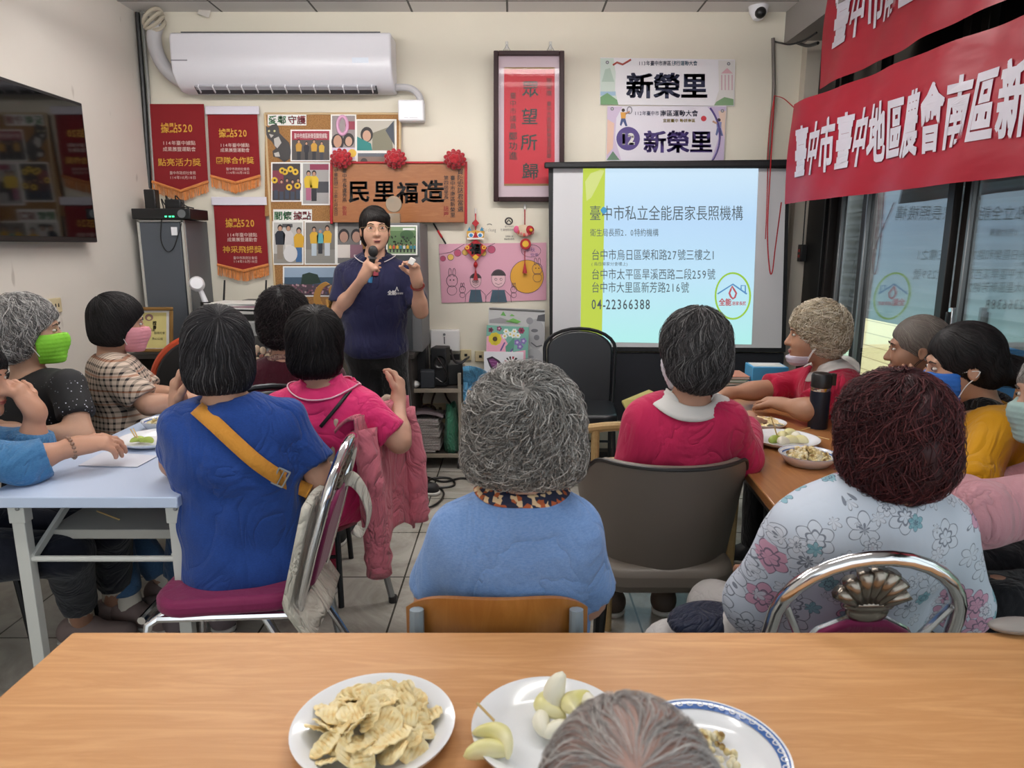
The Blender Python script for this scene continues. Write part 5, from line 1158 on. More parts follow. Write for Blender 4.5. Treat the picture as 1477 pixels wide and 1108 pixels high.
for x, y, z, L, w, h, m, rz, ro, pi_, l, cv in (
    (799, 1000, .80, .062, .03, .03, M_PALE, 1.2, .3, -1.2, 'pale apple wedge standing upright at the top of the slices', .3),
    (784, 1020, .782, .06, .028, .03, M_APPLE, 2.0, .2, 0, 'curved yellow apple slice lying under the upright wedge', .8),
    (822, 1016, .788, .065, .026, .03, M_APPLE, 1.1, -.4, .2, 'curved yellow apple slice just right of the upright wedge', .9),
    (848, 1018, .782, .06, .026, .03, M_PALE, 1.9, .3, 0, 'pale apple wedge beside the bald head, farthest back', .3),
    (780, 1042, .775, .055, .024, .028, M_PALE, 1.5, .2, 0, 'short pale apple wedge in the middle of the plate', .3),
    (830, 1046, .776, .055, .026, .028, M_APPLE, .8, .1, 0, 'yellow apple slice low in the middle beside the head', .5),
    (806, 1052, .774, .05, .024, .026, M_PALE, .3, .1, 0, 'pale apple wedge lying flat at the front of the plate', .3),
    (722, 1060, .782, .066, .026, .03, M_APPLE, -.7, .2, .1, 'curved apple slice on the toothpick at the plate edge', .9),
    (702, 1082, .776, .062, .026, .028, M_APPLE, .12, .1, 0, 'apple slice sticking out over the left plate edge', .3),
    (865, 1040, .776, .055, .024, .026, M_APPLE, 2.4, .1, 0, 'yellow apple slice half hidden behind the bald head', .4)):
    wedge(ap(x, y, z), L, w, h, m, rz, ro, l, cv, pi_)
k = MB(); k.tube([ap(688, 1014, .80), ap(713, 1040, .785)], .0018, M_STICK, 6); tag(k.build('toothpick', loc=ap(700, 1030, .79)), 'wooden toothpick in the apple slice at the left plate edge', 'toothpick')
c, r_ = pz(905, 1137, 1085, T0Z+.02); BP = onz(c, T0Z)
plate(BP, r_, 'white plate with blue patterned rim on the foreground table', True)
def popcorn(c, R_, n, z0, pile, label, s=.008):
    k = MB()
    for i in range(n):
        a = random.uniform(0, 6.28); rr = R_*math.sqrt(random.random()); h = z0 + pile*(1-(rr/R_)**2)*random.random()
        for q in range(2): k.ell(V((c.x+rr*math.cos(a)+random.uniform(-s, s)*.6, c.y+rr*math.sin(a)+random.uniform(-s, s)*.6, c.z+h+random.uniform(0, s*.5))), s*random.uniform(.45, .8), M_POP, None, 7, 5)
    return tag(k.build('popcorn', loc=c, smooth=180), label, 'popcorn', kind='stuff')
popcorn(BP+V((-.0, .012, 0)), .04, 40, .008, .016, 'last pieces of popcorn on the blue rimmed foreground plate')
# right table
c, r_ = pz(1073, 1133, 609, TRZ+.02); c = onz(c, TRZ); plate(c, r_, 'shallow plate of brown chips, farthest of the three on the right table')
scatter('potato_chip', chips, c, r_*.7, 16, .010, .02, 'brown potato chip on the farthest plate of the right table', 'potato chip', 'chips on the right table', .5)
c, r_ = pz(1083, 1180, 632, TRZ+.02); c = onz(c, TRZ); plate(c, r_, 'white plate of cut guava and pear on the right table')
for i, (x, y, L, m, rz) in enumerate(((1118, 634, .06, M_GUAVA, .2), (1128, 628, .055, M_APPLE, .9), (1138, 624, .055, M_APPLE, .3), (1148, 629, .05, M_PALE, 1.2), (1140, 634, .06, M_APPLE, .1), (1155, 634, .055, M_APPLE, -.4), (1128, 636, .05, M_PALE, .5))):
    wedge(onz(AZ(x, y, TRZ+.025), TRZ+.024), L, .034, .034, m, rz, .3, 'cut fruit piece on the middle plate of the right table', .3, 0, 'fruit_piece', 'fruit pieces on the right table', 'fruit piece')
k = MB(); k.tube([AZ(1122, 632, TRZ+.03), A(1112, 601, AZ(1122, 632, TRZ+.03).y)], .0022, M_STICK, 6); tag(k.build('skewer', loc=AZ(1122, 632, TRZ+.03)), 'wooden skewer standing in the guava on the right table', 'skewer')
c, r_ = pz(1125, 1206, 656, TRZ+.03); c = onz(c, TRZ); plate(c, r_, 'blue rimmed bowl heaped with popcorn on the right table', True, .035, 'bowl', 'bowl')
popcorn(c, r_*.72, 150, .02, .03, 'popcorn heaped in the blue rimmed bowl on the right table', .0105)
for x0, y0, x1, y1, l in ((1155, 621, 1168, 617, 'wooden pick lying left of the black bottle'), (1180, 630, 1196, 634, 'wooden pick lying between the bottle and the auburn hair')):
    k = MB(); k.tube([AZ(x0, y0, TRZ+.025), AZ(x1, y1, TRZ+.025)], .002, M_STICK, 6); tag(k.build('toothpick', loc=AZ(x0, y0, TRZ+.02)), l, 'toothpick')
p = onz(AZ(1179, 617, TRZ), TRZ); rb = .0335*p.y/2.55*1.07
hb = A(1179, 537, p.y).z-TRZ
b = root('drink_bottle', p, 'black and navy steel drink bottle standing on the right table', 'bottle'); nb = mat('navy_steel', '111c2c', .35, .2)
k = MB(); k.lathe([(0, 0), (rb*.95, 0), (rb, .006), (rb, hb*.66), (rb*.98, hb*.68), (0, hb*.68)], nb, p, 32); k.build('body', b, smooth=40)
k = MB(); k.lathe([(rb*.97, hb*.67), (rb*1.0, hb*.68), (rb*1.0, hb*.735), (rb*.95, hb*.74)], M_CHROME, p, 32); k.build('steel_ring', b, smooth=40)
k = MB(); k.lathe([(0, hb*.74), (rb*1.02, hb*.74), (rb*1.02, hb*.94), (rb*.9, hb*.985), (0, hb)], M_BLACK, p, 32); k.box(p+V((rb*1.05, -.01, hb*.88)), (.02, .02, .045), M_BLACK); k.build('lid', b, bevel=.002)
# books, tissue box, folders at the far end
p = TT((-.06, 1.62, TRZ)); zz = TRZ
for i, (c1, w, l) in enumerate((('3f5f58', .24, 'green covered book at the bottom of the pile on the right table'), ('2c4a48', .22, 'dark green book second in the pile on the right table'), ('c9c4b8', .23, 'pale book third in the pile on the right table'), ('4a7a6a', .21, 'teal book fourth in the pile on the right table'), ('b4775c', .22, 'reddish patterned magazine on top of the book pile'))):
    k = MB(); M_ = rotz(R((i*23) % 17-8)); k.box(p+V((0, 0, zz-TRZ+.006)), (w, .17, .012), M_PAPER, M_); k.box(p+V((0, -.002, zz-TRZ+.0125)), (w+.008, .178, .002), col(c1), M_); k.box(p+V((0, -.002, zz-TRZ+.001)), (w+.008, .178, .002), col(c1), M_)
    tag(k.build('book', loc=p+V((0, 0, zz-TRZ))), l, 'book', 'book pile on the right table'); zz += .0145
p = TT((.15, 1.60, TRZ)); b = root('tissue_box', p, 'blue cardboard tissue box on the right table before the white haired woman', 'tissue box')
MB().box(p+V((0, 0, .06)), (.17, .14, .12), mat('blue_card', '3f94c4', .5), rotz(R(-4))).build('body', b, bevel=.003)
MB().box(p+V((0, 0, .1205)), (.15, .11, .002), mat('pale_card', 'd5d8d4', .5), rotz(R(-4))).build('lid_panel', b)
MB().box(p+V((0, 0, .1218)), (.08, .03, .001), M_PAPER, rotz(R(-4))).build('slot', b)
k = MB(); p0 = TT((-.30, 1.36, TRZ)); k.box(p0+V((0, 0, .006)), (.30, .22, .012), mat('mint_paper', 'b8d2c4', .6), rotz(R(18))); tag(k.build('document_folder', loc=p0, bevel=.002), 'mint green folder overhanging the right table beside the grey haired woman', 'folder')
k = MB(); q = [A(x, y, D_) for x, y, D_ in ((897, 578, 2.80), (936, 562, 3.02), (958, 572, 3.0), (915, 612, 2.72))]
k.add([tuple(v) for v in q]+[tuple(v+V((0, .004, -.008))) for v in q], [(0, 1, 2, 3), (7, 6, 5, 4), (0, 4, 5, 1), (1, 5, 6, 2), (2, 6, 7, 3), (3, 7, 4, 0)], mat('olive_folder', 'a8a25e', .6))
tag(k.build('document_folder', loc=q[0]), 'olive yellow folder held tilted in front of the grey haired woman', 'folder')
k = MB(); p = AZ(1128, 568, TRZ+.02); p.z = TRZ; k.sheet(lambda u, v: p+V((-.09+.18*u, -.08+.16*v, .006+.05*math.sin(PI*u)*math.sin(PI*v)+.012*math.sin(9*u+4*v))), 16, 14, cloth('plum_cloth', '7d4a63', .85, .8, 10), .008)
tag(k.build('plum_scarf', loc=p, smooth=180), 'crumpled plum cloth on the right table under the red sleeve', 'cloth')
# left table
c, r_ = pz(206, 262, 607, TLZ+.03); c = onz(c, TLZ); plate(c, r_, 'blue rimmed bowl with popcorn on the white table by the blue sleeve', True, .035, 'bowl', 'bowl'); popcorn(c, r_*.66, 70, .02, .02, 'popcorn in the bowl on the white folding table', .009)
c, r_ = pz(174, 272, 631, TLZ+.02); c = onz(c, TLZ); plate(c, r_, 'white plate with guava slices and picks on the white table')
for x, y, rz in ((200, 633, .3), (214, 634, -.2), (240, 630, .8)): wedge(onz(AZ(x, y, TLZ+.02), TLZ+.018), .055, .026, .024, M_GUAVA, rz, .3, 'green guava slice on the white table plate', .5, 0, 'guava_slice', 'guava slices on the white table', 'guava slice')
for a in ((196, 632, 188, 619), (199, 632, 192, 618)):
    k = MB(); k.tube([AZ(a[0], a[1], TLZ+.025), A(a[2], a[3], AZ(a[0], a[1], TLZ+.025).y+.01)], .0022, M_STICK, 6); tag(k.build('toothpick', loc=AZ(a[0], a[1], TLZ+.02)), 'bamboo pick standing in the guava plate on the white table', 'toothpick', 'picks in the guava')
k = MB(); q = [AZ(x, y, TLZ+.002) for x, y in ((113, 672), (198, 674), (228, 658), (150, 652))]
k.add([tuple(v) for v in q]+[tuple(v+V((0, 0, .0015))) for v in q], [(3, 2, 1, 0), (4, 5, 6, 7), (0, 1, 5, 4), (1, 2, 6, 5), (2, 3, 7, 6), (3, 0, 4, 7)], mat('leaflet', 'cfd2de', .5))
tag(k.build('paper_leaflet', loc=q[0]), 'pale leaflet lying on the white folding table near its corner', 'paper')
k = MB(); k.tube([V((-1.33, 2.1, TLZ-.153)), V((-1.22, 2.03, TLZ-.153))], .0025, M_STICK, 6); tag(k.build('toothpick', loc=(-1.3, 2.1, TLZ-.153)), 'bamboo pick lying on the undershelf of the white table', 'toothpick')
# sports bag with an orange rim behind the table
D = 3.55; g = pf(D); c0 = A(262, 540, D)
b = root('racket_bag', A(262, 622, D), 'black bag with orange curved rim on a chair beyond the plaid shirt', 'bag')
arc = circ(290, -552, 66, 64, 18, 95, 178)
k = MB(); k.prism(arc + [(224, -622), (292, -622)], g, .1, mat('black_nylon', '1d1b1c', .7)); k.build('body', b, bevel=.01)
k = MB(); k.tube([g(u, v, .05) for u, v in arc], .028, mat('orange_trim', 'b8431f', .5), 10); k.build('rim', b)
# spectacle case by the right end of the foreground table
p = AZ(1462, 905, T0Z+.01); p.z = T0Z
b = root('glasses_case', p, 'grey patterned glasses case at the far right of the foreground table', 'glasses case')
k = MB(); k.ell(p+V((.01, 0, .013)), (.055, .022, .013), mat('case_grey', '8f8a86', .4), None, 20, 12); k.build('shell', b, smooth=180); k = MB(); k.ell(p+V((.01, 0, .013)), (.0555, .0225, .002), M_GREYMET, None, 20, 6); k.build('seam', b)
# ---------------------------------------------------------------- bodies, garments and hair grown from blended volumes
F32 = np.float32
def arr(p): return np.array(p, dtype=np.float64)
class Vol:
    def __init__(s): s.p = []
    def cone(s, a, b, ra, rb, k=.03, lat=None, q=1.0, cut=None, op='u'):
        a, b = arr(a), arr(b); ba = b-a; bb = max(ba @ ba, 1e-9); L_ = None if lat is None else arr(lat)
        def fn(X, Y, Z):
            px, py, pz = X-a[0], Y-a[1], Z-a[2]
            h = np.clip((px*ba[0]+py*ba[1]+pz*ba[2])/bb, 0, 1)
            px, py, pz = px-ba[0]*h, py-ba[1]*h, pz-ba[2]*h
            if L_ is not None:
                c = (px*L_[0]+py*L_[1]+pz*L_[2])*(1/q-1); px, py, pz = px+L_[0]*c, py+L_[1]*c, pz+L_[2]*c
            d = np.sqrt(px*px+py*py+pz*pz) - (ra+(rb-ra)*h)
            if cut is not None:
                cp, cn = arr(cut[0]), arr(cut[1]); d = np.maximum(d, (X-cp[0])*cn[0]+(Y-cp[1])*cn[1]+(Z-cp[2])*cn[2])
            return d
        r = max(ra, rb)*max(q, 1)+k+.02
        s.p.append((op, fn, np.minimum(a, b)-r, np.maximum(a, b)+r, k)); return s
    def ell(s, c, r, M=None, k=.03, op='u'):
        c, r = arr(c), arr(r); m = np.eye(3) if M is None else np.array(M)
        def fn(X, Y, Z):
            px, py, pz = X-c[0], Y-c[1], Z-c[2]
            a = [(m[0, i]*px+m[1, i]*py+m[2, i]*pz)/r[i] for i in range(3)]
            k0 = np.sqrt(a[0]**2+a[1]**2+a[2]**2); k1 = np.sqrt((a[0]/r[0])**2+(a[1]/r[1])**2+(a[2]/r[2])**2)
            return k0*(k0-1)/np.maximum(k1, 1e-6)
        R_ = r.max()+k+.02
        s.p.append((op, fn, c-R_, c+R_, k)); return s
    def plane(s, p, n, k=.004):
        """keeps the side n points away from"""
        p, n = arr(p), arr(n); s.p.append(('i', lambda X, Y, Z: (X-p[0])*n[0]+(Y-p[1])*n[1]+(Z-p[2])*n[2], None, None, k)); return s
    def comb(s, F, d, op, k):
        if op == 'u': h = np.maximum(k-np.abs(F-d), 0)/k; return np.minimum(F, d)-h*h*k*.25
        if op == 's': d = -d
        h = np.maximum(k-np.abs(F-d), 0)/k; return np.maximum(F, d)+h*h*k*.25
    def at(s, P):
        P = np.asarray(P); X, Y, Z = P[..., 0], P[..., 1], P[..., 2]; F = np.full(X.shape, 1.0)
        for op, fn, lo, hi, k in s.p: F = s.comb(F, fn(X, Y, Z), op, k)
        return F
    def bounds(s):
        u = [p for p in s.p if p[0] == 'u']; return np.min([p[2] for p in u], 0), np.max([p[3] for p in u], 0)
    def mesh(s, h=.011, fine=(), hf=.005, noise=None, smooth=1):
        lo, hi = s.bounds(); ax = []
        for i in range(3):
            iv = [(f[0][i]-f[1], f[0][i]+f[1]) for f in fine]; x = lo[i]; o = []
            while x < hi[i]: o.append(x); x += hf if any(a <= x <= b for a, b in iv) else h
            ax.append(np.array(o+[x]))
        xs, ys, zs = ax; F = np.full((len(xs), len(ys), len(zs)), .3, dtype=np.float64)
        for op, fn, l, u, k in s.p:
            if l is None: sl = (slice(None),)*3
            else: sl = tuple(slice(max(0, np.searchsorted(a, l[i])-1), np.searchsorted(a, u[i])+1) for i, a in enumerate(ax))
            X, Y, Z = xs[sl[0]][:, None, None], ys[sl[1]][None, :, None], zs[sl[2]][None, None, :]
            if F[sl].size: F[sl] = s.comb(F[sl], fn(X, Y, Z), op, k)
        if noise is not None: F += noise(xs[:, None, None], ys[None, :, None], zs[None, None, :])
        F[[0, -1]] = .3; F[:, [0, -1]] = .3; F[:, :, [0, -1]] = .3
        v, f = nets(F, xs, ys, zs)
        return v, f
def nets(F, xs, ys, zs):
    S = F < 0; nx, ny, nz = F.shape; cnt = np.zeros((nx-1, ny-1, nz-1), np.int8)
    cor = [(i, j, k) for i in (0, 1) for j in (0, 1) for k in (0, 1)]
    for i, j, k in cor: cnt += S[i:nx-1+i, j:ny-1+j, k:nz-1+k]
    I = np.argwhere((cnt > 0) & (cnt < 8)); idx = np.full(cnt.shape, -1, np.int64); idx[I[:, 0], I[:, 1], I[:, 2]] = np.arange(len(I))
    acc = np.zeros((len(I), 3)); n = np.zeros(len(I))
    for a in range(3):
        o1, o2 = [b for b in range(3) if b != a]
        for u in (0, 1):
            for w in (0, 1):
                c0 = [0, 0, 0]; c0[o1] = u; c0[o2] = w; c1 = list(c0); c1[a] = 1
                f0 = F[I[:, 0]+c0[0], I[:, 1]+c0[1], I[:, 2]+c0[2]]; f1 = F[I[:, 0]+c1[0], I[:, 1]+c1[1], I[:, 2]+c1[2]]
                m = (f0 < 0) != (f1 < 0); t = np.where(m, f0/np.where(m, f0-f1, 1), 0)
                p = np.zeros((len(I), 3)); p[:, o1] = u; p[:, o2] = w; p[:, a] = t
                acc += p*m[:, None]; n += m
    acc /= np.maximum(n, 1)[:, None]; V_ = np.empty_like(acc)
    for a, ar in enumerate((xs, ys, zs)): V_[:, a] = ar[I[:, a]] + acc[:, a]*(ar[I[:, a]+1]-ar[I[:, a]])
    faces = []
    for a in range(3):
        o1, o2 = (a+1) % 3, (a+2) % 3; sl0 = [slice(None)]*3; sl1 = [slice(None)]*3; sl0[a] = slice(0, -1); sl1[a] = slice(1, None)
        E_ = np.argwhere(S[tuple(sl0)] != S[tuple(sl1)]); ok = (E_[:, o1] > 0) & (E_[:, o2] > 0) & (E_[:, o1] < F.shape[o1]-1) & (E_[:, o2] < F.shape[o2]-1); E_ = E_[ok]
        q = []
        for d1, d2 in ((-1, -1), (0, -1), (0, 0), (-1, 0)):
            c = E_.copy(); c[:, o1] += d1; c[:, o2] += d2; q.append(idx[c[:, 0], c[:, 1], c[:, 2]])
        q = np.stack(q, 1); ins = S[E_[:, 0], E_[:, 1], E_[:, 2]]; q[~ins] = q[~ins][:, ::-1]; faces.append(q)
    return V_, np.concatenate(faces)
def meshobj(name, vf, mats, parent, mi=None):
    v, f = vf; o0 = arr(parent['_o']); me = bpy.data.meshes.new(name)
    nv, nf, k = len(v), len(f), f.shape[1]
    me.vertices.add(nv); me.vertices.foreach_set('co', (v-o0).astype(F32).ravel())
    me.loops.add(nf*k); me.loops.foreach_set('vertex_index', f.astype(np.int32).ravel())
    me.polygons.add(nf); me.polygons.foreach_set('loop_start', np.arange(0, nf*k, k, dtype=np.int32))
    for m in (mats if isinstance(mats, list) else [mats]): me.materials.append(m)
    if mi is not None: me.polygons.foreach_set('material_index', mi.astype(np.int32))
    me.update(calc_edges=True); me.validate(); me.polygons.foreach_set('use_smooth', [True]*len(me.polygons))
    o = bpy.data.objects.new(name, me); COL.objects.link(o); o.parent = parent; o['_o'] = parent['_o']; return o
def waves(seed, amp, sc=(14, 14, 26)):
    r = np.random.default_rng(seed); K = [(r.normal(size=3)*np.array(sc), r.uniform(0, 6.3), r.uniform(.4, 1)) for _ in range(6)]
    def fn(X, Y, Z):
        s = 0
        for k, p, a in K: s = s + a*np.sin(k[0]*X+k[1]*Y+k[2]*Z+p+1.2*np.sin(.5*k[2]*X+.4*k[0]*Z))
        return s*amp/3
    return fn
def skinmat(c):
    n_ = 'skin_'+c
    if n_ in MATS: return MATS[n_]
    m = mat(n_, c, .5, spec=.35); m.node_tree.nodes['Principled BSDF'].inputs['Subsurface Weight'].default_value = .06; m.node_tree.nodes['Principled BSDF'].inputs['Subsurface Radius'].default_value = (.01, .004, .002)
    t = NT(m); n = t.noise(t.coord('Object'), 18, 4, .6); cl = lin(c); r = t.mix((n, 0), tuple(x*.9 for x in cl[:3])+(1,), (min(1, cl[0]*1.1), cl[1]*1.04, cl[2]*1.03, 1)); t.base(r)
    n2 = t.noise(t.coord('Object'), 220, 2); t.bump((n2, 0), .08, .002); return m
def hairmat(n, c): return mat('hair_'+c, c, .55, spec=.28)
def hand(v, w, d, nrm, side, curl=.6, s=1.0, fan=.12, thumb=.5, extra=None):
    """w wrist, d towards the fingers, nrm out of the palm, side +1 when the thumb lies on d x nrm"""
    w, d, nrm = V(w), V(d).normalized(), V(nrm); nrm = (nrm-d*nrm.dot(d)).normalized(); lt = d.cross(nrm).normalized()*side
    v.cone(w, w+d*.075*s, .021*s, .02*s, .014, lt, 1.75)
    v.cone(w-d*.02, w+d*.03*s, .024*s, .022*s, .02, lt, 1.2)
    for i, (of, ln_) in enumerate(((.030, .070), (.010, .078), (-.011, .072), (-.030, .056))):
        p = w + d*(.08-.004*abs(i-1))*s + lt*of*s; dd = (d + lt*fan*(1.5-i)*.6).normalized(); c = curl[i] if isinstance(curl, (list, tuple)) else curl*(.92+.07*i)
        ax = lt*side; r = .0088*s; rad = r*1.05
        for seg, frac in enumerate((.42, .33, .25)):
            dd = Quaternion(dd.cross(nrm).normalized(), c*(.9, 1.1, .8)[seg]) @ dd
            q = p + dd*ln_*frac*s; v.cone(p, q, rad, rad*.93, .006); p = q; rad *= .93
    p = w + d*.022*s + lt*.024*s; dd = (lt*.8 + d*.65 + nrm*.35*thumb).normalized(); r = .0125*s
    for ln_ in (.034, .03, .024):
        q = p + dd*ln_*s; v.cone(p, q, r, r*.88, .01); r *= .88; p = q; dd = (dd + d*.3 + nrm*.5*thumb - lt*.3*thumb).normalized()
def hframe(yaw, pitch=0, roll=0):
    return Matrix.Rotation(R(yaw), 3, 'Z') @ Matrix.Rotation(R(-pitch), 3, 'X') @ Matrix.Rotation(R(roll), 3, 'Y')
def figure(name, label, H, N, P, yaw, hyaw=0, hpitch=0, hroll=0, hs=.93, skin='c39a80', sh=None, el=None, wr=None, kn=None, an=None, hands=None, tw=1.0, arm=1.0,
           top=None, sleeve=.78, infl=.012, hem=None, topn='blouse', bottom=None, pant=1.0, shoe=None, sock=None, hair=None, mask=None, collar=None, seed=1, face=True, neckr=.062, wrinkle=.004, base=None):
    H, N, P = V(H), V(N), V(P); f = V((-math.sin(R(yaw)), math.cos(R(yaw)), 0)); r = V((math.cos(R(yaw)), math.sin(R(yaw)), 0)); up = V((0, 0, 1))
    b = root(name, base if base is not None else (P.x, P.y, 0), label, 'person'); HM = hframe(hyaw, hpitch, hroll); hp = lambda x, y, z: H + HM @ V((x, y, z))*hs
    sh = [V(p) for p in sh] if sh else [N - r*.165*tw - up*.065, N + r*.165*tw - up*.065]         # left, right
    el = [V(p) for p in el] if el else [sh[0]-r*.05-up*.25+f*.10, sh[1]+r*.05-up*.25+f*.10]
    wr = [V(p) for p in wr] if wr else [el[0]+f*.2+r*.07-up*.03, el[1]+f*.2-r*.07-up*.03]
    kn = [V(p) for p in kn] if kn else [P-r*.11+f*.40-up*.03, P+r*.11+f*.40-up*.03]
    an = [V(p) for p in an] if an else [V((k.x+f.x*.0, k.y+f.y*.0, .085)) for k in kn]
    hips = [P-r*.085, P+r*.085]; W = P.lerp(N, .36)+f*.015; C = P.lerp(N, .70)+f*.008; lat = (sh[1]-sh[0]).normalized()
    def torso(v, e, k=.05):
        v.ell(P, (.165*tw+e, .125+e, .12+e), [[r.x, f.x, 0], [r.y, f.y, 0], [0, 0, 1]], k)
        v.cone(P, W, .112+e, .108+e, k, r, 1.34*tw); v.cone(W, C, .108+e, .11+e, k, lat, 1.36*tw)
        v.cone(C, N-up*.03, .108+e, .055+e, k, lat, 1.45*tw); [v.cone(N-up*.035, q_, .052+e, .043+e, k) for q_ in sh]
        v.cone(sh[0].lerp(C, .45), sh[1].lerp(C, .45), .075+e, .075+e, k)
    v = Vol(); torso(v, 0); v.cone(N-up*.03, hp(0, -.03, -.06), .056, .05, .03)
    for i in (0, 1):
        v.cone(sh[i], el[i], .047*arm, .038*arm, .04); v.cone(el[i], wr[i], .037*arm, .025*arm, .025)
        v.cone(el[i].lerp(wr[i], .25), el[i].lerp(wr[i], .3), .038*arm, .036*arm, .03)
        v.cone(hips[i], kn[i], .082*arm, .056, .05); v.cone(kn[i], an[i], .054, .036, .03); v.cone(kn[i].lerp(an[i], .2), kn[i].lerp(an[i], .45), .055, .048, .03)
        fd = (V((kn[i].x-P.x, kn[i].y-P.y, 0))); fd = fd.normalized() if fd.length > .05 else f
        v.cone(an[i]-up*.045-fd*.03, an[i]-up*.055+fd*.13, .03, .022, .03)
    fine = [(hp(0, 0, 0), .14)]
    hd = hands or [None, None]
    for i in (0, 1):
        h_ = hd[i] or dict(); d = V(h_.get('d', (wr[i]-el[i]))); n_ = V(h_.get('n', (0, 0, -1) if abs(d.normalized().z) < .8 else -f)); side = (1 if i else -1)*h_.get('side', -1 if True else 1)
        hand(v, wr[i], d, n_, -side if False else side, h_.get('curl', .45), h_.get('s', .97), h_.get('fan', .12), h_.get('thumb', .5))
        if hd[i]: fine.append((wr[i]+d.normalized()*.08, .1))
    # head
    e_ = lambda c, rr, k=.02, op='u': v.ell(hp(*c), [x*hs for x in rr], HM, k, op)
    e_((0, -.014, .03), (.074, .093, .088)); e_((0, .028, -.035), (.061, .062, .082)); e_((0, .045, -.085), (.044, .045, .033)); e_((0, .078, -.104), (.018, .016, .016))
    v.cone(hp(-.035, .078, .022), hp(.035, .078, .022), .012*hs, .012*hs, .02)
    for s in (-1, 1):
        e_((s*.036, .054, -.035), (.024, .026, .03), .035); e_((s*.031, .098, .003), (.015, .011, .010), .012, 's')
        e_((s*.077, -.006, -.012), (.009, .017, .029), .008); e_((s*.086, -.002, -.01), (.006, .009, .016), .004, 's')
    v.cone(hp(0, .086, .004), hp(0, .106, -.034), .008*hs, .0125*hs, .012); e_((.010, .097, -.037), (.009, .010, .008), .008); e_((-.010, .097, -.037), (.009, .010, .008), .008)
    e_((0, .088, -.064), (.023, .011, .006), .006); e_((0, .087, -.074), (.019, .011, .007), .006)
    body = meshobj('body', v.mesh(.013, fine, .0052), skinmat(skin), b)
    if face:
        ew = mat('eye_white', 'c9c2ba', .3); ei = mat('eye_iris', '1d1411', .15)
        for s in (-1, 1):
            k = MB(); c = hp(s*.031, .0835, .003); k.ell(c, (.0115*hs, .009*hs, .0052*hs), ew, HM, 12, 8); k.ell(hp(s*.031, .0905, .003), (.0052*hs, .003*hs, .005*hs), ei, HM, 10, 6); k.build('eye', b, smooth=180)
            k = MB(); k.tube([hp(s*.014, .094, .021), hp(s*.03, .094, .0265), hp(s*.047, .083, .021)], [.0022, .0026, .0016], mat('brow_hair', '3a2e2a', .8), 6); k.build('eyebrow', b)
        k = MB(); k.ell(hp(0, .0955, -.0665), (.021*hs, .0055*hs, .0042*hs), mat('lips', '9a4f4a', .45), HM, 12, 6); k.ell(hp(0, .0945, -.0735), (.017*hs, .0055*hs, .0045*hs), mat('lips', ''), HM, 12, 6)
        if face == 'talk': k.ell(hp(0, .0985, -.0705), (.014*hs, .003*hs, .004*hs), mat('mouth_dark', '3a1518', .6), HM, 10, 6)
        k.build('mouth', b, smooth=180)
    # garments
    g = None
    if top is not None:
        g = Vol(); torso(g, infl)
        for i in (0, 1):
            if sleeve <= 1.0:
                c = sh[i].lerp(el[i], sleeve); dn = (el[i]-sh[i]).normalized(); g.cone(sh[i], sh[i].lerp(el[i], min(1.0, sleeve+.15)), .05*arm+infl*.6, .048*arm+infl*1.2, .02, cut=(c, dn))
            else:
                g.cone(sh[i], el[i], .05*arm+infl*.6, .044*arm+infl, .022); c = el[i].lerp(wr[i], sleeve-1.0); dn = (wr[i]-el[i]).normalized(); g.cone(el[i], wr[i], .044*arm+infl, .034*arm+infl, .02, cut=(c, dn))
        hz = P.z-.08 if hem is None else hem; g.plane((P.x, P.y, hz), (0, 0, -1))
        nd = (hp(0, -.03, -.06)-N).normalized(); g.cone(N-nd*.004+f*.012, N+nd*.12+f*.012, neckr, neckr*1.25, .012, op='s')
        meshobj(topn, g.mesh(.0105, noise=waves(seed, wrinkle)), top, b)
    if collar:
        k = MB(); nd = (hp(0, -.03, -.06)-N).normalized(); e1 = (r - nd*r.dot(nd)).normalized(); e2 = nd.cross(e1)
        def cf(u, q): a = R(collar.get('gap', 20)) + u*(2*PI-2*R(collar.get('gap', 20))); rad = collar.get('r', .062)+collar.get('w', .026)*(1-q)**1.5; a += PI/2; return N + f*.010 + (e1*math.cos(a)+e2*math.sin(a)*.92)*rad + nd*(collar.get('z', -.006)+.046*q)
        if 'out' in collar:
            ro, ri = collar['out'], collar.get('r', .062); ss = np.linspace(.10, -.10, 160)
            def cf(u, q):
                a = R(collar.get('gap', 20)) + u*(2*PI-2*R(collar.get('gap', 20))) + PI/2; rad = ro + (ri-ro)*min(1, q*1.25); d_ = e1*math.cos(a)*1.08 + e2*math.sin(a)*.95
                p0 = N + f*.008 + d_*rad; F = g.at(np.array([tuple(p0+nd*s_) for s_ in ss])); i = int(np.argmax(F < 0)); h_ = ss[i] if F[i] < 0 else -.02
                return p0 + nd*(max(h_, -.035)+.005+.018*max(0, q-.72)/.28)
        k.sheet(cf, 40, 7, collar['m'], .004); k.build('collar', b, smooth=180)
        if 'trim' in collar:
            k = MB(); k.tube([cf(u/40, .06)+nd*.0025+(cf(u/40, .06)-N).normalized()*.003 for u in range(41)], .0026, collar['trim'], 6); k.build('collar_trim', b)
    if bottom is not None:
        q = Vol(); q.ell(P-up*.01, (.172*tw+.008, .135, .125), [[r.x, f.x, 0], [r.y, f.y, 0], [0, 0, 1]], .05)
        for i in (0, 1):
            q.cone(hips[i], kn[i], .094*arm, .07, .04); c = kn[i].lerp(an[i], pant); q.cone(kn[i], an[i], .068, .054, .03, cut=(c, (an[i]-kn[i]).normalized()))
        q.plane((P.x, P.y, P.z+.10), (0, 0, 1)); meshobj('trousers', q.mesh(.014, noise=waves(seed+5, .004)), bottom, b)
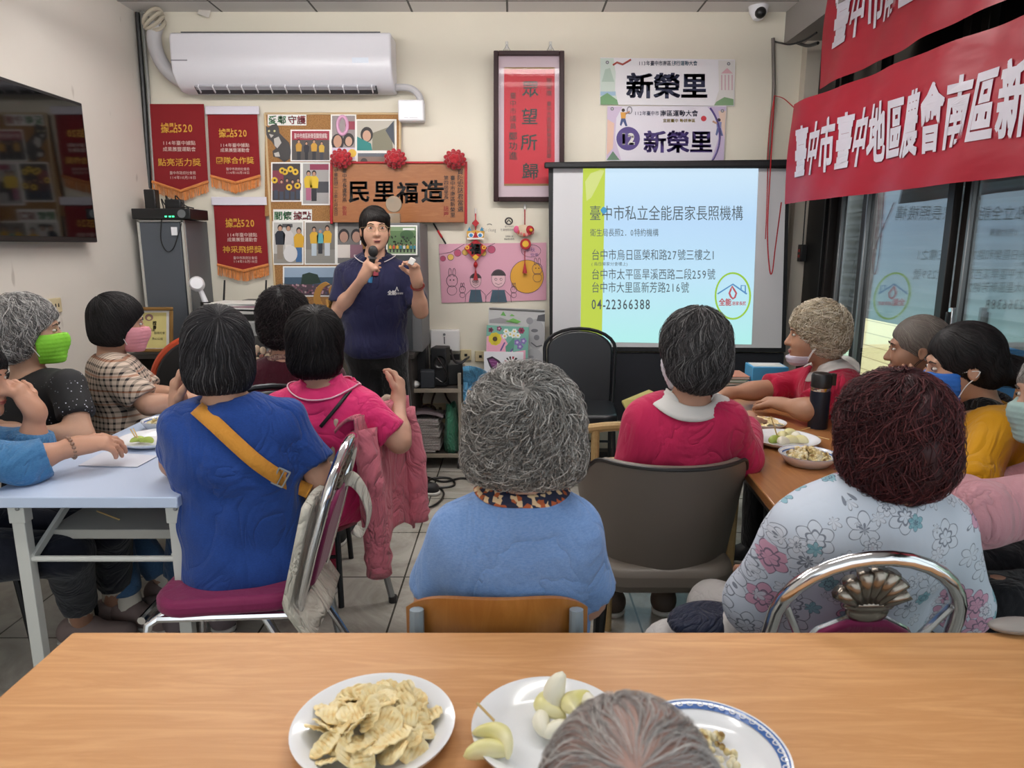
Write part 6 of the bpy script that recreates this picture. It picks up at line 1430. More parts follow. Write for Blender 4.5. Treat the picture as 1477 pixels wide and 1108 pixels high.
    if shoe is not None:
        for i in (0, 1):
            fd = (V((kn[i].x-P.x, kn[i].y-P.y, 0))); fd = fd.normalized() if fd.length > .05 else f
            z0 = an[i]-up*an[i].z; q = Vol(); q.cone(z0-fd*.045+up*.045, z0+fd*.15+up*.036, .043, .036, .03, fd.cross(up), 1.05); q.cone(z0-fd*.03+up*.06, z0+fd*.02+up*.07, .043, .036, .03)
            q.plane(z0+up*.012, (0, 0, -1)); q.cone(an[i]+up*.0, an[i]+up*.1, .03, .033, .01, op='s'); so = meshobj('shoe', q.mesh(.008), shoe, b)
            q = Vol(); q.cone(z0-fd*.047+up*.02, z0+fd*.155+up*.018, .043, .038, .02, fd.cross(up), 1.08); q.plane(z0+up*.001, (0, 0, -1)); q.plane(z0+up*.022, (0, 0, 1)); meshobj('sole', q.mesh(.008), mat('shoe_sole', 'c9c7c2', .6), so)
            if sock is not None: k = MB(); k.tube([an[i]-up*.02, an[i]+up*.02, an[i].lerp(kn[i], .26)], [.042, .041, .043], sock, 14); k.build('sock', b)
    if mask:
        mz = 0; lo_, hi_ = mask.get('lo', -.122), mask.get('hi', -.010); mv = Vol()
        for c_, r_, k_ in (((0, .028, -.035), (.068, .071, .09), .01), ((0, .045, -.085), (.053, .056, .043), .02), ((0, .078, -.104), (.03, .026, .024), .03), ((0, .094, -.036), (.022, .034, .036), .04), ((.036, .056, -.04), (.031, .034, .04), .03), ((-.036, .056, -.04), (.031, .034, .04), .03)): mv.ell(hp(*c_), [x*hs for x in r_], HM, k_)
        fy = HM @ V((0, 1, 0)); uz = HM @ V((0, 0, 1)); mv.plane(hp(0, .026, 0), -fy); mv.plane(hp(0, 0, hi_), uz); mv.plane(hp(0, 0, lo_), -uz)
        mo = meshobj('face_mask', mv.mesh(.005, noise=lambda X, Y, Z: .0011*np.sin(Z*430)), mask['m'], b)
        k = MB(); wl = mask.get('loop', mat('mask_loop', 'dcdcdc', .6))
        for s in (-1, 1):
            for z in (hi_-.006, lo_+.035): k.tube(spline([hp(s*.064, .034, z), hp(s*.074, .015, z*.6), hp(s*.083, -.012, z*.25-.004), hp(s*.083, -.022, -.012)], 4), .0016, wl, 5)
        k.build('ear_loop', mo)
    if hair: make_hair(b, H, HM, hs, hair, seed)
    b['_n'] = 0
    return dict(root=b, hp=hp, HM=HM, top=g, f=f, r=r, sh=sh, el=el, wr=wr, N=N, P=P, H=H, C=C, W=W, body=v)
def make_hair(b, H, HM, hs, hr, seed):
    """hr: vols [(centre, radii)], cut [(centre, radii)], mats, n strands, curl amplitude, turns, whorl direction, length, width"""
    rng = np.random.default_rng(seed); hp = lambda c: H + HM @ V(c)*hs; v = Vol()
    for c, rr in hr['vols']: v.ell(hp(c), [x*hs for x in rr], HM, .03)
    for c, rr in hr.get('cut', [((0, .15, -.045), (.078, .11, .10))]): v.ell(hp(c), [x*hs for x in rr], HM, .015, 's')
    if 'floor' in hr: v.plane(hp((0, 0, hr['floor'])), HM @ V((0, 0, -1)), .02)
    na = hr.get('lump', .0); wv = waves(seed+9, na, (55, 55, 55)) if na else None
    ms = hr['mats']; vf = v.mesh(.0075, noise=wv)
    n, m = int(hr['n']*1.9), hr.get('m', 10); cr = V(hr.get('whorl', (0, -.5, .86))).normalized(); e1 = V((1, 0, 0)); e1 = (e1-cr*e1.dot(cr)).normalized(); e2 = cr.cross(e1)
    cr, e1, e2 = (arr(HM @ x) for x in (cr, e1, e2)); ctr = arr(hp(hr.get('ctr', (0, -.015, .0))))
    ph = rng.uniform(0, 2*PI, n); t0 = rng.uniform(.004, 1, n)**.8*hr.get('reach', 2.1); L = hr.get('len', 1.0)*rng.uniform(.6, 1.1, n)
    t = np.linspace(0, 1, m)[None, :]; th = np.minimum(t0[:, None] + L[:, None]*t, 2.95)
    dph = hr.get('swirl', .15)*rng.normal(size=(n, 1)); phi = ph[:, None] + dph*t + .06*np.sin(9*th+ph[:, None]*5)*hr.get('wavy', 1.0)
    d = np.cos(th)[..., None]*cr + np.sin(th)[..., None]*(np.cos(phi)[..., None]*e1 + np.sin(phi)[..., None]*e2)
    lo, hi = np.full(th.shape, .02), np.full(th.shape, .26)
    for _ in range(13):
        mid = (lo+hi)/2; s_ = v.at(ctr + d*mid[..., None]) < 0; lo = np.where(s_, mid, lo); hi = np.where(s_, hi, mid)
    lift = hr.get('lift', .003); rad = lo + rng.uniform(-.3*lift, lift*1.3, (n, 1)) - .002 + lift*.5*t
    amp = hr.get('amp', 0.0); p = ctr + d*rad[..., None]
    tg = np.gradient(p, axis=1); tg /= np.maximum(np.linalg.norm(tg, axis=2, keepdims=True), 1e-9); sd = np.cross(tg, d); sd /= np.maximum(np.linalg.norm(sd, axis=2, keepdims=True), 1e-9)
    if amp:
        w = 2*PI*hr.get('turns', 1.5)*rng.uniform(.7, 1.3, (n, 1))*t + rng.uniform(0, 6.3, (n, 1)) + 2.5*np.sin(ph*3)[:, None]
        A_ = amp*rng.uniform(.4, 1.2, (n, 1))*np.minimum(1, t*2+.25)
        p = p + sd*(A_*np.sin(w))[..., None] + d*(A_*np.cos(w)*.7)[..., None]
        tg = np.gradient(p, axis=1); tg /= np.maximum(np.linalg.norm(tg, axis=2, keepdims=True), 1e-9); sd = np.cross(tg, d); sd /= np.maximum(np.linalg.norm(sd, axis=2, keepdims=True), 1e-9)
    nn = np.cross(sd, tg); wd = hr.get('w', .0016)*.6*rng.uniform(.6, 1.3, (n, 1))*(1-.8*t**2)*(.5+.5*np.minimum(1, 6*t))
    ring = [p + wd[..., None]*(sd*math.cos(a)*1.5 + nn*math.sin(a)) for a in (PI/2, PI*7/6, PI*11/6)]
    vs = np.stack(ring, 2).reshape(-1, 3); base_ = (np.arange(n)[:, None]*m + np.arange(m-1)[None, :])*3; fs = []
    for k in range(3): l = (k+1) % 3; fs.append(np.stack([base_+k, base_+l, base_+3+l, base_+3+k], -1).reshape(-1, 4))
    nseg = n*(m-1); mi_s = rng.choice(len(ms)-1, n, p=hr.get('prob'))+1; mi = np.concatenate([np.zeros(len(vf[1]))]+[np.repeat(mi_s, m-1)]*3)
    off = len(vf[0]); return meshobj('hair', (np.concatenate([vf[0], vs]), np.concatenate([vf[1]]+[f+off for f in fs])), ms, b, mi)
# ---------------------------------------------------------------- the people
def hm(*cs): return [hairmat('', c) for c in cs]
BLK = hm('100d0e', '0d0b0c', '1a1617', '2c2829'); 
BOB = dict(vols=[((0, -.012, .03), (.094, .112, .104)), ((0, -.03, -.045), (.096, .088, .095))], mats=BLK, n=1700, m=9, len=1.5, reach=1.9, w=.0017, lift=.003, floor=-.115, swirl=.08, wavy=.5)
PERM = dict(vols=[((0, -.02, .03), (.108, .122, .112)), ((0, -.035, -.04), (.105, .095, .085))], n=2000, m=13, len=.75, reach=2.5, amp=.007, turns=1.6, w=.0016, lift=.007, lump=.012, swirl=.5)
def hr(base, **k): d = dict(base); d.update(k); return d
# 1 the speaker
navy = cloth('navy_polo', '1b1c3c', .8, .4, 6); blackp = cloth('black_trousers', '121214', .85, .3)
D = 3.9
S = figure('person', 'standing woman in navy polo and glasses speaking into a microphone', A(541, 331, D-.03), A(541, 374, D+.02), A(541, 499, D), 186, hyaw=196, hpitch=-2, hs=.98, skin='c79c84',
    sh=[A(583, 395, D+.02), A(498, 395, D)], el=[A(607, 449, D-.03), A(489, 447, D-.04)], wr=[A(601, 403, D-.17), A(526, 398, D-.22)],
    hands=[dict(d=A(595, 372, D-.20)-A(601, 403, D-.17), n=(-.5, -.75, .1), curl=.8, thumb=.8, side=1), dict(d=A(537, 378, D-.26)-A(526, 398, D-.22), n=(.85, .5, .3), curl=1.15, thumb=1.0, side=1)],
    kn=[A(577, 600, D-.02), A(538, 600, D)], an=[V((A(590, 690, D).x, D-.04, .085)), V((A(541, 690, D).x, D+.05, .085))],
    top=navy, topn='polo_shirt', sleeve=.80, infl=.016, hem=A(541, 514, D).z, bottom=blackp, pant=.98, shoe=mat('black_shoe', '131314', .6),
    hair=dict(vols=[((-.028, .058, .060), (.05, .036, .030)), ((0, -.014, .036), (.085, .104, .096)), ((0, -.045, -.03), (.080, .068, .085))], cut=[((.010, .14, -.055), (.068, .104, .110))], mats=hm('14100f', '120f0e', '1d1817', '2e2725'), n=1500, m=9, len=1.2, reach=1.9, w=.0012, lift=.002, whorl=(.3, .45, .84), swirl=.1),
    collar=dict(m=navy, trim=mat('collar_stripe', 'd3c7c9', .6), gap=30, r=.062, out=.104), face='talk', seed=3)
b = S['root']; hp = S['hp']
k = MB(); gm_ = mat('gold_wire', 'b59a74', .3, .7)
for s in (-1, 1):
    k.tube([hp(s*.031+.026*math.cos(a), .103, .0+.019*math.sin(a)) for a in np.linspace(0, 2*PI, 20)[:-1]], .0013, gm_, 6, closed=True); k.tube([hp(s*.057, .101, .006), hp(s*.08, .05, .006), hp(s*.083, -.01, .004)], .0013, gm_, 5)
k.tube([hp(-.006, .104, .004), hp(0, .106, .006), hp(.006, .104, .004)], .0013, gm_, 5); k.build('glasses', b)
def onsurf(S, px, py, D, off=.003):
    """point of the garment seen along a line of the room"""
    d = ray(px, py); d = d/d.y; o = V((0, 0, CAMZ)); ts = np.linspace(D-.45, D+.25, 700); P = np.array([tuple(o+d*t_) for t_ in ts]); F = S['top'].at(P); i = np.argmax(F < 0)
    return o + d*(ts[i]-off) if F[i] < 0 else o+d*D
k = MB(); vs_lo = lambda u, v, d: onsurf(S, u, -v, D, .012+d)
for ch, x, w in (('全', 559, 6.5), ('能', 565, 6.5)):
    vs, fs = glyph(ch, .02); k.add([vs_lo(x+a*w, -425+c*w*1.1, .0) for a, c in vs], fs, M_PAPER)
k.tube([vs_lo(570.5, -420, 0), vs_lo(572.5, -414, 0), vs_lo(574.5, -420, 0)], .002, M_PAPER, 5)
for i in range(4): vs, fs = glyph('居家長照'[i], .0); k.add([vs_lo(571+i*2.6+a*2.6, -424.5+c*3, .0) for a, c in vs], fs, M_PAPER)
k.build('shirt_logo', b, smooth=0)
k = MB(); w0, e0 = S['wr'][0], S['el'][0]; k.tube([w0.lerp(e0, .2)+Quaternion((w0-e0).normalized(), a) @ ((w0-e0).orthogonal().normalized()*.034) for a in np.linspace(0, 2*PI, 20)[:-1]], .006, mat('red_beads', '6e2018', .4), 6, closed=True); k.build('bracelet', b)
k = MB(); c = onsurf(S, 541, 384, D, .004); q = onsurf(S, 541, 398, D, .004); k.bar(c, q, .035, .004, mat('red_placket', '7a1426', .7)); k.build('placket', b)
m0, m1 = A(534, 402, D-.235), A(539, 355, D-.245); ax = (m1-m0).normalized()
bmic = root('microphone', m0, 'black hand microphone held to the mouth of the standing speaker', 'microphone')
MB().tube([m0, m0.lerp(m1, .65)], [.012, .017], M_BLACK, 14).build('handle', bmic); k = MB(); k.ell(m0.lerp(m1, .84), (.026, .026, .03), mat('mic_mesh', '1a1a1b', .6), None, 16, 10); k.build('head', bmic, smooth=180)
k = MB(); k.tube([m0.lerp(m1, .62), m0.lerp(m1, .68)], [.022, .024], M_GREYMET, 14); k.build('collar_ring', bmic); k = MB(); k.tube([m0-ax*.02, m0+ax*.012], [.0125, .0128], mat('blue_band', '3f86b8', .4), 14); k.build('end_cap', bmic)
c = A(594, 377, D-.245); tag(MB().box(c, (.03, .02, .035), M_PAPER, Matrix.Rotation(.5, 3, 'Y')).build('paper_note', loc=c, bevel=.003), 'small white folded note in the raised hand of the speaker', 'note')

# 2 grey haired woman with the lime mask
seq = mat('sequin_black', '0f0f13', .75); t = NT(seq); vo = t.n('TexVoronoi'); vo.inputs['Scale'].default_value = 75; t.l(t.coord('Object'), 0, vo, 'Vector'); r_ = t.ramp(vo, 0, [(.12, 1.0), (.18, 0.0)]); nz = t.noise(t.coord('Object'), 7, 2); r2 = t.ramp(nz, 0, [(.5, 0.0), (.62, 1.0)]); t.base(t.mix(t.math('MULTIPLY', (r_, 0), (r2, 0)), lin('0f0f13'), lin('c8ccd8')))
GREY = hm('8f8c8a', '9d9a98', 'bab7b4', '6f6c6b')
lime = mat('lime_mask', '7fc832', .7)
D = 2.5
figure('person', 'grey haired woman in a lime green mask and sequined black top', A(42, 478, D), A(46, 548, D+.02), (-1.77, 2.52, .53), -62, hyaw=-66, hpitch=0, hs=.98, skin='b8937c',
    sh=[A(10, 560, 2.66), A(98, 556, 2.38)], el=[A(0, 615, 2.5), A(118, 630, 2.30)], wr=[A(40, 628, 2.25), A(25, 624, 2.2)], kn=[A(175, 755, 2.55), A(160, 768, 2.42)], an=[V((-1.40, 2.6, .09)), V((-1.45, 2.42, .09))],
    top=seq, topn='sequined_top', sleeve=.62, hem=.45, bottom=cloth('pale_jeans', '4f739b', .85, .3, c2='44658a'), pant=.86, shoe=mat('taupe_shoe', '7d6a66', .7), sock=mat('cream_sock', 'd8d0c2', .8),
    hair=dict(cut=[((0, .16, -.05), (.16, .145, .105))], vols=[((0, -.02, .032), (.094, .112, .104)), ((0, -.05, -.035), (.09, .075, .075))], mats=hm('8a8785', '9d9a98', 'c6c3c0', '63605f'), n=1900, m=13, len=.9, reach=2.3, amp=.008, turns=1.2, w=.0019, lift=.007, swirl=.4, lump=.010), mask=dict(m=lime), seed=11, neckr=.075)
# 3 denim sleeve at the left edge
den = cloth('denim_blue', '4577a3', .85, .5, 7, c2='3c6c98')
D = 2.05
S3 = figure('person', 'person in a blue denim shirt leaning on the white table, hand at chin', A(-44, 545, D), A(-70, 610, D), (-1.78, 1.95, .53), -70, hyaw=-78, hpitch=8, hs=.95, skin='b98c74',
    sh=[A(-55, 640, 2.14), A(-62, 655, 1.86)], el=[A(48, 648, 2.12), A(30, 668, 1.93)], wr=[A(49, 590, 2.12), A(112, 643, 2.04)],
    hands=[dict(d=A(14, 548, 2.1)-A(49, 590, 2.12), n=(-.7, .1, -.6), curl=.75, side=1), dict(d=A(180, 634, 2.1)-A(112, 643, 2.04), n=(.05, .35, -.9), curl=.5, side=1)],
    kn=[V((-1.34, 2.18, .50)), V((-1.36, 1.98, .50))], an=[V((-1.52, 2.44, .09)), V((-1.56, 2.30, .09))], top=den, topn='denim_shirt', sleeve=1.42, infl=.018, hem=.44, bottom=cloth('navy_culottes', '10131f', .85, .3), pant=.72, shoe=mat('grey_pink_shoe', '85736f', .7), sock=mat('cream_sock', ''),
    hair=hr(BOB, n=600), seed=12, wrinkle=.009)
k = MB(); w0, e0 = S3['wr'][1], S3['el'][1]; q0 = w0.lerp(e0, .12); dq = (w0-e0).normalized()
for i in range(16): k.ell(q0+Quaternion(dq, 2*PI*i/16) @ (dq.orthogonal().normalized()*.032), .006, mat('agate_bead', '8a6a58', .3), None, 8, 6)
k.build('bracelet', S3['root'], smooth=180)
# 4 plaid shirt
pl = mat('plaid_cloth', 'c9b5a2', .85); t = NT(pl); co = t.coord('Object', rot=(0, 0, R(25))); sp = t.n('SeparateXYZ'); t.l(co, 0, sp, 0)
def stripe(ch, per, w): fr2 = t.math('FRACT', t.math('MULTIPLY', (sp, ch), 1/per)); return t.math('LESS_THAN', fr2, w)
h1, h2, h3 = stripe(2, .024, .36), stripe(0, .024, .36), stripe(1, .024, .30)
o1 = stripe(2, .06, .12); dk = t.math('MINIMUM', t.math('ADD', h1, t.math('MAXIMUM', h2, h2)), 2.0); c1 = t.mix(t.math('MULTIPLY', dk, .5), lin('cdb9a8'), lin('231d20')); c2 = t.mix(t.math('MULTIPLY', o1, .5), c1, lin('a8643c')); t.base(c2); nn = t.noise(t.coord('Object'), 7, 3); t.bump((nn, 0), .4, .03)
D = 2.95
figure('person', 'dark haired woman in a plaid shirt and pink mask at the white table', A(171, 466, D), A(160, 522, D), (-1.70, 2.95, .53), -58, hyaw=-62, hpitch=6, hs=.97, skin='b58d76',
    sh=[A(178, 536, 3.10), A(168, 540, 2.80)], el=[A(225, 570, 3.1), A(214, 585, 2.78)], wr=[A(265, 568, 3.05), A(268, 575, 2.9)], hands=[None, dict(d=(.9, .3, .05), n=(0, 0, -1), curl=.4, side=1)], kn=[V((-1.33, 3.15, .5)), V((-1.38, 2.95, .5))],
    top=pl, topn='plaid_shirt', sleeve=.82, infl=.02, hem=.44, bottom=blackp, shoe=mat('black_shoe', ''), hair=hr(BOB, vols=[((0, -.012, .03), (.094, .112, .106)), ((0, -.035, -.04), (.096, .082, .085))], cut=[((0, .155, -.05), (.125, .128, .105))], floor=-.10), mask=dict(m=mat('pink_mask', 'd08a94', .7)), collar=dict(m=pl, gap=30), seed=14, wrinkle=.009)
# 5 blue T-shirt
bt = cloth('royal_blue_cotton', '24458c', .9, .4, 6, c2='203f82')
D = 1.92
S5 = figure('person', 'woman in a royal blue T-shirt with an orange strap across her back', A(316, 508, D+.01), A(330, 584, D), A(358, 812, D+.02), 12, hyaw=16, hpitch=6, hs=1.0, skin='b98f78',
    sh=[A(268, 613, D-.0), A(410, 606, D+.02)], el=[A(252, 668, D+.07), A(466, 690, D+.05)], wr=[A(258, 590, D+.07), A(415, 725, D+.22)],
    hands=[dict(d=A(252, 512, D+.07)-A(258, 590, D+.07), n=(.85, .35, 0), curl=.4, fan=.05, side=1, s=1.0), None], kn=[V((-1.12, 2.28, .52)), V((-.96, 2.36, .52))], an=[V((-1.25, 2.36, .09)), V((-1.10, 2.42, .09))],
    top=bt, topn='t_shirt', sleeve=.75, infl=.016, hem=.455, bottom=cloth('blue_jeans', '2c4360', .85, .3, c2='263a54'), pant=.62, shoe=mat('mauve_shoe', '75676a', .7), sock=mat('white_sock', 'dcdcdc', .8),
    hair=hr(BOB, mats=hm('211f22', '1b191c', '2b292c', '3f3d40', '6d6b6c'), prob=[.4, .35, .2, .05], n=2200, whorl=(.12, -.62, .77)), seed=15, tw=1.02, wrinkle=.008)
def sash(S, pts, w, m, D, name, off=.004):
    C3 = [onsurf(S, x, y, D, off) for x, y in pts]; P3 = spline(C3, 5); k = MB(); up_ = V((0, 0, 1)); L, R_ = [], []
    for i, p in enumerate(P3):
        tgt = (P3[min(i+1, len(P3)-1)]-P3[max(i-1, 0)]).normalized(); cam_ = (V((0, 0, CAMZ))-p).normalized(); s_ = tgt.cross(cam_).normalized(); L.append(p+s_*w/2); R_.append(p-s_*w/2)
    n = len(P3); k.sheet(lambda u, v: L[min(n-1, int(round(u*(n-1))))].lerp(R_[min(n-1, int(round(u*(n-1))))], v), n-1, 2, m, .003); return k.build(name, S['root'], smooth=180), P3
ors = cloth('orange_webbing', 'c98a35', .7, .15, 40)
st, P3 = sash(S5, [(283, 588), (310, 612), (340, 640), (372, 668), (405, 690), (433, 703), (446, 709)], .042, ors, D, 'strap', .007)
q = onsurf(S5, 405, 689, D, .012); k = MB(); Mq = rotz(.2) @ Matrix.Rotation(R(30), 3, 'Y')
for dx_, dz_, sx_, sz_ in ((0, .024, .034, .005), (0, -.024, .034, .005), (.016, 0, .005, .05), (-.016, 0, .005, .05), (0, 0, .004, .046)): k.box(q+Mq @ V((dx_, 0, dz_)), (sx_, .005, sz_), M_GREYMET, Mq)
k.build('strap_buckle', S5['root'], bevel=.001)
# 6 maroon top
D = 2.75
mar = cloth('maroon_cloth', '3d0f1d', .9, .3)
S6 = figure('person', 'curly black haired woman in a dark maroon top before the printer', A(410, 463, D), A(416, 522, D), (-.90, D+.02, .53), 8, hyaw=10, hs=.98, skin='b08872', top=mar, topn='maroon_top', sleeve=.8, hem=.44, bottom=blackp, shoe=mat('black_shoe', ''),
    hair=hr(PERM, mats=hm('120f10', '100d0e', '1d1819', '3a3234'), vols=[((0, -.02, .035), (.098, .112, .104)), ((0, -.035, -.035), (.092, .085, .075))], lump=.006, amp=.006), seed=16)
k = MB(); q = onsurf(S6, 378, 515, D, .004)
for i in range(7): k.ell(q+V((.028*math.cos(i*.9+.4), -.006, .034*math.sin(i*.9))), (.014, .006, .016), mat('cream_flower', 'c9b49a', .8), None, 8, 6)
k.ell(q, (.012, .008, .012), mat('flower_heart', '8a5a50', .8), None, 8, 6); k.build('shoulder_flower', S6['root'], smooth=180)
k = MB(); q = S6['N']; k.tube([q+V((.075*math.cos(a)*1.1, .07*math.sin(a)+.012, .02+.012*math.sin(3*a))) for a in np.linspace(0, 2*PI, 30)[:-1]], .016, cloth('print_scarf', '6d3f44', .8, .5, 30, c2='b59a86'), 8, closed=True); k.build('scarf', S6['root'], smooth=180)
# 7 pink polo
D = 2.32
hot = cloth('hot_pink_polo', 'd8316f', .7, .4, 6)
S7 = figure('person', 'woman in a hot pink polo with a thin black strap, elbow on chair back', A(455, 497, D), A(470, 562, D), (-.70, D+.06, .53), 8, hyaw=10, hpitch=4, hs=.99, skin='b9907a', sh=[A(404, 592, D), A(528, 592, D)], el=[A(392, 655, D+.12), A(576, 637, D+.0)], wr=[A(430, 680, D+.3), A(574, 578, D+.17)],
    kn=[V((-.92, 2.66, .52)), V((-.78, 2.72, .52))], top=hot, topn='polo_shirt', sleeve=.78, infl=.014, hem=.45, bottom=cloth('red_trousers', '8c1f3c', .85, .3), shoe=mat('black_shoe', ''), hands=[None, dict(d=(.02, .5, .8), n=(-1, .2, 0), curl=.6, side=1)],
    hair=hr(BOB, vols=[((0, -.015, .03), (.096, .114, .106)), ((0, -.04, -.05), (.09, .078, .075))], amp=.003, turns=.8, n=1700, whorl=(.1, -.6, .8)), collar=dict(m=hot, trim=mat('polo_stripe', 'e8b8c8', .7), gap=26, r=.064, out=.108), seed=17, wrinkle=.008)
sash(S7, [(506, 562), (492, 580), (478, 597), (462, 616)], .012, M_BLACK, D, 'thin_strap', .005)
# 8 curly grey woman in front
lb = cloth('light_blue_linen', '6c8fc4', .9, .35, 6, c2='7b9bcc')
prt = mat('print_collar', '2a2d45', .8); t = NT(prt); vo = t.n('TexVoronoi'); vo.inputs['Scale'].default_value = 110; t.l(t.coord('Object'), 0, vo, 'Vector'); r_ = t.ramp(vo, 1, [(.3, '20243c'), (.5, 'a8542c'), (.7, 'd8b890')], 'CONSTANT'); t.base((r_, 0))
D = 1.29
figure('person', 'woman with curly grey hair in a light blue blouse on the plywood chair', A(757, 628, D+.03), A(752, 722, D-.005), (.0, 1.36, .47), 0, hyaw=-4, hpitch=8, hs=1.0, skin='b98e78', sh=[A(664, 768, D), A(824, 766, D)], el=[A(627, 862, D+.05), A(846, 862, D+.05)], tw=.86,
    top=lb, topn='blouse', sleeve=.86, infl=.015, hem=.42, bottom=cloth('grey_trousers', '4a4a50', .85, .3), shoe=mat('black_shoe', ''),
    hair=hr(PERM, mats=hm('7c7873', '77736f', '8f8c88', 'bdbab6', '55514e'), prob=[.32, .3, .2, .18], n=3600, m=20, w=.0014, amp=.010, turns=2.4, vols=[((0, -.02, .028), (.108, .116, .108)), ((0, -.03, -.04), (.110, .096, .074))], whorl=(.05, -.72, .7), lump=.009, lift=.008, floor=-.082), neckr=.06, collar=dict(m=prt, gap=20, r=.062, out=.088), seed=18, wrinkle=.004)
# 9 crimson top
cr = cloth('crimson_jersey', 'b5224f', .8, .4, 6)
D = 2.0
S9 = figure('person', 'grey haired woman in a crimson long-sleeved top with white collar', A(999, 508, D+.04), A(990, 584, D+.05), (.51, D+.15, .53), 2, hyaw=14, hpitch=4, hs=1.0, skin='b58c76', sh=[A(930, 612, D+.05), A(1046, 608, D+.05)], el=[A(908, 695, D+.08), A(1072, 660, D+.10)], wr=[A(925, 700, D+.30), A(1075, 610, D+.36)], tw=1.0,
    top=cr, topn='long_sleeved_top', sleeve=1.85, infl=.016, hem=.45, bottom=cloth('beige_trousers', 'a89f92', .85, .3), shoe=mat('brown_shoe', '4a3d34', .6),
    hair=dict(vols=[((0, -.02, .03), (.098, .114, .106)), ((0, -.045, -.04), (.092, .082, .078))], mats=hm('333132', '2a2829', '4a4849', '7d7b7a', '5a5859'), prob=[.36, .28, .16, .2], n=2000, m=12, len=1.1, reach=2.3, amp=.005, turns=1.2, w=.0014, lift=.005, lump=.005, swirl=.3, whorl=(0, -.2, .98)),
    mask=dict(m=mat('white_mask', 'd8dbe2', .7)), collar=dict(m=mat('white_collar_cloth', 'd6d3cf', .8), gap=24, r=.066, out=.112), seed=19, neckr=.066, wrinkle=.009)
# 10 white curls
rd = cloth('raspberry_cloth', 'a81238', .8, .4)
D = 2.85
figure('person', 'white curly haired woman in a raspberry shirt, mask below her chin', A(1174, 482, D), A(1200, 535, D+.02), (1.46, 2.88, .53), 62, hyaw=78, hpitch=3, hs=.98, skin='a88068', sh=[A(1208, 562, 2.70), A(1158, 552, 3.02)], el=[A(1164, 592, 2.62), A(1096, 563, 2.98)], wr=[A(1128, 583, 2.74), A(1045, 568, 2.92)],
    hands=[None, dict(d=(-.9, -.1, 0), n=(0, 0, -1), curl=.4, side=1)], kn=[V((1.12, 2.75, .52)), V((1.10, 2.95, .52))], top=rd, topn='shirt', sleeve=.8, infl=.016, hem=.45, bottom=blackp, shoe=mat('black_shoe', ''),
    hair=hr(PERM, mats=hm('a8997f', 'cdbfa6', 'e6ddcc', '8f8068'), vols=[((0, -.025, .04), (.104, .112, .10)), ((0, -.055, -.02), (.095, .08, .075))], cut=[((0, .14, -.06), (.105, .108, .11))], amp=.010, turns=2.0, n=2200, w=.0020, lump=.009), mask=dict(m=mat('pale_mask', 'b9b4c4', .7), lo=-.14, hi=-.088), collar=dict(m=mat('white_collar_cloth', ''), gap=26, r=.066, out=.115), seed=20)  # darker hair tones put shade between the curls into the colour
# 11 grey bun
D = 2.62
figure('person', 'grey haired woman resting her chin on her hand behind the yellow cardigan', A(1323, 502, D), A(1343, 566, D), (1.64, 2.64, .53), 60, hyaw=70, hpitch=5, hs=.98, skin='9c7660', sh=[A(1352, 596, 2.48), A(1315, 585, 2.78)], el=[A(1298, 612, 2.44), A(1290, 600, 2.75)], wr=[A(1322, 575, 2.44), A(1260, 600, 2.7)], hands=[dict(d=A(1300, 538, 2.42)-A(1322, 575, 2.44), n=(.3, .8, .3), curl=.6, side=1), None],
    kn=[V((1.30, 2.5, .52)), V((1.28, 2.72, .52))], top=cloth('plum_cardigan', '5a4450', .85, .3), topn='cardigan', sleeve=1.6, hem=.45, bottom=blackp, shoe=mat('black_shoe', ''),
    hair=dict(vols=[((0, -.015, .032), (.084, .104, .098)), ((0, -.115, -.03), (.04, .035, .04))], cut=[((0, .135, -.05), (.085, .09, .115)), ((.085, -.0, -.06), (.02, .035, .05)), ((-.085, 0, -.06), (.02, .035, .05))], mats=hm('5d5650', '57504b', '736c66', '8a837c'), n=1300, m=9, len=1.3, reach=1.9, w=.0013, lift=.0015, whorl=(0, .55, .83), swirl=.05), mask=dict(m=mat('black_mask', '26262a', .7), lo=-.13, hi=-.075, loop=M_BLACK), seed=21)
# 12 yellow cardigan
D = 2.12
yl = cloth('mustard_knit', 'c08a12', .85, .4, 6)
S12 = figure('person', 'black haired woman with low bun, blue mask and mustard yellow cardigan', A(1388, 526, D), A(1420, 596, D), (1.60, 2.12, .53), 58, hyaw=74, hpitch=10, hs=1.0, skin='b38c74', sh=[A(1436, 622, 1.98), A(1395, 612, 2.26)], el=[A(1408, 692, 1.88), A(1370, 665, 2.24)], wr=[A(1352, 682, 2.02), A(1325, 665, 2.14)], kn=[V((1.28, 1.98, .52)), V((1.24, 2.2, .52))],
    top=yl, topn='cardigan', sleeve=1.8, infl=.018, hem=.45, bottom=blackp, shoe=mat('black_shoe', ''),
    hair=dict(vols=[((0, -.015, .032), (.088, .108, .102)), ((0, -.06, -.03), (.07, .06, .06)), ((0, -.15, -.045), (.045, .042, .05))], cut=[((0, .135, -.05), (.086, .09, .115)), ((.085, .0, -.06), (.022, .04, .05)), ((-.085, 0, -.06), (.022, .04, .05))], mats=BLK, n=1500, m=9, len=1.3, reach=1.9, w=.0013, lift=.002, whorl=(0, .5, .86), swirl=.06),
    mask=dict(m=mat('blue_mask', '1f62b8', .7)), seed=22, wrinkle=.007)
k = MB(); q = S12['N']; k.tube([q+V((.072*math.cos(a), .072*math.sin(a)+.0, .022+.02*math.sin(a*2))) for a in np.linspace(0, 2*PI, 30)[:-1]], .024, cloth('black_scarf', '0f0f11', .9, .5, 20), 8, closed=True); k.tube(spline([q+V((-.07, -.04, .0)), q+V((-.10, -.06, -.07)), q+V((-.11, -.07, -.16))], 5), [.03]*10+[.012], cloth('black_scarf', ''), 8); k.build('scarf', S12['root'], smooth=180)
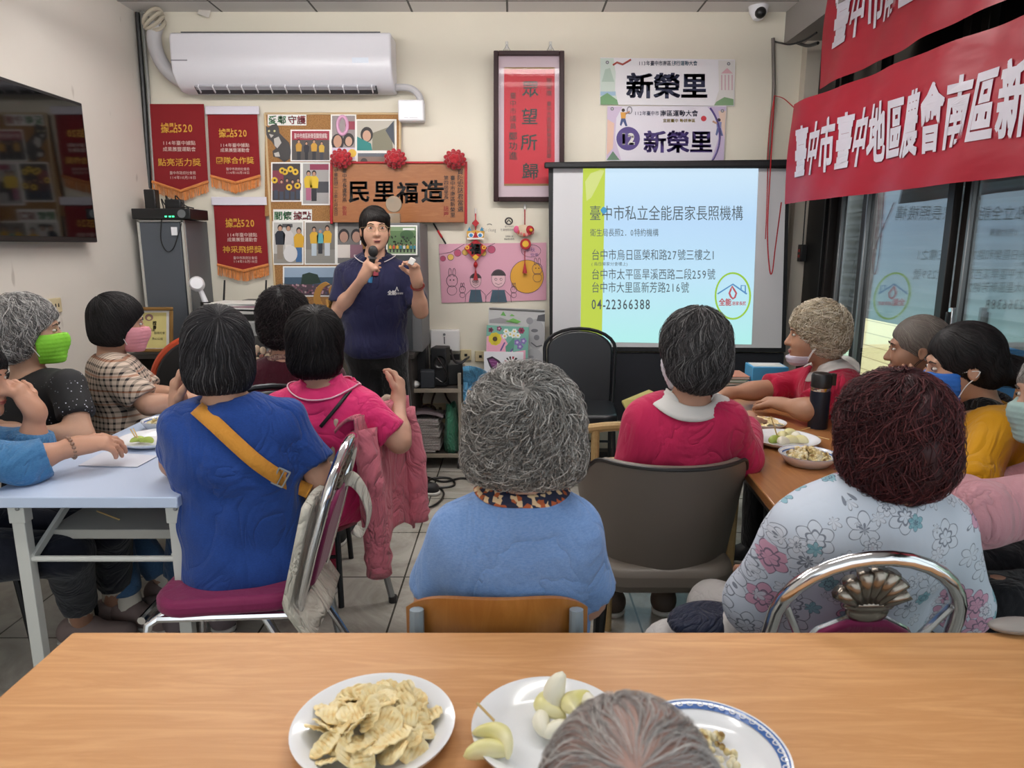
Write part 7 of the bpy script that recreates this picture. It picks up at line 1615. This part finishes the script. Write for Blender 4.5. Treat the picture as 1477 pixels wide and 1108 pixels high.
k = MB(); hp = S12['hp']; k.tube([hp(.035*math.cos(a), -.15+.035*math.sin(a)*.3-.0, -.045+.04*math.sin(a)) for a in np.linspace(0, 2*PI, 14)[:-1]], .008, M_BLACK, 6, closed=True); k.build('hair_tie', S12['root'])
# 13 floral blouse, auburn perm
fl = mat('floral_cloth', 'b9c3d0', .85, spec=.2); t = NT(fl); co = t.coord('Object')
def petals(scale, off, c1_, c2_, base_, thr):
    mp = t.n('Mapping'); mp.inputs['Location'].default_value = off; mp.inputs['Scale'].default_value = (1, .55, 1); tc = t.n('TexCoord'); t.l(tc, 'Object', mp, 'Vector')
    vo = t.n('TexVoronoi'); vo.inputs['Scale'].default_value = scale; vo.inputs['Randomness'].default_value = .75; t.l(mp, 0, vo, 'Vector')
    sb = t.n('VectorMath'); sb.operation = 'SUBTRACT'; ms = t.n('VectorMath'); ms.operation = 'SCALE'; ms.inputs['Scale'].default_value = 1.0
    t.l(mp, 0, sb, 0); t.l(vo, 'Position', sb, 1); se = t.n('SeparateXYZ'); t.l(sb, 0, se, 0)
    an = t.math('ARCTAN2', (se, 2), (se, 0)); pt = t.math('ABSOLUTE', t.math('SINE', t.math('MULTIPLY', an, 3.0))); rad = t.math('MULTIPLY', (vo, 0), t.math('SUBTRACT', 1.25, t.math('MULTIPLY', pt, .35)))
    wv = t.math('ABSOLUTE', t.math('SINE', t.math('MULTIPLY', rad, 3.14159/thr*2.0))); line_ = t.math('LESS_THAN', wv, .33); rayl = t.math('LESS_THAN', pt, .16); ln2 = t.math('MAXIMUM', line_, rayl); ins = t.math('LESS_THAN', rad, thr)
    rc = t.ramp(vo, 1, [(.0, c1_), (.6, c1_), (.62, c2_), (1, c2_)], 'CONSTANT'); pres = t.math('GREATER_THAN', (vo, 0), -1.0)
    a = t.mix(t.math('MULTIPLY', ins, .8), base_, (rc, 0)); return t.mix(t.math('MULTIPLY', t.math('MULTIPLY', ins, ln2), .75), a, lin('4d5566'))
l1 = petals(13, (.3, .2, .1), 'c6cdd8', 'c98aa4', lin('c0c9d6'), .44); l2 = petals(19, (1.7, .6, .4), 'c9ced8', '6fa3b0', l1, .34); t.base(l2); nn = t.noise(t.coord('Object', (1, 1, .6)), 7, 4); t.bump((nn, 0), .35, .03)
D = 1.36
S13 = figure('person', 'woman with a big auburn perm in a pale floral blouse', A(1282, 628, D+.02), A(1264, 714, D), (.72, 1.47, .50), -2, hyaw=4, hpitch=8, hs=1.04, skin='b98e76', sh=[A(1163, 768, D), A(1352, 762, D+.02)], el=[A(1095, 868, D+.08), A(1378, 868, D+.06)], tw=1.02, arm=1.2, kn=[V((.40, 1.56, .435)), V((.56, 1.76, .44))],
    top=fl, topn='floral_blouse', sleeve=1.1, infl=.022, hem=.41, bottom=cloth('white_trousers', 'b9b6b4', .85, .3), shoe=mat('black_shoe', ''),
    hair=hr(PERM, mats=hm('2f1418', '2a1115', '3f1c20', '5c2e30'), vols=[((0, -.02, .025), (.100, .112, .104)), ((0, -.03, -.045), (.104, .094, .078))], n=2600, m=12, amp=.008, turns=1.3, w=.0015, lump=.011, whorl=(-.05, -.3, .95)), seed=23, neckr=.07)
c = V((.47, 1.53, .535)); k = MB(); k.ell(c, (.10, .075, .03), cloth('navy_bag', '141c33', .6, .4, 12), rotz(.3), 20, 10); hb_ = k.build('navy_handbag', loc=c, smooth=180); tag(hb_, 'navy bag lying on the lap of the woman in the floral blouse', 'bag')
# 14 pink jacket at the right edge
D = 1.72
figure('person', 'person in a dusty pink jacket and sage mask at the right edge', A(1532, 570, D), A(1590, 655, D+.02), (1.60, 1.70, .53), 60, hyaw=80, hpitch=6, hs=.98, skin='ab8570', sh=[A(1530, 722, 1.60), A(1560, 680, 1.88)], el=[A(1408, 744, 1.56), A(1450, 720, 1.88)], wr=[A(1385, 716, 1.78), A(1395, 712, 1.86)], arm=1.1, kn=[V((1.18, 1.56, .57)), V((1.18, 1.74, .57))], an=[V((1.22, 1.56, .09)), V((1.22, 1.74, .09))],
    top=cloth('dusty_pink', 'b5838b', .85, .5, 6), topn='jacket', sleeve=1.8, infl=.03, hem=.60, bottom=cloth('black_wide_trousers', '111217', .9, .4), shoe=mat('black_shoe', ''),
    hair=dict(vols=[((0, -.02, .032), (.094, .112, .104)), ((0, -.05, -.035), (.09, .075, .075))], mats=GREY, n=900, m=9, len=1.1, reach=2.2, amp=.004, w=.0015, lift=.004), mask=dict(m=mat('sage_mask', '8fa8a4', .7), loop=M_BLACK), seed=24)
bc = root('black_chair', (1.62, 1.68, 0), 'black chair under the person in the dusty pink jacket', 'chair')
k = MB(); k.prism(rrect(.42, .44, .05), lambda u, v, d: V((1.62+u, 1.68+v, .38+d)), .05, M_BLACK); k.build('seat', bc, bevel=.012)
for x in (-.18, .18):
    for y in (-.19, .19): MB().cyl((1.62+x, 1.68+y, 0), (1.62+x, 1.68+y, .39), .014, M_BLACK, 8).build('leg', bc)
# 15 head right before the camera
D = .47
figure('person', 'person with thinning grey hair seated right before the camera, seen from behind', A(908, 1218, D), A(908, 1320, D-.05), (.07, .34, .50), 0, hyaw=-8, hpitch=10, hs=.98, skin='b58c7c', top=cloth('grey_shirt', '6d6f78', .85, .3), topn='shirt', hem=.46, bottom=blackp, shoe=mat('black_shoe', ''), wr=[(-.10, .42, .60), (.22, .42, .60)],
    hair=dict(vols=[((0, -.016, .03), (.0765, .096, .0895)), ((0, -.05, -.02), (.074, .06, .06))], mats=[skinmat('a8897f')]+hm('a09a97', 'b8b2af', 'd2cdc9', '857f7d'), n=2600, m=10, len=.9, reach=2.2, w=.0006, lift=.004, swirl=.3, whorl=(.0, -.5, .86)), seed=25)
def chairfor(x, y, rz, label): return banquet((x, y, 0), rz, label, mat('black_vinyl', ''), mat('black_steel', ''))

for x, y, a, l in ((-1.82, 2.5, -70, 'black chair under the woman in the sequined top'), (-1.80, 1.93, -75, 'black chair under the person in the denim shirt'), (-1.74, 2.96, -62, 'black chair under the woman in the plaid shirt'), (-.92, 2.76, 8, 'black chair under the woman in the maroon top'),
    (1.52, 2.9, 66, 'black chair under the woman in the raspberry shirt'), (1.68, 2.5, 62, 'black chair under the grey haired woman in the plum cardigan'), (1.63, 2.08, 60, 'black chair under the woman in the mustard cardigan'), (-1.72, 3.5, 180, 'black chair beyond the plaid shirt carrying the orange rimmed bag'), (.07, .30, 0, 'black chair under the person seated right before the camera')): chairfor(x, y, R(a), l)
